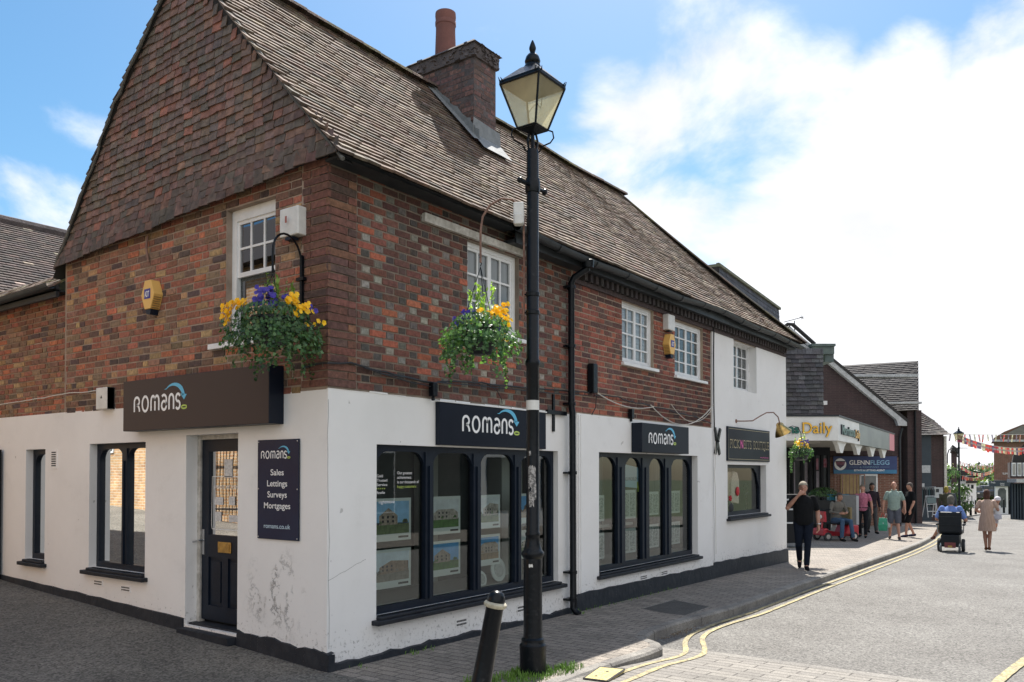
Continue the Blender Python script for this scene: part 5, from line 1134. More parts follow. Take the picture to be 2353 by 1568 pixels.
b.build('branches', MATS['black_metal'], t); b = MB(); b.lathe([(.09, 0), (.06, .02), (.015, .05)], (0, 0, 0), 12); b.build('foot', MATS['black_metal'], t)
t = thing('picture_frame', (10.1, .26, .98), 'grey picture frame standing at the foot of the boutique window', 'picture frame'); b = MB(); b.box((-.2, 0, 0), (.2, .02, .42)); b.build('frame', MATS['gutter'], t); b = MB(); b.box((-.17, -.003, .03), (.17, 0, .39)); b.build('sheet', MATS['plastic_grey'], t)
t = thing('dark_ornament', (9.85, .19, .98), 'dark humped ornament with a red flower in the boutique window corner', 'ornament'); b = MB(); b.ball((0, 0, .12), (.17, .08, .13), 12, 8); b.ball((-.13, 0, .24), (.05, .04, .06), 8, 6); b.build('body', MATS['dark_inside'], t, smooth=True); b = MB()
for a in range(5): b.ball((-.1 + .035 * math.cos(a * 1.26), -.08, .30 + .035 * math.sin(a * 1.26)), .022, 7, 5)
b.build('flower', MATS['red_cloth'], t, smooth=True)

# ------------------------------------------------------------------ lamp post
mat('lamp_glass_lit', (.75, .70, .52), .5)
def lamp_glass(name):
    m = bpy.data.materials.new(name); m.use_nodes = True; t = m.node_tree; t.nodes.clear(); L = t.links; o = N(t, 'ShaderNodeOutputMaterial')
    tr = N(t, 'ShaderNodeBsdfTransparent'); tr.inputs[0].default_value = (.95, .92, .78, 1); tl = N(t, 'ShaderNodeBsdfTranslucent'); tl.inputs[0].default_value = (.98, .92, .66, 1); df = N(t, 'ShaderNodeBsdfDiffuse'); df.inputs[0].default_value = (.62, .58, .42, 1)
    gl = N(t, 'ShaderNodeBsdfGlossy'); gl.inputs['Roughness'].default_value = .12
    a = N(t, 'ShaderNodeMixShader'); a.inputs[0].default_value = .25; L.new(tl.outputs[0], a.inputs[1]); L.new(df.outputs[0], a.inputs[2])
    tc = N(t, 'ShaderNodeTexCoord'); n = N(t, 'ShaderNodeTexNoise'); n.inputs['Scale'].default_value = 5; n.inputs['Detail'].default_value = 5; L.new(tc.outputs['Object'], n.inputs['Vector'])
    mr = N(t, 'ShaderNodeMapRange'); L.new(n.outputs['Fac'], mr.inputs[0]); mr.inputs[1].default_value = .3; mr.inputs[2].default_value = .7; mr.inputs[3].default_value = .5; mr.inputs[4].default_value = .72
    b_ = N(t, 'ShaderNodeMixShader'); L.new(mr.outputs[0], b_.inputs[0]); L.new(tr.outputs[0], b_.inputs[1]); L.new(a.outputs[0], b_.inputs[2])
    c = N(t, 'ShaderNodeMixShader'); c.inputs[0].default_value = .06; L.new(b_.outputs[0], c.inputs[1]); L.new(gl.outputs[0], c.inputs[2]); L.new(c.outputs[0], o.inputs[0]); MATS[name] = m; return m
lamp_glass('lamp_glass')
def lamp_post(loc, label, rz=0, crossbar=False, group=None):
    t = thing('lamp_post', loc, label, 'lamp post', rz, group)
    b = MB(); prof = [(.10, -.05), (.118, .0), (.116, .14), (.118, .24), (.112, .27), (.105, .285), (.092, .30), (.088, .33), (.080, .36), (.078, .78)]
    b.lathe([(.116, -.05), (.116, .20), (.118, .21), (.118, .25), (.104, .265), (.100, .28), (.102, .30), (.086, .315), (.083, .34), (.081, .90), (.082, .98), (.080, 1.0), (.095, 1.02), (.103, 1.04), (.098, 1.06), (.082, 1.075), (.072, 1.11), (.064, 1.15), (.060, 1.19), (.066, 1.20), (.067, 1.22), (.058, 1.235), (.056, 2.68), (.066, 2.70), (.066, 2.73), (.055, 2.75), (.054, 4.56), (.050, 4.60), (.02, 4.61)], (0, 0, 0), 24)
    b.build('column', MATS['black_metal'], t, smooth=True)
    b = MB(); b.box((.055, -.035, .42), (.085, .035, .86)); b.build('access_door', MATS['black_metal'], t, bevel=.004)
    b = MB(); b.tube([(-.18, .0, 4.28), (.18, 0, 4.28)] if not crossbar else [(-.55, 0, 4.28), (.55, 0, 4.28)], .016, 8); b.ball((-.19, 0, 4.28), .028, 8, 6); b.ball((.19, 0, 4.28), .028, 8, 6); b.lathe([(.062, 4.22), (.068, 4.25), (.068, 4.31), (.062, 4.34)], (0, 0, 0), 16); b.build('ladder_bar', MATS['black_metal'], t, smooth=True)
    b = MB()            # scrolls and frog under the lantern
    for a in (0, 90, 180, 270):
        Mr = Matrix.Rotation(R(a + 45), 3, 'Z'); b.tube([Mr @ Vector(p) for p in ((.03, 0, 4.58), (.045, 0, 4.68), (.02, 0, 4.78))], .011, 6)
        if a in (90, 270): b.tube([Mr @ Vector(p) for p in ((.055, 0, 4.58), (.09, 0, 4.64), (.16, 0, 4.675), (.19, 0, 4.72), (.18, 0, 4.775), (.12, 0, 4.79), (.09, 0, 4.785))], .007, 6)
    b.tube([(0, 0, 4.58), (0, 0, 4.78)], .014, 8); b.build('frog', MATS['black_metal'], t, smooth=True)
    LN = 'lantern'; zb_, zt = 4.785, 5.165; rb, rt_ = .135, .29
    def ring(r_, z): return [(r_ * math.cos(R(45 + 90 * k)), r_ * math.sin(R(45 + 90 * k)), z) for k in range(4)]
    b = MB()
    lo, hi = ring(rb, zb_), ring(rt_, zt)
    for k in range(4): b.tube([lo[k], hi[k]], .0105, 5); b.tube([lo[k], lo[(k + 1) % 4]], .011, 5); b.tube([hi[k], hi[(k + 1) % 4]], .013, 5)
    b.lathe([(rb, zb_), (rb * .9, zb_ - .012), (.03, zb_ - .045), (.02, zb_ - .05)], (0, 0, 0), 4, ph=.5)
    for k in range(4): x, y, _ = hi[k]; 
    lan = b.build(LN, MATS['black_metal'], t)
    b = MB()            # hood, crown and finial
    hd = [(rt_ * 1.03, zt + .0), (rt_ * 1.03, zt + .03), (rt_ * .95, zt + .045), (.11, zt + .16)]
    b.lathe(hd, (0, 0, 0), 4, ph=.5); b.build('hood', MATS['black_metal'], lan)
    b = MB(); b.lathe([(.085, zt + .14), (.08, zt + .165), (.068, zt + .19), (.058, zt + .20), (.066, zt + .21), (.070, zt + .225), (.066, zt + .24), (.058, zt + .265), (.042, zt + .285), (.03, zt + .29), (.022, zt + .305), (.026, zt + .32), (.031, zt + .335), (.030, zt + .35), (.022, zt + .375), (.012, zt + .40), (.004, zt + .415)], (0, 0, 0), 18); b.build('finial', MATS['black_metal'], lan, smooth=True)
    b = MB()
    for k in range(4):
        x, y, _ = hi[k]; d = Vector((x, y, 0)).normalized(); p = Vector((x, y, zt + .02)); 
        for q, h_ in ((0, .045), (.028, .032), (-.028, .032)): s_ = Vector((-d.y, d.x, 0)) * q - d * abs(q) * .6; b.tube([p + s_, p + s_ + d * .018 + Vector((0, 0, h_))], [.008, .002], 5)
    b.build('crown_points', MATS['black_metal'], lan)
    b = MB(); b.add(ring(rt_ * .97, zt + .002), [(0, 1, 2, 3)]); b.build('reflector', mat('reflector', (.30, .32, .28), .7, c2=(.2, .2, .17), scale=9), lan, recalc=False)
    b = MB()
    for k in range(4):
        j = (k + 1) % 4; b.add([lo[k], lo[j], hi[j], hi[k]], [(0, 1, 2, 3)])
    b.build('glass', MATS['lamp_glass'], lan, recalc=False)
    b = MB(); b.tube([(-.09, -.02, 4.80), (-.085, 0, 4.88), (-.02, .0, 4.96), (.05, 0, 5.03), (.075, 0, 5.06), (.09, 0, 5.03), (.13, 0, 5.02), (.17, .02, 5.08), (.18, .02, 5.14)], .0035, 5); b.build('wire', MATS['cable_black'], lan)
    return t
LX, LY = 1.035, -1.485
lp = lamp_post((LX, LY, 0), 'tall black lamp post with a four-sided lantern, standing before the corner shop', R(0))
b = MB(); b.lathe([(.0575, 2.30), (.0578, 2.385)], (0, 0, 0), 24); b.build('white_tape', MATS['plastic_white'], lp)
b = MB()      # peeled sticker remains, curved round the shaft
def wrap(b, a0, a1, z0, z1, r_, jag=.02):
    n = 7; vs = [(r_ * math.cos(R(a0 + (a1 - a0) * i / n)), r_ * math.sin(R(a0 + (a1 - a0) * i / n)), z + random.uniform(-jag, jag)) for z in (z0, z1) for i in range(n + 1)]; b.add(vs, [(i, i + 1, n + 2 + i, n + 1 + i) for i in range(n)])
wrap(b, 175, 240, 1.62, 1.80, .0585); wrap(b, 180, 225, 1.46, 1.60, .0585); wrap(b, 205, 245, 1.52, 1.66, .0587, .03); wrap(b, 180, 200, 1.90, 1.94, .0585, .004)
b.build('sticker_remains', mat('worn_sticker', (.45, .44, .43), .8, c2=(.12, .12, .12), scale=40, stops=(.42, .55)), lp, recalc=False)
b = MB(); wrap(b, 190, 215, .93, .955, .0835, .006); b.build('paint_mark', MATS['plastic_white'], lp, recalc=False)
# fittings on the post
t = thing('basket_bracket', (LX, LY, 0), 'curved iron arm strapped to the lamp post, carrying the second basket', 'bracket')
HX, HY = .82, -1.07     # where the second basket hangs
ux = Vector((HX - LX, HY - LY, 0)); b = MB(); b.tube([(0, 0, 2.78), (.06 * ux.x / ux.length, .06 * ux.y / ux.length, 2.78)], .01, 6)
b.tube([Vector((ux.x * .17, ux.y * .17, 3.10)), Vector((ux.x * .16, ux.y * .16, 3.6)), Vector((ux.x * .17, ux.y * .17, 4.0)), ux * .22 + Vector((0, 0, 4.10)), ux * .38 + Vector((0, 0, 4.17)), ux * .6 + Vector((0, 0, 4.185)), ux * .82 + Vector((0, 0, 4.13)), ux * .96 + Vector((0, 0, 4.03)), ux + Vector((0, 0, 3.9)), ux + Vector((0, 0, 3.62))], .010, 8); b.build('arm', MATS['rust'], t, smooth=True)
for z in (3.14, 3.30): b = MB(); b.lathe([(.058, z), (.063, z + .005), (.063, z + .035), (.058, z + .04)], (0, 0, 0), 18); b.tube([(0, 0, z + .02), Vector((ux.x * .17, ux.y * .17, z + .02))], .008, 6); b.build('strap', MATS['black_metal'], t)
t = thing('sensor_box', (LX - .10, LY + .08, 4.02), 'white plastic box fixed to the lamp post near its top', 'junction box', rz=R(30)); b = MB(); b.box((-.035, -.045, -.09), (.05, .045, .10)); b.box((-.055, -.035, -.10), (.03, .035, -.005)); b.build('case', MATS['plastic_white'], t, bevel=.01); b = MB(); b.box((.05, -.02, -.03), (.09, .02, .03)); b.build('clamp', MATS['black_metal'], t)
# leaning bollard
def bollard(base, top, label, group='black bollards'):
    base, top = Vector(base), Vector(top); t = thing('bollard', base, label, 'bollard'); t['group'] = group
    t.rotation_mode = 'QUATERNION'; t.rotation_quaternion = (top - base).to_track_quat('Z', 'Y'); H = (top - base).length
    b = MB(); b.lathe([(.085, -.1), (.085, .10), (.083, .26), (.088, .275), (.094, .285), (.088, .298), (.076, .31), (.068, .33), (.062, H * .55), (.058, H - .125), (.06, H - .12), (.06, H - .06), (.056, H - .04), (.045, H - .018), (.025, H - .004), (.004, H)], (0, 0, 0), 20); b.build('post', MATS['black_metal'], t, smooth=True)
    return t
bo = at(1082, 1695, 5.4); bo.z = g(bo.x) ; tp = at(1144, 1357, 5.4)
t = bollard(bo, tp, 'black bollard with a pale collar, leaning, in the foreground beside the lamp post', 'bollards')
H = (tp - bo).length; b = MB(); b.lathe([(.058, H - .115), (.068, H - .112), (.076, H - .10), (.076, H - .088), (.068, H - .078), (.058, H - .075)], (0, 0, 0), 22); b.build('collar', mat('collar_cream', (.60, .56, .42), .7, c2=(.38, .35, .27), scale=30), t, smooth=True)
del t['group']
# ------------------------------------------------------------------ plants
def leafmat(name, c, c2):
    m = mat(name, c, .5, attr=False, c2=c2, scale=14); b = m.node_tree.nodes['Principled BSDF']
    b.inputs['Subsurface Weight'].default_value = 0; return m
def trans_leaf(name, c, tr=.35):
    m = bpy.data.materials.new(name); m.use_nodes = True; t = m.node_tree; t.nodes.clear(); L = t.links; o = N(t, 'ShaderNodeOutputMaterial')
    at_ = N(t, 'ShaderNodeAttribute'); at_.attribute_name = 'tint'
    p = N(t, 'ShaderNodeBsdfPrincipled'); p.inputs['Roughness'].default_value = .45; tl = N(t, 'ShaderNodeBsdfTranslucent'); L.new(at_.outputs['Color'], p.inputs['Base Color'])
    v = N(t, 'ShaderNodeVectorMath', operation='MULTIPLY'); L.new(at_.outputs['Color'], v.inputs[0]); v.inputs[1].default_value = (1.5, 1.6, .7); L.new(v.outputs[0], tl.inputs[0])
    mx = N(t, 'ShaderNodeMixShader'); mx.inputs[0].default_value = tr; L.new(p.outputs[0], mx.inputs[1]); L.new(tl.outputs[0], mx.inputs[2]); L.new(mx.outputs[0], o.inputs[0]); MATS[name] = m; return m
trans_leaf('leaf', None); trans_leaf('petal', None, .25)
def rvec(): 
    while True:
        v = Vector((random.uniform(-1, 1), random.uniform(-1, 1), random.uniform(-1, 1)))
        if .1 < v.length < 1: return v.normalized()
IVY = [(0, -.9), (.35, -.75), (.95, -.35), (.5, .0), (.75, .5), (.25, .4), (0, 1.0), (-.25, .4), (-.75, .5), (-.5, 0), (-.95, -.35), (-.35, -.75)]
OVAL = [(0, -1), (.38, -.4), (.42, .2), (0, 1), (-.42, .2), (-.38, -.4)]
def leaf(b, p, n, s, shape, col):
    n = n.normalized(); u = n.cross(Vector((0, 0, 1)) if abs(n.z) < .95 else Vector((1, 0, 0))).normalized(); v = n.cross(u)
    a = random.uniform(-.6, .6) + math.pi; u, v = u * math.cos(a) + v * math.sin(a), v * math.cos(a) - u * math.sin(a)
    vs = [p + u * x * s + v * y * s + n * (-abs(x) * .25 * s) for x, y in shape]; b.add(vs, [tuple(range(len(vs)))], col)
GRN = [(.035, .085, .03), (.05, .115, .04), (.03, .07, .035), (.075, .15, .05), (.10, .18, .08)]
def basket(center, label, arm=None, r=.17, spread=.40, n_ivy=650, lean=Vector((0, 0, 0)), fl=((0, 1),), group='hanging baskets', chain_to=.55, small=False, trails=14, bright=1.0, yellow_first=None):
    t = thing('hanging_basket', center, label, 'hanging basket'); t['group'] = group
    b = MB(); b.lathe([(.085, -.22), (.12, -.20), (.155, -.10), (r, 0), (r + .012, .0), (r + .012, .025), (r - .01, .02), (.12, -.08)], (0, 0, 0), 24); b.build('bowl', mat('basket_plastic', (.012, .014, .018), .4), t, smooth=True)
    if not small:
        b = MB()
        for a in (20, 140, 260): b.tube([(r * math.cos(R(a)), r * math.sin(R(a)), .01), (0, 0, chain_to)], .0035, 5)
        k = 0; z = chain_to
        b.tube([(0, 0, chain_to + .01), (.016, 0, chain_to + .035), (0, 0, chain_to + .07), (-.014, 0, chain_to + .09)], .0045, 6); b.build('chain', MATS['black_metal'], t)
    b = MB()       # ivy: a skirt round the bowl and separate trails
    k = bright
    for _ in range(n_ivy):
        a = random.uniform(0, 6.28); d = r + random.random() ** .8 * (spread - r) ; z = .06 - max(0, (d - r)) * random.uniform(.2, 1.1) - random.random() * .16; 
        p = Vector((d * math.cos(a), d * math.sin(a), z)) + lean * max(0, d - r); nn = Vector((math.cos(a), math.sin(a), .6)) + rvec() * .8
        leaf(b, p, nn, random.uniform(.012, .026), IVY, tuple(v * k for v in jc(random.choice(GRN), .3)))
    for _ in range(trails):
        a = random.uniform(0, 6.28); d0 = random.uniform(r, spread * .95); L_ = random.uniform(.15, .46); p = Vector((d0 * math.cos(a), d0 * math.sin(a), -.05)); drift = Vector((math.cos(a), math.sin(a), 0)) * random.uniform(-.1, .35) + lean
        for i in range(int(L_ / .012)):
            q = p + drift * (i * .012) * .5 + Vector((0, 0, -i * .012)) + rvec() * .018
            leaf(b, q, Vector((math.cos(a), math.sin(a), .3)) + rvec() * .8, random.uniform(.010, .022), IVY, tuple(v * k for v in jc(random.choice(GRN), .3)))
    b.build('ivy', MATS['leaf'], t, recalc=False)
    b = MB()       # dome of leaves and a few upright shoots
    for _ in range(int(n_ivy * .45)):
        v = rvec(); v.z = abs(v.z); p = Vector((v.x * spread * .72, v.y * spread * .72, .02 + v.z * .13)); leaf(b, p, v + rvec() * .6, random.uniform(.014, .028), OVAL, tuple(q * k for q in jc(random.choice(GRN[1:]), .3)))
    for _ in range(7 if small else 13):
        a = random.uniform(0, 6.28); d = random.uniform(0, .16); h = random.uniform(.16, .34); bx = Vector((d * math.cos(a), d * math.sin(a), .08)); tp_ = bx + Vector((random.uniform(-.05, .05), random.uniform(-.05, .05), h))
        for i in range(16): q = bx.lerp(tp_, i / 15); leaf(b, q + rvec() * .012, rvec() + Vector((0, 0, .8)), random.uniform(.016, .03), OVAL, tuple(v * k for v in jc((.17, .27, .06), .3)))
    b.build('leaves', MATS['leaf'], t, recalc=False)
    for nm, col, spots in fl:
        b = MB()
        for (dx, dy, dz, rr, cnt) in spots:
            for _ in range(int(cnt * 1.7)):
                p = Vector((dx, dy, dz)) + rvec() * rr * random.uniform(.4, 1.0) * 1.0; out = Vector((p.x, p.y, .15)).normalized() + (CAM - Vector(center)).normalized() * .7 + rvec() * .35; s_ = random.uniform(.017, .024)
                out.normalize(); u = out.cross(Vector((0, 0, 1))).normalized(); v = out.cross(u)
                for q in range(5):
                    th = R(72 * q + random.uniform(-8, 8) + 90); c0 = p + (u * math.cos(th) + v * math.sin(th)) * s_ * .55
                    cc_ = jc(col, .12); cup = out * s_ * .18
                    b.add([c0 + (u * math.cos(R(45 * m)) + v * math.sin(R(45 * m))) * s_ * .58 + cup * (.5 + .5 * math.cos(R(45 * m) - th)) for m in range(8)], [tuple(range(8))], cc_)
        b.build(nm, MATS['petal'], t, recalc=False)
    return t
YEL, PUR = (.95, .60, .012), (.07, .045, .38)
# flower spots: offsets in metres; RT points to the viewer's right, towards = at the viewer
tw = (Vector((CAM.x, CAM.y, 0)) - Vector((-.45, .19, 0))).normalized()
def S(rx, tz, up, rr, n): p = RT * rx + tw * tz + Vector((0, 0, up)); return (p.x, p.y, p.z, rr, n)
basket((-.45, .19, 3.05), 'hanging basket of yellow and purple pansies at the corner, in front of the sash window',
    fl=(('yellow_flowers', YEL, [S(-.36, .05, .10, .07, 13), S(-.27, .1, .14, .05, 8), S(-.40, .05, .0, .05, 7), S(.17, .12, .15, .07, 13), S(.27, .1, .10, .06, 8), S(.2, .15, .05, .06, 5), S(.36, .0, .0, .08, 4)]),
        ('purple_flowers', PUR, [S(-.05, .1, .20, .10, 24), S(-.12, .14, .13, .06, 9), S(.0, .12, .10, .05, 4), S(.33, .0, .10, .05, 5), S(.12, .05, .2, .03, 2)])), n_ivy=1300, spread=.43, trails=30, chain_to=.40, bright=1.15)
t = thing('wall_bracket', (0, .33, 3.3), 'black hooped wall bracket at the corner carrying the first flower basket', 'bracket')
b = MB(); pts = [(-.03, 0, .0), (-.03, 0, .35)] + [(-.03 - .21 + .21 * math.cos(R(a)), -.07 * (1 - math.cos(R(a))), .35 + .20 * math.sin(R(a))) for a in range(15, 181, 15)] + [(-.45, -.14, .28), (-.45, -.14, .17)]; b.tube(pts, .010, 8); b.build('hoop', MATS['black_metal'], t, smooth=True)
b = MB(); b.box((-.035, -.015, -.08), (-.008, .015, .42)); b.box((-.05, -.05, .19), (-.008, .05, .22)); b.build('back_strap', MATS['black_metal'], t)
basket((HX, HY, 3.02), 'hanging basket of yellow pansies and bright shoots, hanging from the lamp post arm',
    fl=(('yellow_flowers', YEL, [S(.16, .1, .16, .08, 15), S(.08, .12, .12, .05, 6), S(.2, .12, .05, .05, 5), S(-.03, .12, .14, .04, 4), S(-.1, .12, .02, .05, 2), S(.18, .1, -.08, .05, 3)]),
        ('purple_flowers', PUR, [S(-.14, .1, .12, .06, 8), S(-.22, .08, .05, .05, 5), S(.14, .1, .0, .03, 2)])), n_ivy=1250, spread=.37, trails=26, chain_to=.56, bright=1.5)
b3 = ap(3128, 1800, 15.4)
basket((12.75, -.28, b3.z + .05), 'small flower basket hanging at the far end of the white wall', fl=(('yellow_flowers', YEL, [(0, 0, .14, .15, 34), (.05, -.10, .04, .1, 10)]), ('purple_flowers', PUR, [(-.05, -.1, .16, .08, 8)])), n_ivy=380, spread=.26, small=True, trails=8, bright=1.4)
t = thing('wall_bracket', (12.6, -.28, b3.z + .5), 'iron bracket on the far end of the white wall above its flower basket', 'bracket'); b = MB(); b.tube([(0, .3, 0), (.05, .15, .06), (.12, .05, .03), (.15, 0, -.1), (.15, 0, -.5)], .008, 6); b.build('arm', MATS['black_metal'], t)
# ------------------------------------------------------------------ the street beyond
brickmat('far_brick_dark', (.060, .036, .038), (.045, .03, .032), (.075, .055, .05), .225, .075, .01, 'y', noise_amt=.2)
brickmat('far_brick_red', (.20, .085, .06), (.16, .07, .05), (.24, .18, .14), .225, .075, .012, 'y', noise_amt=.2)
mat('slate', (1, 1, 1), .7, attr=True, scale=20, bump=.4); mat('fascia_white', (.76, .77, .75), .5, c2=(.66, .67, .65), scale=1.5); mat('soffit', (.42, .40, .36), .8, c2=(.36, .34, .31), scale=2, stretch=(1, 1, 1))
mat('shop_green', (.16, .20, .19), .4); mat('shop_pink', (.62, .20, .24), .5); mat('dark_frame', (.007, .009, .012), .5, spec=.25); mat('shop_glass', (.05, .06, .065), .12, c2=(.12, .13, .13), scale=1.2); mat('barge', (.52, .53, .54), .7, c2=(.36, .37, .37), scale=6)
mat('letter_dgreen', (.02, .13, .10), .4); mat('letter_yellow', (.80, .46, .05), .4); mat('letter_edge', (.03, .035, .05), .5)
DIRR = Vector((RT.x, RT.y, 0)).normalized()       # the cross-street direction of the frontal walls
def FRM(px, D, z=0, d=(RT.x, RT.y)): p = ap(px, 1890, D); return frame_T((p.x, p.y, 0), d)
def uat(px, px0, D): return (px - px0) / 3295 * D
def zat(py, D): return 1.75 - (py - 1892) / 3295 * D
def local(t, T): og = Vector(t.location); return lambda p: tuple(Vector(T(p)) - og)
# ---- convenience store: fascia canopy round two sides
D0 = 23.7; C0 = ap(3352, 1668, D0); z1, z0 = zat(1667, D0), zat(1763, D0); side = Vector((math.cos(R(3.2)), math.sin(R(3.2)), 0))
D1 = 35.0; C1 = ap(3577, 1740, D1)
st = thing('convenience_store', (20.5, 3.5, g(16, 0) - .3), 'food shop with slate-hung upper floor and white wraparound canopy beyond the white end wall', 'building')
TF = frame_T((C0.x, C0.y, 0), (RT.x, RT.y)); TFl = local(st, TF); sd = Vector((C1.x - C0.x, C1.y - C0.y, 0)); SLN = sd.length; sd.normalize(); TS = frame_T((C0.x, C0.y, 0), (sd.x, sd.y)); TSl = local(st, TS)
b = MB(TFl); b.box((-3.4, -.14, z0), (0, 0, z1)); can = b.build('canopy', MATS['fascia_white'], st)
b = MB(TSl); b.box((0.02, -.14, z0), (4.0, 0, z1)); b.build('side_fascia', MATS['fascia_white'], can)
b = MB(TSl); b.prism([(4.0, z0), (SLN - 1.6, z0), (SLN - 1.6, z1), (3.8, z1)], -.14, .002, 1); b.build('green_panel', mat('panel_grey', (.10, .13, .125), .4, c2=(.17, .20, .19), scale=.8), can)
b = MB(TSl); b.box((SLN - 1.6, -.14, z0), (SLN, .004, z1)); b.build('pink_panel', MATS['shop_pink'], can)
b = MB(TFl); b.box((-3.4, -.16, z1), (.02, .03, z1 + .05)); b.build('canopy_trim', MATS['gutter'], can)
b = MB(TSl); b.box((0, -.16, z1), (SLN, .03, z1 + .05)); b.build('canopy_trim', MATS['gutter'], can)
b = MB(TFl)
uh = 3.4; a = TF((-uh, -.1, 0)); 
b = MB(lambda p: tuple(Vector(p) - Vector(st.location))); c1 = TS((SLN, -.05, 0)); c2 = TS((SLN, -5.2, 0)); c3 = TF((-uh, -.05, 0)); c0 = TS((0, -.05, 0)); c4 = TF((-uh, -9, 0))
b.add([(q[0], q[1], z) for z in (z0 + .02, z0 + .12) for q in (c0, c1, c2, c4, c3)], [(0, 1, 2, 3, 4), (5, 6, 7, 8, 9), (0, 1, 6, 5), (1, 2, 7, 6)]); b.build('soffit', MATS['soffit'], can)
b = MB(TFl)
for k in range(5): b.box((-2.8, -1.0 - k * .9, z0 - .05), (-.2 - k * .12, -.8 - k * .9, z0 + .03))
b.build('soffit_rib', MATS['soffit'], can)
for k in range(4):       # scalloped corbels under the side
    u = .3 + k * 3.2; b = MB(TSl); pts = [(u, z0)] + [(u + .3 + .45 * math.sin(R(a)), z0 - .42 + .42 * (1 - math.sin(R(90 - a)))) for a in (0,)] + [(u + .18, z0 - .16), (u + .50, z0 - .44), (u + .95, z0 - .44), (u + 1.25, z0 - .16), (u + 1.6, z0)]
    b.prism([(u, z0), (u + .36, z0 - .12), (u + .68, z0 - .33), (u + 1.05, z0 - .33), (u + 1.38, z0 - .12), (u + 1.75, z0)], -.22, -.10, 1); b.build('scalloped_corbel', MATS['fascia_white'], can)
lm = [MATS['letter_dgreen'], MATS['letter_edge']]; ly = [MATS['letter_yellow'], MATS['letter_edge']]
u_ = lambda px: uat(px, 3352, D0)
lettering('Morrisons', 'lettering', lm, can, TFl, u_(3050) - .48, u_(3195), zat(1716, D0), .25, .0, .05, bold=.03)
lettering('Daily', 'lettering', ly, can, TFl, u_(3208), u_(3327), zat(1712, D0), .31, .0, .05, bold=.01)
lettering('Morrisons', 'lettering', lm, can, TSl, .42, 2.7, zat(1720, D0 + .6), .27, .0, .05, bold=.03); lettering('Daily', 'lettering', ly, can, TSl, 2.8, 3.7, zat(1728, D0 + 1.2), .25, .0, .05, bold=.02)
# slate-hung upper storey
D2 = 26.2; T2 = FRM(3297, D2); T2l = local(st, T2); w2 = uat(3297, 3060, D2); zt = zat(1395, D2)
b = MB(T2l); b.box((-w2 - 1, -3.0, z1 - .1), (0, -.06, zt)); b.build('upper_wall', MATS['under_tile'], st)
b = MB(T2l); z = z1 + .02; r_ = 0; SLT = [(.075, .075, .085), (.09, .09, .10), (.06, .06, .07), (.11, .11, .12), (.08, .075, .08)]
while z < zt - .04:
    u = -w2 - .8 + (-.12 if r_ % 2 else 0)
    while u < 0:
        e = min(u + random.uniform(.2, .27), 0); dz = random.uniform(-.012, .012) + .05 * math.sin(u * 1.1)
        zo = z + dz * .4 + (-.04 * (u + 1)) * .2; b.add([(u + .004, .01 + random.uniform(-.004, .008), zo), (e - .004, .01 + random.uniform(-.004, .008), zo + random.uniform(-.008, .008)), (e - .004, -.05, zo + .19), (u + .004, -.05, zo + .19), (u + .004, -.02, zo), (e - .004, -.02, zo)], [(0, 1, 2, 3), (0, 4, 5, 1)], jc(random.choice(SLT), .3)); u = e
    z += .135; r_ += 1
b.build('slate_hanging', MATS['slate'], st, recalc=False)
b = MB(T2l); b.box((0, -.9, z1 - .1), (uat(3335, 3297, D2) , -.8, zat(1480, D2))); b.box((.0, -.8, zat(1640, D2)), (uat(3330, 3297, D2), -.78, zat(1480, D2))); b.build('side_wall', MATS['far_brick_dark'], st)
b = MB(T2l); b.box((.0, -.78, zat(1612, D2)), (uat(3345, 3297, D2), -.70, zat(1596, D2))); b.build('white_sill', MATS['white_paint'], st)
# slate-clad mansard rising behind the end of the corner shop's roof
M0, M1 = at(1650, 612, 21.5), at(1789, 713, 27.2); md = Vector((M1.x - M0.x, M1.y - M0.y, 0)); ML = md.length; TM = frame_T((M0.x, M0.y, 0), (md.x, md.y)); TMl = local(st, TM); mz = (M0.z + M1.z) / 2
b = MB(TMl); b.prism([(0, mz), (-1.2, mz), (-1.6, 3.0), (.25, 3.0)], 0, ML, 0)
b.T = TMl; b.build('mansard', MATS['under_tile'], st)
b = MB(TMl); r_ = 0; z = 3.0
while z < mz - .1:
    u = -.1 * (r_ % 2)
    while u < ML:
        e = min(u + random.uniform(.2, .26), ML); f0 = .25 * (1 - (z - 3) / (mz - 3)); f1 = .25 * (1 - (z + .17 - 3) / (mz - 3)); k = random.uniform(.012, .022)
        b.add([(max(u, 0) + .004, f0 + k, z), (e - .004, f0 + k, z + random.uniform(-.006, .006)), (e - .004, f1 + .004, z + .17), (max(u, 0) + .004, f1 + .004, z + .17), (max(u, 0) + .004, f0, z), (e - .004, f0, z)], [(0, 1, 2, 3), (0, 4, 5, 1)], jc(random.choice([(.05, .05, .062), (.04, .04, .052), (.065, .062, .075)]), .3)); u = e
    z += .125; r_ += 1
b.build('mansard_slates', MATS['slate'], st, recalc=False)
b = MB(TMl); b.box((-.02, -1.25, mz), (ML + .05, .07, mz + .07)); b.box((0, -.05, mz + .07), (ML, .03, mz + .10)); b.build('mansard_coping', mat('coping_moss', (.13, .14, .09), .9, c2=(.20, .20, .15), scale=5), st)
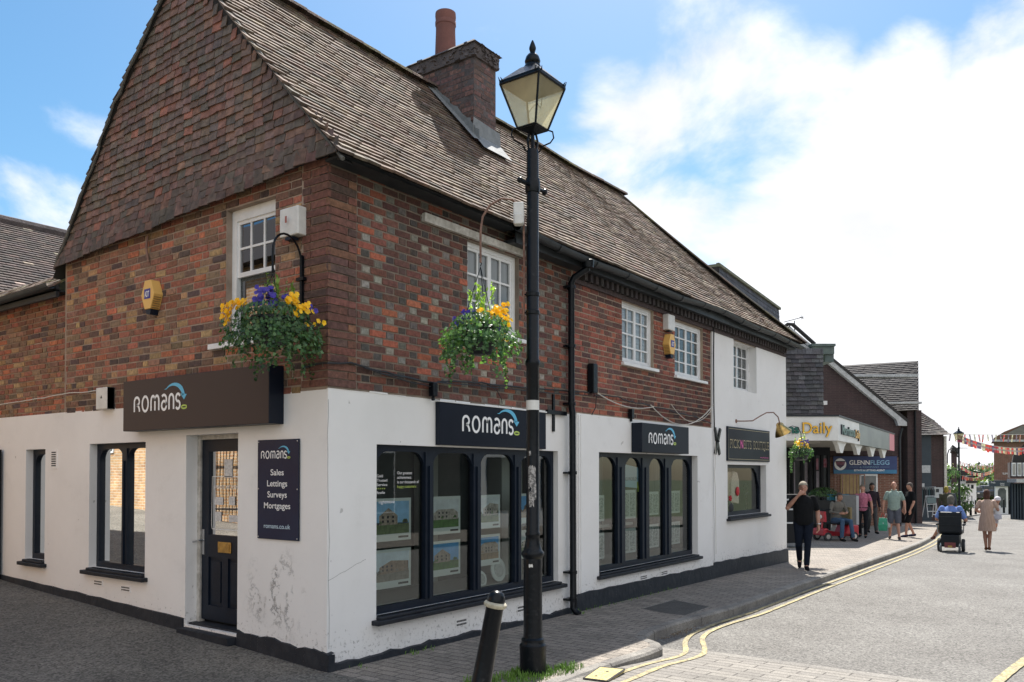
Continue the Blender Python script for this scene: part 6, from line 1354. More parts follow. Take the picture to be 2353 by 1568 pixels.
# small gable with white bargeboards and a parapet box behind it, aerial on top
D3 = 30; T3 = FRM(3165, D3); T3l = local(st, T3); U = lambda px: uat(px, 3165, D3); Z = lambda py: zat(py, D3)
b = MB(T3l); b.prism([(U(3060), Z(1440)), (U(3165), Z(1300)), (U(3262), Z(1390)), (U(3262), Z(1440))], -3, -.1, 1); b.build('gable_wall', MATS['under_tile'], st)
b = MB(T3l); b.prism([(U(3140), Z(1325)), (U(3165), Z(1307)), (U(3255), Z(1383)), (U(3238), Z(1385)), (U(3165), Z(1330)), (U(3152), Z(1340))], -.1, 0, 1); b.prism([(U(3160), Z(1342)), (U(3240), Z(1392)), (U(3236), Z(1400)), (U(3158), Z(1352))], -.05, .08, 1); b.build('bargeboard', MATS['barge'], st)
b = MB(T3l); b.tube([(U(3128), -.05, Z(1318)), (U(3156), -.05, Z(1295)), (U(3176), -.05, Z(1296)), (U(3264), -.05, Z(1375))], .07, 6); b.build('verge', MATS['under_tile'], st)
b = MB(T3l); b.box((U(3240), -2, Z(1420)), (U(3328), .3, Z(1384))); b.box((U(3236), -2, Z(1390)), (U(3331), .36, Z(1380))); b.box((U(3296), -2, Z(1450)), (U(3330), .2, Z(1418))); b.build('parapet_box', mat('copper_grey', (.07, .10, .10), .6, c2=(.13, .17, .15), scale=3), st)
t = thing('tv_aerial', T3((U(3201), -.5, Z(1345))), 'television aerial standing above the small white gable', 'aerial'); T4 = local(t, T3)
b = MB(T4); b.tube([(U(3201), -.5, Z(1345)), (U(3201), -.5, Z(1272))], .018, 6); b.tube([(U(3158), -.5, Z(1277)), (U(3238), -.5, Z(1256))], .012, 6)
for k in range(9): px = 3162 + k * 8; b.tube([(U(px), -.62, Z(1276 - (px - 3162) * .262)), (U(px), -.38, Z(1276 - (px - 3162) * .262))], .006, 4)
b.tube([(U(3231), -.5, Z(1250)), (U(3231), -.5, Z(1267))], .012, 4); b.tube([(U(3222), -.5, Z(1256)), (U(3238), -.5, Z(1262))], .012, 4); b.build('aerial_rods', MATS['gutter'], t)
# shop front under the canopy
D4 = 30.6; T5 = FRM(3325, D4); T5l = local(st, T5); U = lambda px: uat(px, 3325, D4); Z = lambda py: zat(py, D4)
b = MB(T5l); b.box((U(3020), -.5, -.6), (U(3325), -.2, 3.2)); b.build('shop_wall', MATS['dark_inside'], st)
b = MB(T5l); b.box((U(3020), -.2, -.5), (U(3322), -.16, 3.0)); b.build('pane', MATS['shop_glass'], st)
b = MB(T5l)
for px in (3152, 3172, 3212, 3244, 3262, 3292, 3318): b.box((U(px) - .04, -.17, -.5), (U(px) + .05, -.06, 3.0))
b.box((U(3020), -.17, 2.4), (U(3322), -.05, 3.0)); b.box((U(3165), -.1, 2.3), (U(3248), .1, 2.7)); b.build('shop_frame', MATS['dark_frame'], st)
for i, (a, c, d_, e_) in enumerate(((3262, 3280, 1835, 1880), (3298, 3314, 1835, 1870))):
    b = MB(T5l); b.box((U(a), -.158, Z(e_)), (U(c), -.15, Z(d_))); b.build('window_poster', mat('poster_red', (.40, .08, .10), .6, c2=(.55, .35, .45), scale=6), st)
b = MB(T5l); b.box((U(3258), -.158, Z(1950)), (U(3282), -.15, Z(1885))); b.box((U(3180), -.158, Z(1990)), (U(3186), -.15, Z(1850))); b.box((U(3225), -.158, Z(1940)), (U(3236), -.15, Z(1850))); b.build('window_poster', mat('poster_pale', (.45, .40, .45), .6, c2=(.3, .28, .3), scale=9), st)
# ---- brick building with the long white verge and the banner
D5 = 35.8; gb = thing('gabled_brick_building', FRM(3450, D5)((0, 0, -.6)), 'dark brick building with long sloping white bargeboard and a blue banner', 'building'); T6 = FRM(3450, D5); T6l = local(gb, T6); U = lambda px: uat(px, 3450, D5); Z = lambda py: zat(py, D5)
b = MB(T6l); b.prism([(U(3230), Z(2200)), (U(3604), Z(2200)), (U(3604), Z(1704)), (U(3290), Z(1425)), (U(3230), Z(1425))], -5, 0, 1); b.build('wall', MATS['far_brick_dark'], gb)
b = MB(T6l); b.box((U(3310), 0, -.7), (U(3600), .012, Z(1830))); b.build('lower_wall', MATS['far_brick_red'], gb)
b = MB(T6l); b.prism([(U(3292), Z(1418)), (U(3292), Z(1440)), (U(3578), Z(1680)), (U(3586), Z(1704)), (U(3620), Z(1705)), (U(3620), Z(1690))], .0, .22, 1); b.build('bargeboard', MATS['barge'], gb)
b = MB(T6l); b.prism([(U(3292), Z(1405)), (U(3292), Z(1418)), (U(3624), Z(1692)), (U(3624), Z(1680))], -5, .25, 1); b.build('roof', MATS['under_tile'], gb)
b = MB(T6l); b.tube([(U(3606), .12, Z(1715)), (U(3602), .08, Z(1730)), (U(3598), .06, Z(1760)), (U(3598), .06, -.5)], .045, 8); b.build('downpipe', MATS['gutter'], gb)
b = MB(T6l); b.box((U(3437), .0, Z(2000)), (U(3508), .06, Z(1897))); wn = b.build('window', MATS['white_paint'], gb); b = MB(T6l); b.box((U(3443), .05, Z(2000)), (U(3502), .065, Z(1904))); b.build('pane', MATS['shop_glass'], wn)
b = MB(T6l); b.box((U(3362), .0, Z(1985)), (U(3436), .03, Z(1896))); b.build('board_panel', mat('plywood', (.42, .30, .15), .8, c2=(.34, .24, .11), scale=6), gb)
t, Tl = panel('shop_banner', T6, U(3329), U(3584), Z(1896), Z(1826), .02, 'navy_sign', 'blue estate agent banner on the brick wall under the canopy', 'banner', off=.10)
t.children[1].data.materials[0] = mat('banner_blue', (.015, .03, .12), .5, c2=(.02, .05, .16), scale=2)
b = MB(Tl); b.box((U(3331), .121, Z(1895)), (U(3582), .123, Z(1887))); b.box((U(3331), .121, Z(1887)), (U(3582), .1225, Z(1880))); b.build('lower_band', mat('banner_cyan', (.03, .17, .32), .5), t)
lettering('GLENN', 'lettering', wm, t, Tl, U(3393), U(3474), Z(1851), .19, .122, .002, bold=.02); lettering('FLEGG', 'lettering', mat('letter_steel', (.22, .42, .60), .5), t, Tl, U(3477), U(3553), Z(1851), .19, .122, .002, bold=.02)
lettering('& COMPANY', 'lettering', MATS['letter_steel'], t, Tl, U(3434), U(3512), Z(1869), .055, .122, .002); lettering('ESTATE & LETTING AGENT', 'lettering', wm, t, Tl, U(3412), U(3534), Z(1882), .075, .124, .002, bold=.02)
b = MB(); ribbon(b, [(U(3393), Z(1869)), (U(3430), Z(1869))], .008, Tl, .123); ribbon(b, [(U(3516), Z(1869)), (U(3553), Z(1869))], .008, Tl, .123); b.build('rule', MATS['letter_steel'], t, recalc=False)
b = MB(Tl); b.prism([(U(3357) + .26 * math.cos(R(a)), Z(1858) + .26 * math.sin(R(a))) for a in range(0, 360, 15)], .121, .124, 1); b.build('emblem', wm, t)
b = MB(Tl); b.prism([(U(3337), Z(1845)), (U(3378), Z(1845)), (U(3372), Z(1862)), (U(3357), Z(1874)), (U(3342), Z(1862))], .124, .127, 1); b.build('emblem_shield', mat('emblem_dark', (.06, .02, .06), .5), t)
b = MB(Tl); b.box((U(3340), .127, Z(1853)), (U(3376), .129, Z(1851))); b.box((U(3341), .127, Z(1858)), (U(3374), .129, Z(1856))); b.build('emblem_lines', MATS['poster_red'], t)
# ---- dark tiled roof building behind
D6 = 41; rb_ = thing('brown_tiled_building', FRM(3600, D6)((0, 0, -.8)), 'tall building with a broad dark tiled roof behind the white bargeboard', 'building'); T7 = FRM(3600, D6); T7l = local(rb_, T7); U = lambda px: uat(px, 3600, D6); Z = lambda py: zat(py, D6)
def P3(px0, D): return lambda px, py, o=0: ((px - 2048) / 3295 * (D - o) - (px0 - 2048) / 3295 * D, o, 1.75 - (py - 1892) / 3295 * (D - o))
def tiled(b, T, quad, rows, cols, cset, th=.03):
    """tile courses over a quad: bl, br, tr, tl in (u, o, z)"""
    bl, br, tr, tl = [Vector(q) for q in quad]
    for r_ in range(rows):
        for c in range(cols):
            def P(i, j, up=0): a = bl.lerp(br, i / cols); d = tl.lerp(tr, i / cols); return a.lerp(d, j / rows) + Vector((0, up, up * .4))
            o_ = .5 if r_ % 2 else 0; i0, i1 = max(0, c - o_), min(cols, c + 1 - o_); k = random.uniform(0, .012)
            b.add([P(i0, r_, th + k), P(i1, r_, th + k), P(i1, min(rows, r_ + 1.3)), P(i0, min(rows, r_ + 1.3)), P(i0, r_), P(i1, r_)], [(0, 1, 2, 3), (0, 4, 5, 1)], jc(random.choice(cset), .25))
DK = [(.028, .024, .028), (.024, .021, .025), (.034, .029, .031), (.020, .019, .023)]
b = MB(T7l); Q = P3(3600, D6); tiled(b, None, [Q(3400, 1652, .9), Q(3677, 1640, .9), Q(3677, 1443, -1.6), Q(3345, 1463, -1.6)], 26, 26, DK, .022); b.build('roof', MATS['slate'], rb_, recalc=False)
b = MB(T7l); qa = [Q(3400, 1652, .85), Q(3677, 1640, .85), Q(3677, 1443, -1.65), Q(3345, 1463, -1.65)]; qb = [Q(3400, 1652, -6), Q(3677, 1640, -6)]; b.add(qa + [(qa[1][0], -4.2, qa[1][2]), (qa[0][0], -4.2, qa[0][2])], [(0, 1, 2, 3), (1, 4, 2), (0, 5, 3), (0, 1, 4, 5), (2, 3, 5, 4)]); b.build('roof_backing', MATS['under_tile'], rb_)
b = MB(T7l); b.box((U(3370), .3, Z(1518)), (U(3628), 1.2, Z(1508))); b.box((U(3470), .9, Z(1625)), (U(3630), 1.5, Z(1618))); b.build('dormer_flashing', MATS['barge'], rb_)
b = MB(T7l); b.box((U(3560), -3, -.9), (U(3668), .0, Z(1640))); b.box((U(3608), 0, -.9), (U(3664), .6, Z(1645))); b.build('wall', MATS['far_brick_dark'], rb_)
b = MB(T7l); b.tube([(U(3636), .68, Z(1650)), (U(3636), .68, -.8)], .05, 8); b.build('downpipe', MATS['dark_frame'], rb_)
# ---- lower tiled building with dark blue cladding
D7 = 46; cb = thing('clad_building', FRM(3730, D7)((0, 0, -.9)), 'dark blue clad shop with a mottled tiled roof sloping to the street', 'building'); T8 = FRM(3730, D7); T8l = local(cb, T8); U = lambda px: uat(px, 3730, D7); Z = lambda py: zat(py, D7)
b = MB(T8l); Q = P3(3730, D7); tiled(b, None, [Q(3664, 1742, .4), Q(3802, 1738, .4), Q(3735, 1680, -1.2), Q(3655, 1625, -1.2)], 11, 10, [(.05, .04, .038), (.035, .03, .03), (.10, .085, .075), (.06, .04, .036)], .035); b.build('roof', MATS['slate'], cb, recalc=False)
b = MB(T8l); qa = [Q(3664, 1742, .35), Q(3802, 1738, .35), Q(3735, 1680, -1.25), Q(3655, 1625, -1.25)]; b.add(qa + [(q[0], -4, q[2]) for q in qa], [(0, 1, 2, 3), (4, 5, 6, 7), (0, 1, 5, 4), (1, 2, 6, 5), (2, 3, 7, 6), (3, 0, 4, 7)]); b.build('roof_backing', MATS['under_tile'], cb)
b = MB(T8l); b.box((U(3660), -5, -1.0), (U(3726), 0, Z(1738))); b.build('clad_wall', mat('clad_blue', (.012, .026, .042), .5, c2=(.018, .034, .05), scale=3), cb)
b = MB(T8l); b.box((U(3726), -5, -1.0), (U(3776), -.02, Z(1738))); b.build('wall', MATS['far_brick_dark'], cb)
b = MB(T8l); b.box((U(3776), -6, -1.0), (U(3786), .05, Z(1745))); b.build('corner_pier', MATS['old_white'], cb)
TW = frame_T(T8((U(3786), -.1, 0)), (math.cos(YAW + R(-4)), math.sin(YAW + R(-4)))); TWl = local(cb, TW); b = MB(TWl); b.box((0, -3, -1.2), (9, 0, Z(1755))); b.build('street_wall', mat('pale_wall', (.45, .45, .42), .8), cb)
for k in range(3): b = MB(TWl); b.box((1 + k * 2.6, 0, 2.5), (2 + k * 2.6, .05, 4)); b.build('window', MATS['dark_frame'], cb)
for k, (a, c, d_, e_) in enumerate(((3672, 3720, 1862, 1892), (3672, 3696, 1934, 1949))): b = MB(T8l); b.box((U(a), .0, Z(e_)), (U(c), .05, Z(d_))); b.build('notice_plate', mat('plate_white', (.50, .52, .53), .6, c2=(.34, .37, .39), scale=12), cb)
t = thing('poster_board', T8((U(3750), .06, Z(1992))), 'white framed poster board on the dark brick behind the wheelchair user', 'poster board'); Tl = local(t, T8); b = MB(Tl); b.box((U(3733), .04, Z(1992)), (U(3768), .09, Z(1950))); b.build('board', MATS['plate_white'], t); b = MB(Tl); b.box((U(3737), .09, Z(1970)), (U(3752), .094, Z(1956))); b.box((U(3752), .09, Z(1988)), (U(3764), .094, Z(1976))); b.build('print', MATS['gutter'], t)
# ---- far row on the left of the street, seen past the clad building
simple = []
def P3(px0, D): return lambda px, py, o=0: ((px - 2048) / 3295 * (D - o) - (px0 - 2048) / 3295 * D, o, 1.75 - (py - 1892) / 3295 * (D - o))
def block(name, px0, px1, D, pyt, m, label, cat='building', depth=6, roof=None, roofm='under_tile', wins=(), winm='dark_frame', pyb=None, groof=None):
    T0_ = FRM(px0, D); sh = (px0 - 2048) / 3295; T = lambda p: T0_((p[0] + sh * max(0, -p[1]), p[1], p[2])); t = thing(name, T((uat((px0 + px1) / 2, px0, D), 0, g(T((0, 0, 0))[0]) - .3)), label, cat); Tl = local(t, T); U = lambda px: uat(px, px0, D); Z = lambda py: zat(py, D)
    b = MB(Tl); b.box((0, -depth, -3.5), (U(px1), 0, Z(pyt))); b.build('wall', MATS[m], t)
    if roof: b = MB(Tl); b.prism([(U(x), Z(y)) for x, y in roof], -depth, .25, 1); b.build('roof', MATS[roofm], t)
    for (a, c, d_, e_) in wins:
        b = MB(Tl); b.box((U(a), 0, Z(e_)), (U(c), .06, Z(d_))); b.build('window', MATS[winm], t)
    return t, Tl, U, Z
block('dark_gabled_house', 3805, 3828, 58, 1800, 'far_brick_dark', 'narrow dark brick house seen beside the far lamp post', roof=[(3800, 1805), (3803, 1780), (3832, 1800), (3832, 1812)])
block('white_cottage', 3862, 3905, 95, 1932, 'render_white', 'small white cottage with a dark hipped roof far down the street', roof=[(3858, 1934), (3864, 1905), (3888, 1902), (3908, 1932)], wins=[(3870, 3876, 1938, 1962), (3884, 3893, 1940, 1955)])
block('grey_house', 3836, 3862, 105, 1900, 'pale_wall', 'pale house far down the street left of the white cottage', roof=[(3832, 1902), (3838, 1882), (3858, 1882), (3866, 1902)], wins=[(3842, 3848, 1905, 1925), (3852, 3858, 1905, 1925)])
# ---- right side of the street
t_, Tl, U, Z = block('red_brick_house', 3976, 4100, 78, 1760, 'far_brick_red', 'tall red-brown brick house with a dark hipped roof on the right', roof=[(3964, 1766), (3972, 1752), (4012, 1728), (4088, 1698), (4130, 1712), (4140, 1766)], pyb=2000)
t_.children[0].data.materials[0] = mat('house_brick', (.19, .10, .065), .9, c2=(.13, .075, .05), scale=3)  # plain brown mottled brick colour for the whole wall
b = MB(Tl); b.prism([(U(4013), Z(1740)), (U(4085), Z(1703)), (U(4130), Z(1716)), (U(4130), Z(1740))], .25, .3, 1); b.build('gable_boards', mat('gable_grey', (.22, .21, .19), .9, c2=(.14, .13, .12), scale=2, stretch=(1, 1, 12)), t_)
b = MB(Tl); b.box((U(3966), .25, Z(1768)), (U(4100), .4, Z(1760))); b.build('gutter', MATS['barge'], t_)
lettering('SUM', 'lettering', wm, t_, Tl, U(4010), U(4030), Z(1895), .18, .02, .002)
t_, Tl, U, Z = block('navy_corner_shop', 3974, 4056, 74, 1922, 'dark_frame', 'low shop with a navy fascia and white arched window on the right', depth=3, wins=())
b = MB(Tl); b.box((U(3976), .02, -3), (U(4026), .2, Z(1944))); b.build('white_front', MATS['fascia_white'], t_)
b = MB(Tl); b.prism([(U(3986), Z(2030)), (U(4017), Z(2030)), (U(4017), Z(1962)), (U(4010), Z(1953)), (U(3993), Z(1953)), (U(3986), Z(1962))], .2, .25, 1); b.build('window', MATS['shop_glass'], t_)
b = MB(Tl); b.box((U(3950), .2, Z(1946)), (U(4032), .4, Z(1924))); b.build('fascia', MATS['clad_blue'], t_)
lettering('Frosts', 'lettering', wm, t_, Tl, U(3953), U(3970), Z(1930), .16, .41, .002); lettering('Estate', 'lettering', wm, t_, Tl, U(3990), U(4006), Z(1934), .1, .41, .002); lettering('Agents', 'lettering', wm, t_, Tl, U(3990), U(4006), Z(1940), .1, .41, .002)
t_, Tl, U, Z = block('timber_shop_row', 4052, 4230, 58, 1935, 'dark_frame', 'black shopfronts with white upper bay windows at the right edge', depth=3)
b = MB(Tl); b.box((U(4030), -3, Z(1912)), (U(4230), .3, Z(1850))); b.build('upper_wall', MATS['far_brick_dark'], t_)
b = MB(Tl); b.prism([(U(4046), Z(1850)), (U(4052), Z(1820)), (U(4110), Z(1760)), (U(4230), Z(1760)), (U(4230), Z(1850))], -3, .1, 1); b.build('roof', MATS['under_tile'], t_)
for k in range(3): 
    b = MB(Tl); b.box((U(4034 + k * 22), .3, Z(1905)), (U(4050 + k * 22), .4, Z(1852))); w_ = b.build('window', MATS['fascia_white'], t_); b = MB(Tl); b.box((U(4037 + k * 22), .4, Z(1900)), (U(4047 + k * 22), .42, Z(1857))); b.build('pane', mat('pale_glass', (.22, .22, .20), .2, c2=(.4, .38, .34), scale=2), w_)
b = MB(Tl); b.box((U(4024), .1, Z(1930)), (U(4230), 1.2, Z(1916))); b.build('awning', MATS['barge'], t_)
for k in range(7): b = MB(Tl); b.box((U(4040 + k * 11), .0, -2.2), (U(4046 + k * 11), .15, Z(1935))); b.build('pier', MATS['clad_blue'], t_)
# ---- trees and hill
mat('bark', (.07, .055, .045), .95, bump=.5, c2=(.11, .09, .07), scale=8)
def tree(x, y, h, r, label, tones, trunk=.16, n=2600, group=None, squash=1.0, ls=.16, low=.35):
    t = thing('tree', (x, y, g(x, 0) - .15), label, 'tree'); 
    if group: t['group'] = group
    b = MB(); b.tube([(0, 0, 0), (.05, .03, h * .3), (0, .05, h * .55), (.1, 0, h * .8)], [trunk, trunk * .8, trunk * .5, trunk * .2], 8)
    for k in range(8): a = random.uniform(0, 6.28); z = h * random.uniform(.3, .6); b.tube([(0, 0, z), (math.cos(a) * r * .4, math.sin(a) * r * .4, z + h * .12), (math.cos(a) * r * .75, math.sin(a) * r * .75, z + h * .22)], [trunk * .35, trunk * .22, .02], 6)
    b.build('trunk', MATS['bark'], t)
    b = MB(); cl = []
    for _ in range(26): v = rvec(); cl.append((Vector((v.x * r * .72, v.y * r * .72, h * (.5 + low * .25) + v.z * h * .34 * squash)), random.uniform(.22, .42) * r, random.choice(tones)))
    for _ in range(n):
        c, cr_, tn = random.choice(cl); v = rvec() * cr_ * random.random() ** .4; v.z *= .75; leaf(b, c + v, v.normalized() + rvec() * .7 + Vector((0, 0, .3)), ls * random.uniform(.6, 1.3), OVAL, jc(tn, .3))
    b.build('crown', MATS['leaf'], t, recalc=False); return t
TG = [(.045, .085, .03), (.07, .12, .04), (.035, .065, .03)]; TY = [(.15, .20, .04), (.11, .17, .04), (.07, .12, .03)]
for i, (px, py, D, h, r_, tones, lb) in enumerate(((3868, 1880, 150, 6.0, 4, TG, 'dark green round tree far off, left of the gap in the street'), (3925, 1900, 190, 5.8, 8, TY, 'yellow-green broad tree in the middle of the far gap'), (3965, 1885, 170, 6.6, 6.5, TY, 'yellowish tree beside the red-brown house'), (3900, 1905, 230, 7.4, 11, TG, 'wide dark tree at the end of the street'), (3845, 1900, 200, 6.8, 8, TG, 'dark tree behind the pale far house'))):
    p = ap(px, 1890, D); tree(p.x, p.y, h, r_, lb, tones, n=1500, ls=.55)
for i, (px, D, h, r_, lb) in enumerate(((3925, 120, 3.4, 4.2, 'low green shrubs left of the parked cars'), (3955, 112, 3.0, 3.6, 'round green bush above the parked cars'), (3890, 130, 3.2, 4, 'green bush right of the white cottage'))):
    p = ap(px, 1890, D); t = tree(p.x, p.y, h, r_, lb, TY, n=1200, ls=.35, trunk=.08); t['category'] = 'bush'; t.name = 'bush'
p = ap(3812, 1890, 52); t = tree(p.x, p.y, 2.5, 1.25, 'clipped dark green bush behind the far lamp post', TG, n=1500, ls=.10, trunk=.06); t.name = 'bush'; t['category'] = 'bush'
mat('hill_green', (.10, .13, .06), .95, c2=(.16, .17, .09), scale=.03)
b = MB(); n = 40; c = ap(3900, 1890, 420)
vs = []; 
for i in range(n + 1):
    for j in range(5): 
        px = 3300 + i * 40; q = ap(px, 1890, 300 + j * 90); vs.append((q.x, q.y, -6 + 2.0 * j + 1.8 * math.sin(i * .7) + 1.2 * math.sin(i * 1.9 + j)))
b.add(vs, [(i * 5 + j, (i + 1) * 5 + j, (i + 1) * 5 + j + 1, i * 5 + j + 1) for i in range(n) for j in range(4)]); tag(b.build('hills', MATS['hill_green'], recalc=False, smooth=True), kind='structure')
# ---- far lamp post, its basket, bollards
LP2 = Vector(ap(3838, 2062, 50)); zb = g(LP2.x, 0) + .1
l2 = lamp_post((LP2.x, LP2.y, zat(2075, 50)), 'far black lamp post with lantern and crossbar against the bright sky, behind the wheelchair user', R(-54), crossbar=True)
basket(ap(3797, 1880, 49), 'flower basket of green leaves hanging left of the far lamp post', fl=(('pale_flowers', (.75, .7, .5), [(0, 0, .1, .4, 12)]),), r=.2, n_ivy=500, spread=.62, small=True, trails=10, bright=1.9, group='hanging baskets')
t = thing('basket_bracket', ap(3790, 1808, 49.3), 'hooped bracket above the far flower basket', 'bracket'); o_ = Vector(t.location); b = MB(); b.tube([Vector(ap(x, y, 49.3)) - o_ for x, y in ((3790, 1860), (3790, 1818), (3796, 1800), (3810, 1793), (3822, 1800), (3828, 1815), (3830, 1830))], .03, 6); b.build('hoop', MATS['black_metal'], t)
for (px, pyb, D, lb) in ((3862, 2063, 60, 'far bollard nearest the far lamp post'), (3883, 2058, 62, 'far bollard, second right of the far lamp post'), (3903, 2053, 64, 'far bollard just left of the woman in the beige dress'), (4016, 2048, 66, 'bollard right of the toddler, before the white arched window'), (4039, 2052, 62, 'bollard near the right edge, before the black shopfronts'), (3996, 2048, 68, 'bollard half hidden behind the toddler')):
    p = Vector(ap(px, pyb, D)); bollard(p, p + Vector((0, 0, 1.02)), lb, 'black bollards far down the street')
def railing_thing(pts, label):
    t = thing('guard_rail', pts[0], label, 'guard rail'); o_ = Vector(pts[0]); b = MB(); P = [Vector(p) - o_ for p in pts]
    b.tube([p + Vector((0, 0, 1)) for p in P], .03, 6)
    for p in P: b.tube([p, p + Vector((0, 0, 1))], .03, 6)
    b.build('rail', MATS['black_metal'], t)
railing_thing([ap(3850, 2030, 70), ap(3872, 2030, 72), ap(3888, 2030, 74)], 'low black rail between the far bollards')
# bunting
def bunting(p, q, s_, n, label, w_=.28, h_=.42, sq=True):
    pts = sag(p, q, s_, 24); o_ = Vector(p); t = thing('bunting', o_, label, 'bunting'); b = MB(); b.tube([x - o_ for x in pts], .012, 5); b.build('string', MATS['cable_white'], t)
    fl = [(.50, .06, .08), (.55, .50, .48), (.30, .05, .10), (.12, .08, .20), (.52, .22, .22)]
    d = (Vector(q) - Vector(p)).normalized(); b = MB()
    for i in range(n):
        f_ = (i + .5) / n; k = int(f_ * 24); c = pts[k].lerp(pts[min(24, k + 1)], f_ * 24 - k) - o_; tw_ = Vector((-d.y, d.x, 0)) * random.uniform(-.1, .1); a = random.choice(fl); dn = Vector((0, 0, -h_ * random.uniform(.85, 1.1))) + tw_; dd = d * w_ / 2
        b.add([c - dd, c + dd, c + dd + dn, c - dd + dn], [(0, 1, 2, 3)], jc(a, .2)); m_ = dn * .5; b.add([c - dd * .99 + m_ * .7 - tw_ * .02 + Vector((0, -.01, 0)), c + dd * .99 + m_ * .7 + Vector((0, -.01, 0)), c + dd * .99 + m_ * 1.2 + Vector((0, -.01, 0)), c - dd * .99 + m_ * 1.2 + Vector((0, -.01, 0))], [(0, 1, 2, 3)], jc((.5, .45, .45), .1))
    b.build('flags', MATS['petal'], t, recalc=False); return t
bunting(ap(3792, 1736, 52), ap(4120, 1738, 60), .05, 19, 'highest string of red and white bunting across the street', .20, .5)
bunting(ap(3830, 1738, 50), ap(4140, 1788, 50), .35, 36, 'second string of dark red bunting sagging towards the right', .15, .42)
bunting(ap(3838, 1845, 90), ap(3985, 1858, 95), .3, 24, 'far string of small bunting above the trees', .16, .42)
bunting(ap(3838, 1858, 100), ap(3985, 1870, 100), .9, 22, 'lowest far string of small bunting, sagging', .15, .4)
bunting(ap(3850, 1904, 80), ap(3935, 1906, 84), .2, 16, 'short pink string of bunting before the white cottage', .3, .3)
# parked cars far off
def car(px, py, D, label, m, rz=0, van=False):
    p = Vector(ap(px, py, D)); t = thing('parked_car', p, label, 'car', rz, 'cars parked far down the street'); L_, W_, H_ = (4.2, 1.75, 1.45) if not van else (4.8, 1.9, 2.0)
    pr = [(-L_ / 2, .25), (-L_ / 2, .75), (-L_ / 2 + .15, .9), (-L_ * .2, .98), (-L_ * .08, H_ - .04), (.0, H_), (L_ * .32, H_ - .02), (L_ / 2 - .12, .95), (L_ / 2, .8), (L_ / 2, .25)]
    b = MB(); b.prism(pr, -W_ / 2, W_ / 2, 1); b.build('body', m, t, bevel=.06)
    b = MB(); b.prism([(-L_ * .19, .98), (-L_ * .085, H_ - .1), (L_ * .30, H_ - .1), (L_ * .43, .98)], -W_ / 2 - .01, W_ / 2 + .01, 1); b.box((-L_ * .2 - .05, -W_ * .4, .98), (-L_ * .12, W_ * .4, H_ - .12)); b.build('windows', MATS['shop_glass'], t)
    for sx in (-1, 1):
        for sy in (-1, 1): b = MB(); b.lathe([(.1, -.11), (.3, -.11), (.31, -.09), (.31, .09), (.3, .11), (.1, .11)], (sx * L_ * .31, sy * (W_ / 2 - .1), .31), 16, ax=Matrix.Rotation(R(90), 3, 'X')); b.build('wheel', MATS['dark_inside'], t, smooth=True)
    for sy in (-1, 1): b = MB(); b.box((-L_ / 2 - .02, sy * .62 - .14, .62), (-L_ / 2 + .05, sy * .62 + .14, .78)); b.build('headlight', MATS['plastic_white'], t)
    return t
mat('car_white', (.7, .71, .72), .25, coat=.5); mat('car_black', (.02, .022, .03), .2, coat=.5); mat('car_blue', (.03, .06, .14), .25, coat=.5)
car(3953, 1988, 105, 'dark parked car right of the woman in the beige dress', MATS['car_black'], R(20)); car(3972, 1986, 112, 'white parked van behind the toddler', MATS['car_white'], R(30), True); car(3890, 1995, 100, 'dark parked car left of the woman in the beige dress', MATS['car_black'], R(40)); car(3868, 1997, 102, 'dark blue parked car beside the far signpost', MATS['car_blue'], R(40)); car(3965, 1975, 125, 'white parked car farthest off', MATS['car_white'], R(60))
# street clutter outside the food shop
def crate_stack():
    p = Vector(ap(3400, 2112, 27.0)); t = thing('cage_trolley', p, 'tall wire cage trolley standing outside the food shop', 'trolley', YAW - R(90)); b = MB(); W_, D_, H_ = .72, .6, 1.75
    for sx in (-1, 1):
        for sy in (-1, 1): b.tube([(sx * W_ / 2, sy * D_ / 2, .15), (sx * W_ / 2, sy * D_ / 2, H_)], .018, 6)
    for sy in (-1, 1):
        b.tube([(-W_ / 2, sy * D_ / 2, H_), (W_ / 2, sy * D_ / 2, H_)], .018, 6)
        for k in range(1, 6): b.tube([(-W_ / 2 + W_ * k / 6, sy * D_ / 2, .2), (-W_ / 2 + W_ * k / 6, sy * D_ / 2, H_)], .008, 5)
        for z in (.6, 1.1): b.tube([(-W_ / 2, sy * D_ / 2, z), (W_ / 2, sy * D_ / 2, z)], .01, 5)
    b.build('cage', MATS['rust'], t); b = MB(); b.box((-W_ / 2, -D_ / 2, .12), (W_ / 2, D_ / 2, .17)); b.build('base', MATS['gutter'], t)
    for sx in (-1, 1):
        for sy in (-1, 1): b = MB(); b.lathe([(.02, -.02), (.055, -.02), (.055, .02), (.02, .02)], (sx * .3, sy * .24, .055), 10, ax=Matrix.Rotation(R(90), 3, 'X')); b.build('wheel', MATS['dark_inside'], t)
    return t
crate_stack()
def planter(px, py, D, label, w_, h_, m): 
    p = Vector(ap(px, py, D)); t = thing('planter', p, label, 'planter', YAW - R(90)); b = MB(); b.prism([(-w_ / 2, 0), (w_ / 2, 0), (w_ / 2 * 1.05, h_), (-w_ / 2 * 1.05, h_)], -.2, .2, 1); b.build('tub', m, t, bevel=.01); b = MB()
    for _ in range(500): v = rvec(); leaf(b, Vector((v.x * w_ * .55, v.y * .3, h_ + .12 + abs(v.z) * .3)), v, .035, OVAL, jc(random.choice(GRN), .3))
    b.build('plants', MATS['leaf'], t, recalc=False); return t
planter(3295, 2095, 26.5, 'dark leafy planter between the shop door and the seated man', .9, .75, MATS['dark_inside'])
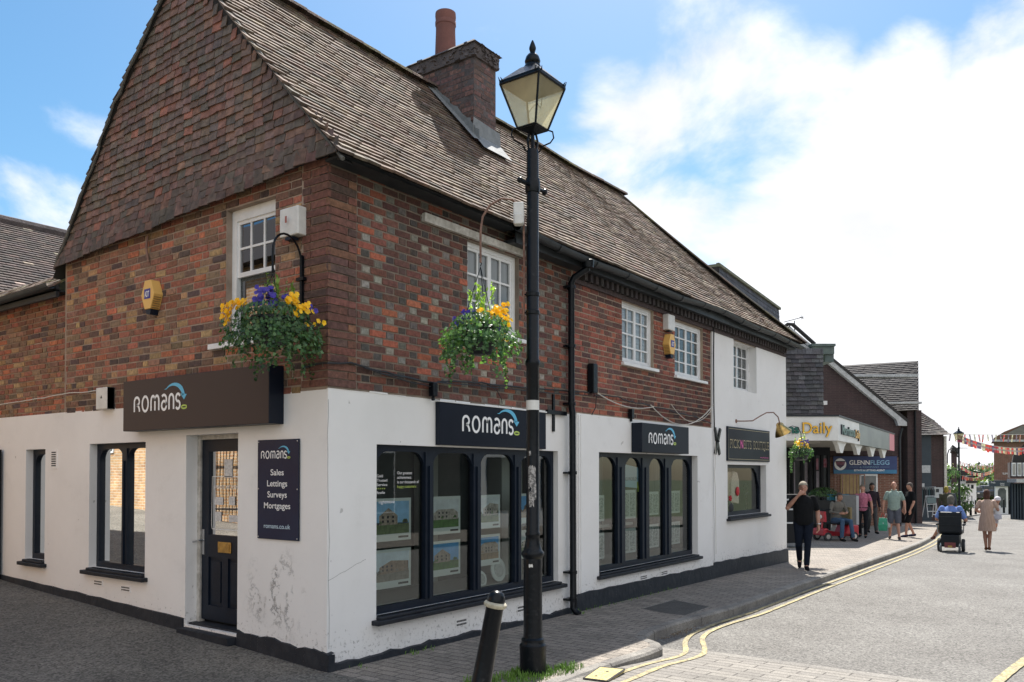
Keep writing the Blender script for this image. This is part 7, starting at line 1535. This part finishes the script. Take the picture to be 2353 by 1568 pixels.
for i, (px, py, D, c, lb) in enumerate(((3352, 2030, 26.6, (.02, .20, .30), 'blue crate on the stand outside the food shop, left'), (3400, 2040, 26.4, (.03, .25, .36), 'longer blue crate beside the cage trolley'), (3436, 2036, 26.4, (.05, .28, .40), 'small blue crate right of the cage trolley'))):
    p = Vector(ap(px, py - 40, D)); t = thing('plastic_crate', p, lb, 'crate', YAW - R(90) + R(-8)); t['group'] = 'blue crates outside the food shop'; w_ = (.3, .38, .2)[i]; b = MB(); b.box((-w_, -.2, -.1), (w_, .2, -.08)); b.box((-w_, -.2, -.08), (w_, -.18, .10)); b.box((-w_, .18, -.08), (w_, .2, .10)); b.box((-w_, -.18, -.08), (-w_ + .02, .18, .10)); b.box((w_ - .02, -.18, -.08), (w_, .18, .10)); b.build('shell', mat('crate_blue_%d' % i, c, .5), t)
p = Vector(ap(3392, 2112, 26.4)); t = thing('display_stand', p, 'folding table carrying the blue crates outside the food shop', 'stand', YAW - R(90)); b = MB(); b.box((-.5, -.25, 1.02), (.5, .25, 1.05)); b.build('top', MATS['gutter'], t)
for sx in (-1, 1):
    for sy in (-1, 1): b = MB(); b.tube([(sx * .45, sy * .2, 0), (sx * .45, sy * .2, 1.02)], .014, 6); b.build('leg', MATS['steel'], t)
p = Vector(ap(3398, 2110, 25.6)); t = thing('litter_bin', p, 'square grey litter bin left of the woman in the pink top', 'litter bin', YAW - R(90) + R(-15)); b = MB(); b.box((-.24, -.22, .08), (.24, .22, 1.0)); b.build('body', mat('bin_grey', (.12, .13, .135), .5, c2=(.16, .17, .17), scale=6), t, bevel=.015); b = MB(); b.box((.17, -.23, .1), (.245, .23, .98)); b.build('pale_side', MATS['plastic_grey'], t); b = MB(); b.box((-.2, -.2, 0), (.2, .2, .08)); b.build('foot', MATS['dark_inside'], t)
p = Vector(ap(3170, 2170, 21.5)); t = thing('newspaper_stand', p, 'dark news stand half hidden behind the man in black', 'stand', YAW - R(90)); b = MB(); b.box((-.35, -.25, 0), (.25, .25, 1.25)); b.build('body', MATS['dark_frame'], t)
for z in (.5, .85, 1.1): b = MB(); b.box((-.3, -.28, z), (.2, -.25, z + .04)); b.build('shelf', MATS['plastic_grey'], t)
p = Vector(ap(3700, 2062, 42)); t = thing('clothes_rail', p, 'metal clothes rail with dark garments before the blue cladding', 'clothes rail', YAW - R(90)); b = MB(); b.tube([(-.55, 0, 0), (-.55, 0, 1.45), (.55, 0, 1.45), (.55, 0, 0)], .018, 6)
for sx in (-.55, .55): b.tube([(sx, -.25, .03), (sx, .25, .03)], .018, 6)
b.build('frame', MATS['steel'], t)
for k in range(8): b = MB(); x = -.45 + k * .12; b.prism([(x - .05, .45), (x + .05, .42), (x + .045, 1.3), (x, 1.42), (x - .045, 1.3)], -.18, .18, 1); b.build('garment', mat('garment_%d' % (k % 3), ((.02, .025, .03), (.06, .07, .08), (.03, .06, .07))[k % 3], .9), t, bevel=.02)
p = Vector(ap(3722, 2070, 41)); t = thing('a_frame_stand', p, 'pale blue-grey metal stand beside the clothes rail', 'stand', YAW - R(90) + R(10)); b = MB()
for sx in (-.28, .28): b.tube([(sx, -.2, 0), (sx * .9, 0, 1.05)], .022, 6); b.tube([(sx, .25, 0), (sx * .9, 0, 1.05)], .022, 6)
for z in (.3, .65, 1.05): b.tube([(-.27, -.2 + z * .19, z), (.27, -.2 + z * .19, z)], .02, 6)
b.build('frame', MATS['plastic_grey'], t); b = MB(); b.box((-.25, -.1, .7), (.25, .0, .98)); b.build('panel', mat('stand_panel', (.10, .15, .16), .6), t)
# ------------------------------------------------------------------ people
for nm, c, c2 in (('skin', (.46, .25, .18), (.40, .20, .14)), ('skin_tan', (.36, .19, .13), (.30, .15, .10)), ('skin_brown', (.26, .13, .085), (.2, .1, .07))): mat(nm, c, .55, c2=c2, scale=12)
def clothm(name, c, k=.8, scale=14): return mat(name, c, .9, c2=tuple(v * k for v in c), scale=scale, bump=.9, bscale=9, spec=.12)
def loft(b, rings, n=16):
    vs = []
    for c, rx, ry in rings:
        for j in range(n): t_ = 2 * math.pi * j / n; vs.append((c[0] + rx * math.cos(t_), c[1] + ry * math.sin(t_), c[2]))
    k = len(rings); fs = [(i * n + j, i * n + (j + 1) % n, (i + 1) * n + (j + 1) % n, (i + 1) * n + j) for i in range(k - 1) for j in range(n)] + [tuple(range(n - 1, -1, -1)), tuple(range((k - 1) * n, k * n))]
    b.add(vs, fs)
def limb(b, pts, rs, n=10):
    pts = [Vector(p) for p in pts]; b.tube(pts, rs, n)
    for p, r_ in zip(pts, rs): b.ball(p, r_, 10, 7)
def remesh(b, name, m, parent, vox, smooth=3):
    me = b.mesh('tmp', m); o = bpy.data.objects.new('tmp', me); COL.objects.link(o)
    r_ = o.modifiers.new('r', 'REMESH'); r_.mode = 'VOXEL'; r_.voxel_size = vox
    if smooth: s_ = o.modifiers.new('s', 'SMOOTH'); s_.factor = .6; s_.iterations = smooth
    dg = bpy.context.evaluated_depsgraph_get(); dg.update(); me2 = bpy.data.meshes.new_from_object(o.evaluated_get(dg)); bpy.data.objects.remove(o); bpy.data.meshes.remove(me)
    me2.name = name; me2.polygons.foreach_set('use_smooth', [True] * len(me2.polygons)); me2.materials.clear(); me2.materials.append(m)
    q = bpy.data.objects.new(name, me2); COL.objects.link(q); q.parent = parent; return q
BASE = dict(pel=(0, 0, .93), wst=(0, 0, 1.08), chs=(0, .0, 1.30), nek=(0, -.01, 1.47), hd=(0, .02, 1.625),
            shR=(.178, 0, 1.392), elR=(.235, -.03, 1.13), wrR=(.25, .04, .89), shL=(-.178, 0, 1.392), elL=(-.235, -.03, 1.13), wrL=(-.25, .04, .89),
            hpR=(.09, 0, .90), knR=(.10, .03, .50), anR=(.10, 0, .09), hpL=(-.09, 0, .90), knL=(-.10, .03, .50), anL=(-.10, 0, .09), handR=(0, .02, -1), handL=(0, .02, -1), toeR=None, toeL=None)
def person(loc, heading, label, H=1.75, pose=None, fat=0.0, skin='skin', hair=None, top=None, legs=None, sleeve=.55, leglen=1.0, shoes=(.02, .02, .02), hairlen=0, dress=None, vox=.011, female=False, face=True, topm=None, group=None, collar=None, headturn=0):
    J = {k: (Vector(v) if v else None) for k, v in BASE.items()}
    for k, v in (pose or {}).items(): J[k] = Vector(v)
    s = H / 1.75; t = thing('person', loc, label, 'person', heading - R(90)); t.scale = (s, s, s)
    if group: t['group'] = group
    sw = .92 if female else 1.0
    b = MB()
    P, W_, C_, Nk, Hd = J['pel'], J['wst'], J['chs'], J['nek'], J['hd']
    tor = lambda e: [(P + Vector((0, 0, -.06)), .14 + e + fat * .3, .10 + e + fat * .4), (P, .155 + e + fat * .4, .115 + e + fat * .6), (W_, (.135 if not female else .12) + e + fat * .8, .10 + e + fat, ), ((W_ + C_) / 2, .15 * sw + e + fat * .6, .11 + e + fat * .8), (C_, .165 * sw + e + fat * .4, .115 + e + fat * .35), (C_.lerp(Nk, .45) , .165 * sw + e + fat * .2, .095 + e + fat * .1), (C_.lerp(Nk, .75), .12 * sw + e, .075 + e), (Nk, .06 + e * .4, .06 + e * .4)]
    loft(b, tor(-.008)); limb(b, [Nk + Vector((0, 0, -.04)), Hd + Vector((0, -.02, -.06))], [.056, .052])
    b.ball(Hd, (.074, .092, .108), 16, 12); b.ball(Hd + Vector((0, .025, -.055)), (.055, .062, .058), 12, 8)
    ct, st_ = math.cos(headturn), math.sin(headturn); hf = Vector((-st_, ct, 0)); hs = Vector((ct, st_, 0))
    b.ball(Hd + hf * .092 + Vector((0, 0, -.015)), (.013, .016, .02), 8, 6)
    for sx in (-1, 1): b.ball(Hd + hs * sx * .076 + Vector((0, 0, -.01)), (.010, .018, .028), 8, 6)
    for S_ in 'RL':
        sg = 1 if S_ == 'R' else -1; sh, el, wr = J['sh' + S_], J['el' + S_], J['wr' + S_]
        limb(b, [sh, sh.lerp(el, .5), el, el.lerp(wr, .35), wr], [.052 + fat * .2, .046 + fat * .15, .039 + fat * .1, .040 + fat * .1, .026])
        hd_ = J['hand' + S_].normalized(); side_ = Vector((0, 1, 0)) if abs(hd_.z) > .6 else Vector((0, 0, 1)); pn = hd_.cross(side_).normalized(); side_ = pn.cross(hd_).normalized()
        limb(b, [wr, wr + hd_ * .05, wr + hd_ * .085], [.026, .033, .032])
        for i, (o_, l_) in enumerate(((.030, .068), (.010, .078), (-.010, .072), (-.030, .056))):
            k0 = wr + hd_ * .085 + side_ * o_; k1 = k0 + hd_ * l_ * .55 - pn * sg * .008; k2 = k1 + hd_ * l_ * .4 - pn * sg * .022
            limb(b, [k0, k1, k2], [.0105, .0095, .008], 6)
        th0 = wr + hd_ * .03 + side_ * .03; limb(b, [th0, th0 + hd_ * .035 + side_ * .022, th0 + hd_ * .062 + side_ * .022], [.013, .011, .009], 6)
        hp, kn, an = J['hp' + S_], J['kn' + S_], J['an' + S_]
        limb(b, [hp, hp.lerp(kn, .45), kn, kn.lerp(an, .3), an], [.082 + fat * .3, .070 + fat * .2, .052, .052, .036])
        toe = J['toe' + S_] or an + Vector((sg * .01, .15, -.06)); limb(b, [an, an.lerp(toe, .5) + Vector((0, 0, -.02)), toe], [.036, .034, .026])
    remesh(b, 'body', MATS[skin], t, vox, 2)
    if top is not None:
        e = .014; b = MB(); rings = tor(e)
        low = rings[0]; 
        if dress: rings = [(P.lerp(J['knR'].lerp(J['knL'], .5), dress), .235, .20), (P.lerp(J['knR'].lerp(J['knL'], .5), dress * .5), .215, .17), (P, .19, .145)] + rings[2:]
        loft(b, rings)
        for S_ in 'RL':
            sh, el, wr = J['sh' + S_], J['el' + S_], J['wr' + S_]
            if sleeve <= 1: limb(b, [sh, sh.lerp(el, .3), sh.lerp(el, sleeve)], [.054 + fat * .2, .058 + fat * .2, .058 + fat * .15])
            else: limb(b, [sh, el, el.lerp(wr, sleeve - 1)], [.056 + fat * .2, .052, .042])
        remesh(b, 'dress' if dress else 'top', top, t, vox, 3)
    if legs is not None:
        b = MB(); e = .012; rings = tor(e)[:2]; loft(b, rings + [(P.lerp(W_, .5), .145 + e + fat * .5, .112 + e + fat * .7)])
        for S_ in 'RL':
            hp, kn, an = J['hp' + S_], J['kn' + S_], J['an' + S_]
            if leglen <= .6: limb(b, [hp, hp.lerp(kn, leglen * 1.7)], [.098 + fat * .3, .088 + fat * .1])
            else: limb(b, [hp, hp.lerp(kn, .5), kn, kn.lerp(an, .5), kn.lerp(an, .93)], [.094 + fat * .3, .082 + fat * .15, .067, .062, .056])
        remesh(b, 'trousers' if leglen > .6 else 'shorts', legs, t, vox, 3)
    for S_ in 'RL':
        sg = 1 if S_ == 'R' else -1; an = J['an' + S_]; toe = J['toe' + S_] or an + Vector((sg * .01, .15, -.06)); b = MB(); limb(b, [an + Vector((0, -.03, -.035)), an.lerp(toe, .5) + Vector((0, 0, -.02)), toe], [.048, .044, .036]); remesh(b, 'shoe', clothm('shoe_%d_%d_%d' % tuple(int(v * 100) for v in shoes), shoes), t, .012, 2)
    if hair is not None:
        b = MB(); b.ball(Hd + Vector((0, -.012, .026)) , (.088, .100, .106), 16, 10)
        if hairlen: b.ball(Hd + Vector((0, -.03, -.03 - hairlen * .3)), (.088, .085, .09 + hairlen * .5), 14, 8)
        m_ = mat('hair_%d_%d' % (int(hair[0] * 1000), int(hair[2] * 1000)), hair, .8, c2=tuple(v * .5 for v in hair), scale=30, stretch=(1, 1, .3))
        h_ = remesh(b, 'hair', m_, t, .012, 1)
        # cut the face out of the cap
        bm = bmesh.new(); bm.from_mesh(h_.data); c0 = Hd
        dl = [v for v in bm.verts if ((v.co - c0).dot(hf) > .02 and (v.co.z - c0.z) < .045 and abs((v.co - c0).dot(hs)) < .075) or ((v.co.z - c0.z) < -.045 and not hairlen)]
        bmesh.ops.delete(bm, geom=dl, context='VERTS'); bm.to_mesh(h_.data); bm.free()
    if face:
        b = MB()
        for sx in (-1, 1): b.ball(Hd + hf * .083 + hs * sx * .03 + Vector((0, 0, .012)), (.010, .008, .006), 8, 5)
        b.build('eyes', MATS['dark_inside'], t, smooth=True)
        b = MB(); p_ = Hd + hf * .086 + Vector((0, 0, -.05)); b.ball(p_, (.022, .008, .005), 8, 5); b.build('mouth', mat('lips', (.30, .10, .09), .6), t, smooth=True)
    if collar is not None:
        b = MB(); b.tube([Nk + Vector((.07 * math.cos(R(a)), .065 * math.sin(R(a)) + .005, .015 - .02 * math.sin(R(a)))) for a in range(0, 361, 30)], .012, 6); b.build('collar', collar, t)
    return t, J, s
def toward(p, off=0): d = CAM - Vector(p); return math.atan2(d.y, d.x) + R(off)
def gp(x, y, dz=0): return Vector((x, y, g(x, 0) + dz))
def ppl(px, D, road=False): p = ap(px, 1890, D); return Vector((p.x, p.y, (roadz(p.x, 0) if road else g(p.x, 0)) + .005))
blk = clothm('cloth_black', (.012, .013, .015)); jean = clothm('cloth_navy_jean', (.012, .017, .03)); 
p = gp(11.27, -.76)
t, J, s = person(p, toward(p, 4), 'heavy man in black tee and dark jeans walking, one hand raised to his mouth', 1.72, dict(
    elR=(.30, .10, 1.20), wrR=(.10, .20, 1.46), handR=(-.9, -.35, .55), elL=(-.27, -.04, 1.12), wrL=(-.27, .08, .87), handL=(.05, .1, -1), nek=(0, 0, 1.46), hd=(.005, .055, 1.60),
    knL=(-.07, .10, .50), anL=(-.045, .12, .09), knR=(.09, .04, .48), anR=(.06, -.22, .17), toeR=(.07, -.12, .04), hpR=(.09, 0, .9)), fat=.048, hair=(.42, .37, .29), top=blk, legs=jean, sleeve=.72, vox=.009, shoes=(.012, .012, .015))
b = MB(); wv = Vector(J['wrL']); b.tube([wv + Vector((.034 * math.cos(R(a)), .034 * math.sin(R(a)), .03)) for a in range(0, 361, 40)], .010, 6); b.ball(wv + Vector((-.036, 0, .03)), (.008, .016, .016), 8, 6); b.build('watch', MATS['steel'], t)
p = ppl(3450, 26.0); person(p, toward(p, -6), 'woman with short grey hair in a pink patterned top and dark trousers, walking', 1.68, dict(anL=(-.09, .08, .09), anR=(.09, -.1, .11), knR=(.1, .05, .5), elL=(-.26, -.02, 1.13), elR=(.26, -.02, 1.13), wrR=(.29, .05, .9), wrL=(-.29, .05, .9)), fat=.012, hair=(.16, .13, .10), top=mat('pink_print', (.50, .17, .25), .85, c2=(.30, .09, .15), scale=26), legs=clothm('cloth_dark', (.018, .02, .026)), sleeve=.6, female=True)
p = ppl(3487, 28.6); person(p, toward(p, 20), 'dark haired man in a dark jacket standing behind the woman in the pink top', 1.76, dict(elR=(.24, .05, 1.14), wrR=(.18, .24, 1.12), handR=(-.2, 1, 0), anL=(-.1, .1, .09), anR=(.09, -.14, .12)), hair=(.012, .01, .01), hairlen=.05, top=clothm('jacket_dark', (.028, .022, .03)), legs=clothm('cloth_grey', (.07, .075, .08)), sleeve=1.85, skin='skin_brown')
p = ppl(3575, 25.3); t, J, s = person(p, toward(p, 2), 'balding man in a pale green polo shirt and grey shorts carrying shopping bags', 1.78, dict(anL=(-.13, .10, .09), anR=(.12, -.08, .10), elR=(.27, -.02, 1.13), elL=(-.28, -.02, 1.13), wrR=(.30, .05, .90), wrL=(-.30, .05, .90)), fat=.03, hair=None, top=clothm('polo_green', (.27, .36, .33)), legs=clothm('shorts_grey', (.10, .11, .14)), leglen=.52, sleeve=.68, collar=clothm('polo_green', (.27, .36, .33)), shoes=(.06, .05, .05))
hb = t.matrix_basis @ Vector((.31, .07, .80)) if False else Matrix.Translation(p) @ Matrix.Rotation(toward(p, 2) - R(90), 4, 'Z') @ Matrix.Scale(s, 4) @ Vector((.31, .07, .80))
def bag(loc, rz, c, hc, label, w_=.15, h_=.33):
    t = thing('shopping_bag', loc - Vector((0, 0, h_ + .16)), label, 'shopping bag', rz); b = MB(); b.add([(-w_ * .9, -.05, 0), (w_ * .9, -.05, 0), (w_ * .9, .05, 0), (-w_ * .9, .05, 0), (-w_ * .85, -.015, h_), (w_ * .85, -.015, h_), (w_ * .85, .015, h_), (-w_ * .85, .015, h_), (-w_ * 1.05, -.075, h_ * .45), (w_ * 1.05, -.075, h_ * .45), (w_ * 1.05, .075, h_ * .45), (-w_ * 1.05, .075, h_ * .45)],
        [(0, 3, 2, 1), (4, 5, 6, 7), (0, 1, 9, 8), (1, 2, 10, 9), (2, 3, 11, 10), (3, 0, 8, 11), (8, 9, 5, 4), (9, 10, 6, 5), (10, 11, 7, 6), (11, 8, 4, 7)]); b.build('bag_body', mat('bag_%d' % int(c[1] * 100), c, .5, c2=tuple(v * .7 for v in c), scale=12), t, bevel=.01)
    b = MB()
    for y in (-.012, .012): b.tube([(-w_ * .5, y, h_ - .01), (-w_ * .2, y, h_ + .12), (0, 0, h_ + .16), (w_ * .2, y, h_ + .12), (w_ * .5, y, h_ - .01)], .007, 5)
    b.build('handles', mat('bagh_%d' % int(hc[0] * 100), hc, .5), t)
bag(hb, toward(p) - R(90), (.03, .33, .20), (.60, .06, .05), 'green shopping bag with red handles held by the man in the polo shirt', .13, .40)
bag(hb + Vector((RT.x * .10, RT.y * .10, -.02)), toward(p) - R(70), (.50, .52, .54), (.5, .5, .5), 'pale plastic bag held beside the green one', .12, .28)
p = ppl(3640, 26.6); person(p, toward(p, -62), 'man in black tee and black shorts seen from the side at the kerb', 1.76, dict(anL=(-.1, .20, .09), anR=(.1, -.16, .10), knL=(-.1, .16, .5), elR=(.22, .04, 1.13), wrR=(.2, .12, .9), elL=(-.25, .02, 1.12), wrL=(-.24, .13, .88)), fat=.03, hair=(.10, .08, .07), top=blk, legs=clothm('shorts_black', (.01, .011, .013)), leglen=.55, sleeve=.7, shoes=(.02, .025, .06))
p = ppl(3784, 32); person(p, toward(p, 170), 'person in a mustard yellow hat seen behind the wheelchair user', 1.70, hair=(.30, .24, .03), hairlen=.05, top=clothm('coat_olive', (.07, .07, .05)), legs=clothm('cloth_dark', (.018, .02, .026)), sleeve=1.8, face=False)
p = ppl(3797, 36); person(p, toward(p, 175), 'grey haired person farther off beside the yellow hat', 1.78, hair=(.30, .29, .27), top=clothm('coat_grey', (.08, .09, .10)), legs=clothm('cloth_dark', (.018, .02, .026)), sleeve=1.8, face=False)
# woman with the child
p = ppl(3946, 22.3, True); wh = toward(p, 178)
person(p, wh, 'woman with auburn hair in a loose beige dress, seen from behind, carrying a toddler', 1.66, dict(elL=(-.27, .02, 1.16), wrL=(-.20, .20, 1.08), handL=(.3, .9, .3), elR=(.27, .02, 1.17), wrR=(.22, .24, 1.17), handR=(-.5, .8, 0), anR=(.05, -.03, .11), anL=(-.03, .06, .10), knR=(.07, .03, .5), knL=(-.06, .04, .5), hpR=(.08, 0, .9)), fat=.03, hair=(.085, .03, .018), hairlen=.10, top=mat('dress_beige', (.48, .34, .27), .9, c2=(.36, .25, .19), scale=5, stretch=(6, 6, 1), bump=.4, bscale=8), dress=.85, sleeve=.62, skin='skin_tan', shoes=(.14, .06, .03), face=False, female=True)
Mx = Matrix.Translation(p) @ Matrix.Rotation(wh - R(90), 4, 'Z'); hf_ = Mx @ Vector((.24, .10, .78)); 
tp_ = thing('person', hf_, 'toddler in a white sun cap and pale shorts carried on the woman\'s hip', 'person', wh - R(90) + R(60)); b = MB(); b.ball((0, 0, .58), (.068, .075, .078), 14, 10); limb(b, [(0, 0, .36), (0, 0, .52)], [.05, .035]); loft(b, [((0, 0, .12), .09, .08), ((0, 0, .22), .095, .085), ((0, 0, .36), .09, .07), ((0, 0, .44), .06, .05)])
for sg in (-1, 1): limb(b, [(sg * .07, .02, .14), (sg * .12, .12, .08), (sg * .12, .10, -.10), (sg * .12, .12, -.17)], [.052, .044, .032, .026]); limb(b, [(sg * .12, .12, -.17), (sg * .12, .18, -.19)], [.028, .022]); limb(b, [(sg * .09, 0, .40), (sg * .14, .06, .30), (sg * .09, .15, .30)], [.032, .027, .02]); limb(b, [(sg * .09, .15, .30), (sg * .08, .18, .31)], [.022, .018])
remesh(b, 'body', MATS['skin'], tp_, .009, 2)
b = MB(); loft(b, [((0, 0, .20), .105, .095), ((0, 0, .36), .10, .08), ((0, 0, .45), .07, .06)]); 
for sg in (-1, 1): limb(b, [(sg * .09, 0, .40), (sg * .125, .04, .33)], [.042, .038])
remesh(b, 'top', clothm('cloth_white', (.62, .62, .64)), tp_, .01, 2); b = MB(); loft(b, [((0, 0, .08), .11, .11), ((0, 0, .22), .105, .095)])
for sg in (-1, 1): limb(b, [(sg * .07, .02, .13), (sg * .12, .11, .08), (sg * .12, .11, .0)], [.075, .065, .06])
remesh(b, 'shorts', clothm('cloth_pale', (.46, .46, .52)), tp_, .01, 2)
b = MB(); b.lathe([(.078, 0), (.082, .03), (.074, .07), (.045, .10), (.005, .112)], (0, -.01, .585), 18); b.ball((0, .085, .59), (.06, .055, .012), 12, 6); b.build('cap', clothm('cap_white', (.74, .72, .76)), tp_, smooth=True)
for sg in (-1, 1): b = MB(); limb(b, [(sg * .12, .11, -.185), (sg * .12, .19, -.195)], [.033, .028]); b.build('shoe', clothm('cloth_white', (.62, .62, .64)), tp_, smooth=True)
# man in the powered wheelchair, seen from behind
p = ppl(3802, 22.0, True); wh = toward(p, 176)
sit = dict(pel=(0, -.05, .62), wst=(0, -.06, .78), chs=(0, -.02, 1.0), nek=(0, .0, 1.18), hd=(0, .03, 1.33), shR=(.20, -.02, 1.11), shL=(-.20, -.02, 1.11), elR=(.32, -.04, .84), elL=(-.32, -.04, .84), wrR=(.34, .18, .80), wrL=(-.33, .18, .80), handR=(0, 1, -.1), handL=(0, 1, -.1), hpR=(.10, 0, .60), hpL=(-.10, 0, .60), knR=(.14, .42, .60), knL=(-.28, .38, .60), anR=(.13, .50, .20), anL=(-.44, .52, .34), toeR=(.13, .64, .16), toeL=(-.50, .62, .28))
person(p, wh, 'broad grey haired man in a blue shirt sitting in a powered wheelchair, seen from behind', 1.80, sit, fat=.10, hair=(.14, .13, .11), hairlen=.03, top=clothm('shirt_blue', (.17, .26, .56)), legs=clothm('shorts_tan', (.22, .18, .14)), leglen=.55, sleeve=.8, face=False, skin='skin', shoes=(.12, .06, .05))
t = thing('powered_wheelchair', p, 'black powered wheelchair in the road, its tall back towards the camera', 'wheelchair', wh - R(90)); vin = mat('vinyl_black', (.005, .008, .012), .5, c2=(.010, .013, .018), scale=6, spec=.25)
b = MB(); b.box((-.27, -.32, .50), (.27, -.20, 1.06)); b.build('backrest', vin, t, bevel=.05); b = MB(); b.box((-.25, -.34, .93), (.25, -.32, .94)); b.box((-.25, -.345, .72), (.25, -.32, .725)); b.build('seam', MATS['gutter'], t)
b = MB(); b.box((-.27, -.24, .46), (.27, .28, .58)); b.build('seat', vin, t, bevel=.03); b = MB(); b.box((-.22, -.36, .14), (.22, .30, .46)); b.build('motor_housing', vin, t, bevel=.03)
b = MB(); b.box((-.13, -.375, .12), (.13, -.36, .26)); b.build('rear_cover', mat('cover_maroon', (.16, .03, .035), .4), t); b = MB(); b.box((-.05, -.38, .13), (.05, -.375, .18)); b.build('plate', mat('plate_amber', (.45, .28, .06), .5), t)
for sg in (-1, 1):
    b = MB(); b.lathe([(.05, -.04), (.155, -.04), (.17, -.025), (.17, .025), (.155, .04), (.05, .04)], (sg * .285, .02, .17), 22, ax=Matrix.Rotation(R(90), 3, 'Y')); w1 = b.build('drive_wheel', MATS['dark_inside'], t, smooth=True); b = MB(); b.lathe([(.02, -.045), (.10, -.045), (.10, .045), (.02, .045)], (sg * .285, .02, .17), 16, ax=Matrix.Rotation(R(90), 3, 'Y')); b.build('rim', MATS['steel'], w1)
    b = MB(); b.lathe([(.03, -.025), (.08, -.025), (.09, -.012), (.09, .012), (.08, .025), (.03, .025)], (sg * .22, -.36, .092), 18, ax=Matrix.Rotation(R(90), 3, 'Y')); w1 = b.build('rear_castor', mat('tyre_grey', (.10, .105, .11), .7), t, smooth=True); b = MB(); b.tube([(sg * .22, -.36, .09), (sg * .22, -.34, .22), (sg * .20, -.25, .24)], .018, 6); b.build('castor_fork', MATS['steel'], t)
    b = MB(); b.box((sg * .31 - .035, -.22, .70), (sg * .31 + .035, .16, .74)); b.build('armrest', vin, t, bevel=.012); b = MB(); b.tube([(sg * .30, -.20, .50), (sg * .31, -.18, .70)], .014, 6); b.build('arm_post', MATS['steel'], t)
b = MB(); b.tube([(-.24, -.27, 1.06), (-.26, -.33, 1.08), (-.27, -.40, 1.08)], .016, 6); b.tube([(.24, -.27, 1.06), (.26, -.33, 1.08), (.27, -.40, 1.08)], .016, 6); b.build('push_handles', vin, t); b = MB(); b.box((-.18, .44, .10), (.22, .62, .13)); b.tube([(0.02, .25, .3), (.02, .5, .12)], .02, 6); b.build('footplate', MATS['gutter'], t)
b = MB(); b.box((.28, .17, .74), (.34, .26, .80)); b.tube([(.31, .22, .80), (.31, .22, .86)], .01, 6); b.build('joystick', vin, t)
# seated man and his red mobility scooter
p = ppl(3345, 24.4); sh_ = toward(p, 38)
sit2 = dict(pel=(0, -.02, .60), wst=(0, -.02, .76), chs=(0, .04, .98), nek=(0, .09, 1.15), hd=(0, .15, 1.28), shR=(.19, .05, 1.09), shL=(-.19, .05, 1.09), elR=(.28, .10, .84), elL=(-.27, .12, .84), wrR=(.12, .30, .80), wrL=(-.10, .32, .82), handR=(-.6, .8, 0), handL=(.6, .8, 0), hpR=(.10, .02, .58), hpL=(-.10, .02, .58), knR=(.14, .44, .60), knL=(-.12, .46, .58), anR=(.17, .44, .10), anL=(-.16, .52, .10))
person(p, sh_, 'man in a grey jacket and blue jeans sitting hunched on a red mobility scooter', 1.76, sit2, fat=.015, hair=(.06, .05, .045), top=clothm('jacket_grey', (.16, .155, .14)), legs=clothm('jeans_blue', (.06, .11, .19)), sleeve=1.85, skin='skin_tan')
t = thing('mobility_scooter', p + Vector((RT.x * -.02, RT.y * -.02, 0)), 'red mobility scooter parked in the shade of the shop canopy', 'mobility scooter', toward(p, -52) - R(90)); red = mat('scooter_red', (.38, .015, .03), .35, coat=.2)
b = MB(); b.prism([(-.60, .12), (-.60, .45), (-.25, .47), (-.12, .22), (.35, .20), (.48, .38), (.62, .36), (.62, .16)], -.26, .26, 0); b.build('body', red, t, bevel=.03)
b = MB(); b.box((-.24, -.32, .47), (.24, .14, .56)); b.build('seat', vin, t, bevel=.03); b = MB(); b.box((-.23, -.40, .56), (.23, -.32, .98)); b.build('seat_back', mat('seat_tan', (.20, .16, .08), .7), t, bevel=.03)
b = MB(); b.tube([(0, .50, .34), (0, .42, .86)], .03, 8); b.prism([(-.14, .55), (.14, .55), (.11, .86), (-.11, .86)], .42, .50, 1); b.build('tiller', red, t, bevel=.02); b = MB(); b.tube([(-.26, .38, .93), (-.1, .44, .90), (.1, .44, .90), (.26, .38, .93)], .018, 6); b.build('handlebar', vin, t)
b = MB(); b.ball((.02, .51, .70), (.055, .02, .06), 10, 7); b.build('white_badge', MATS['plastic_white'], t, smooth=True)
for (x, y) in ((-.27, -.42), (.27, -.42), (-.25, .48), (.25, .48)):
    b = MB(); b.lathe([(.04, -.035), (.12, -.035), (.13, -.02), (.13, .02), (.12, .035), (.04, .035)], (x, y, .13), 18, ax=Matrix.Rotation(R(90), 3, 'Y')); w1 = b.build('wheel', MATS['dark_inside'], t, smooth=True); b = MB(); b.lathe([(.02, -.038), (.07, -.038), (.07, .038), (.02, .038)], (x, y, .13), 12, ax=Matrix.Rotation(R(90), 3, 'Y')); b.build('rim', MATS['steel'], w1)
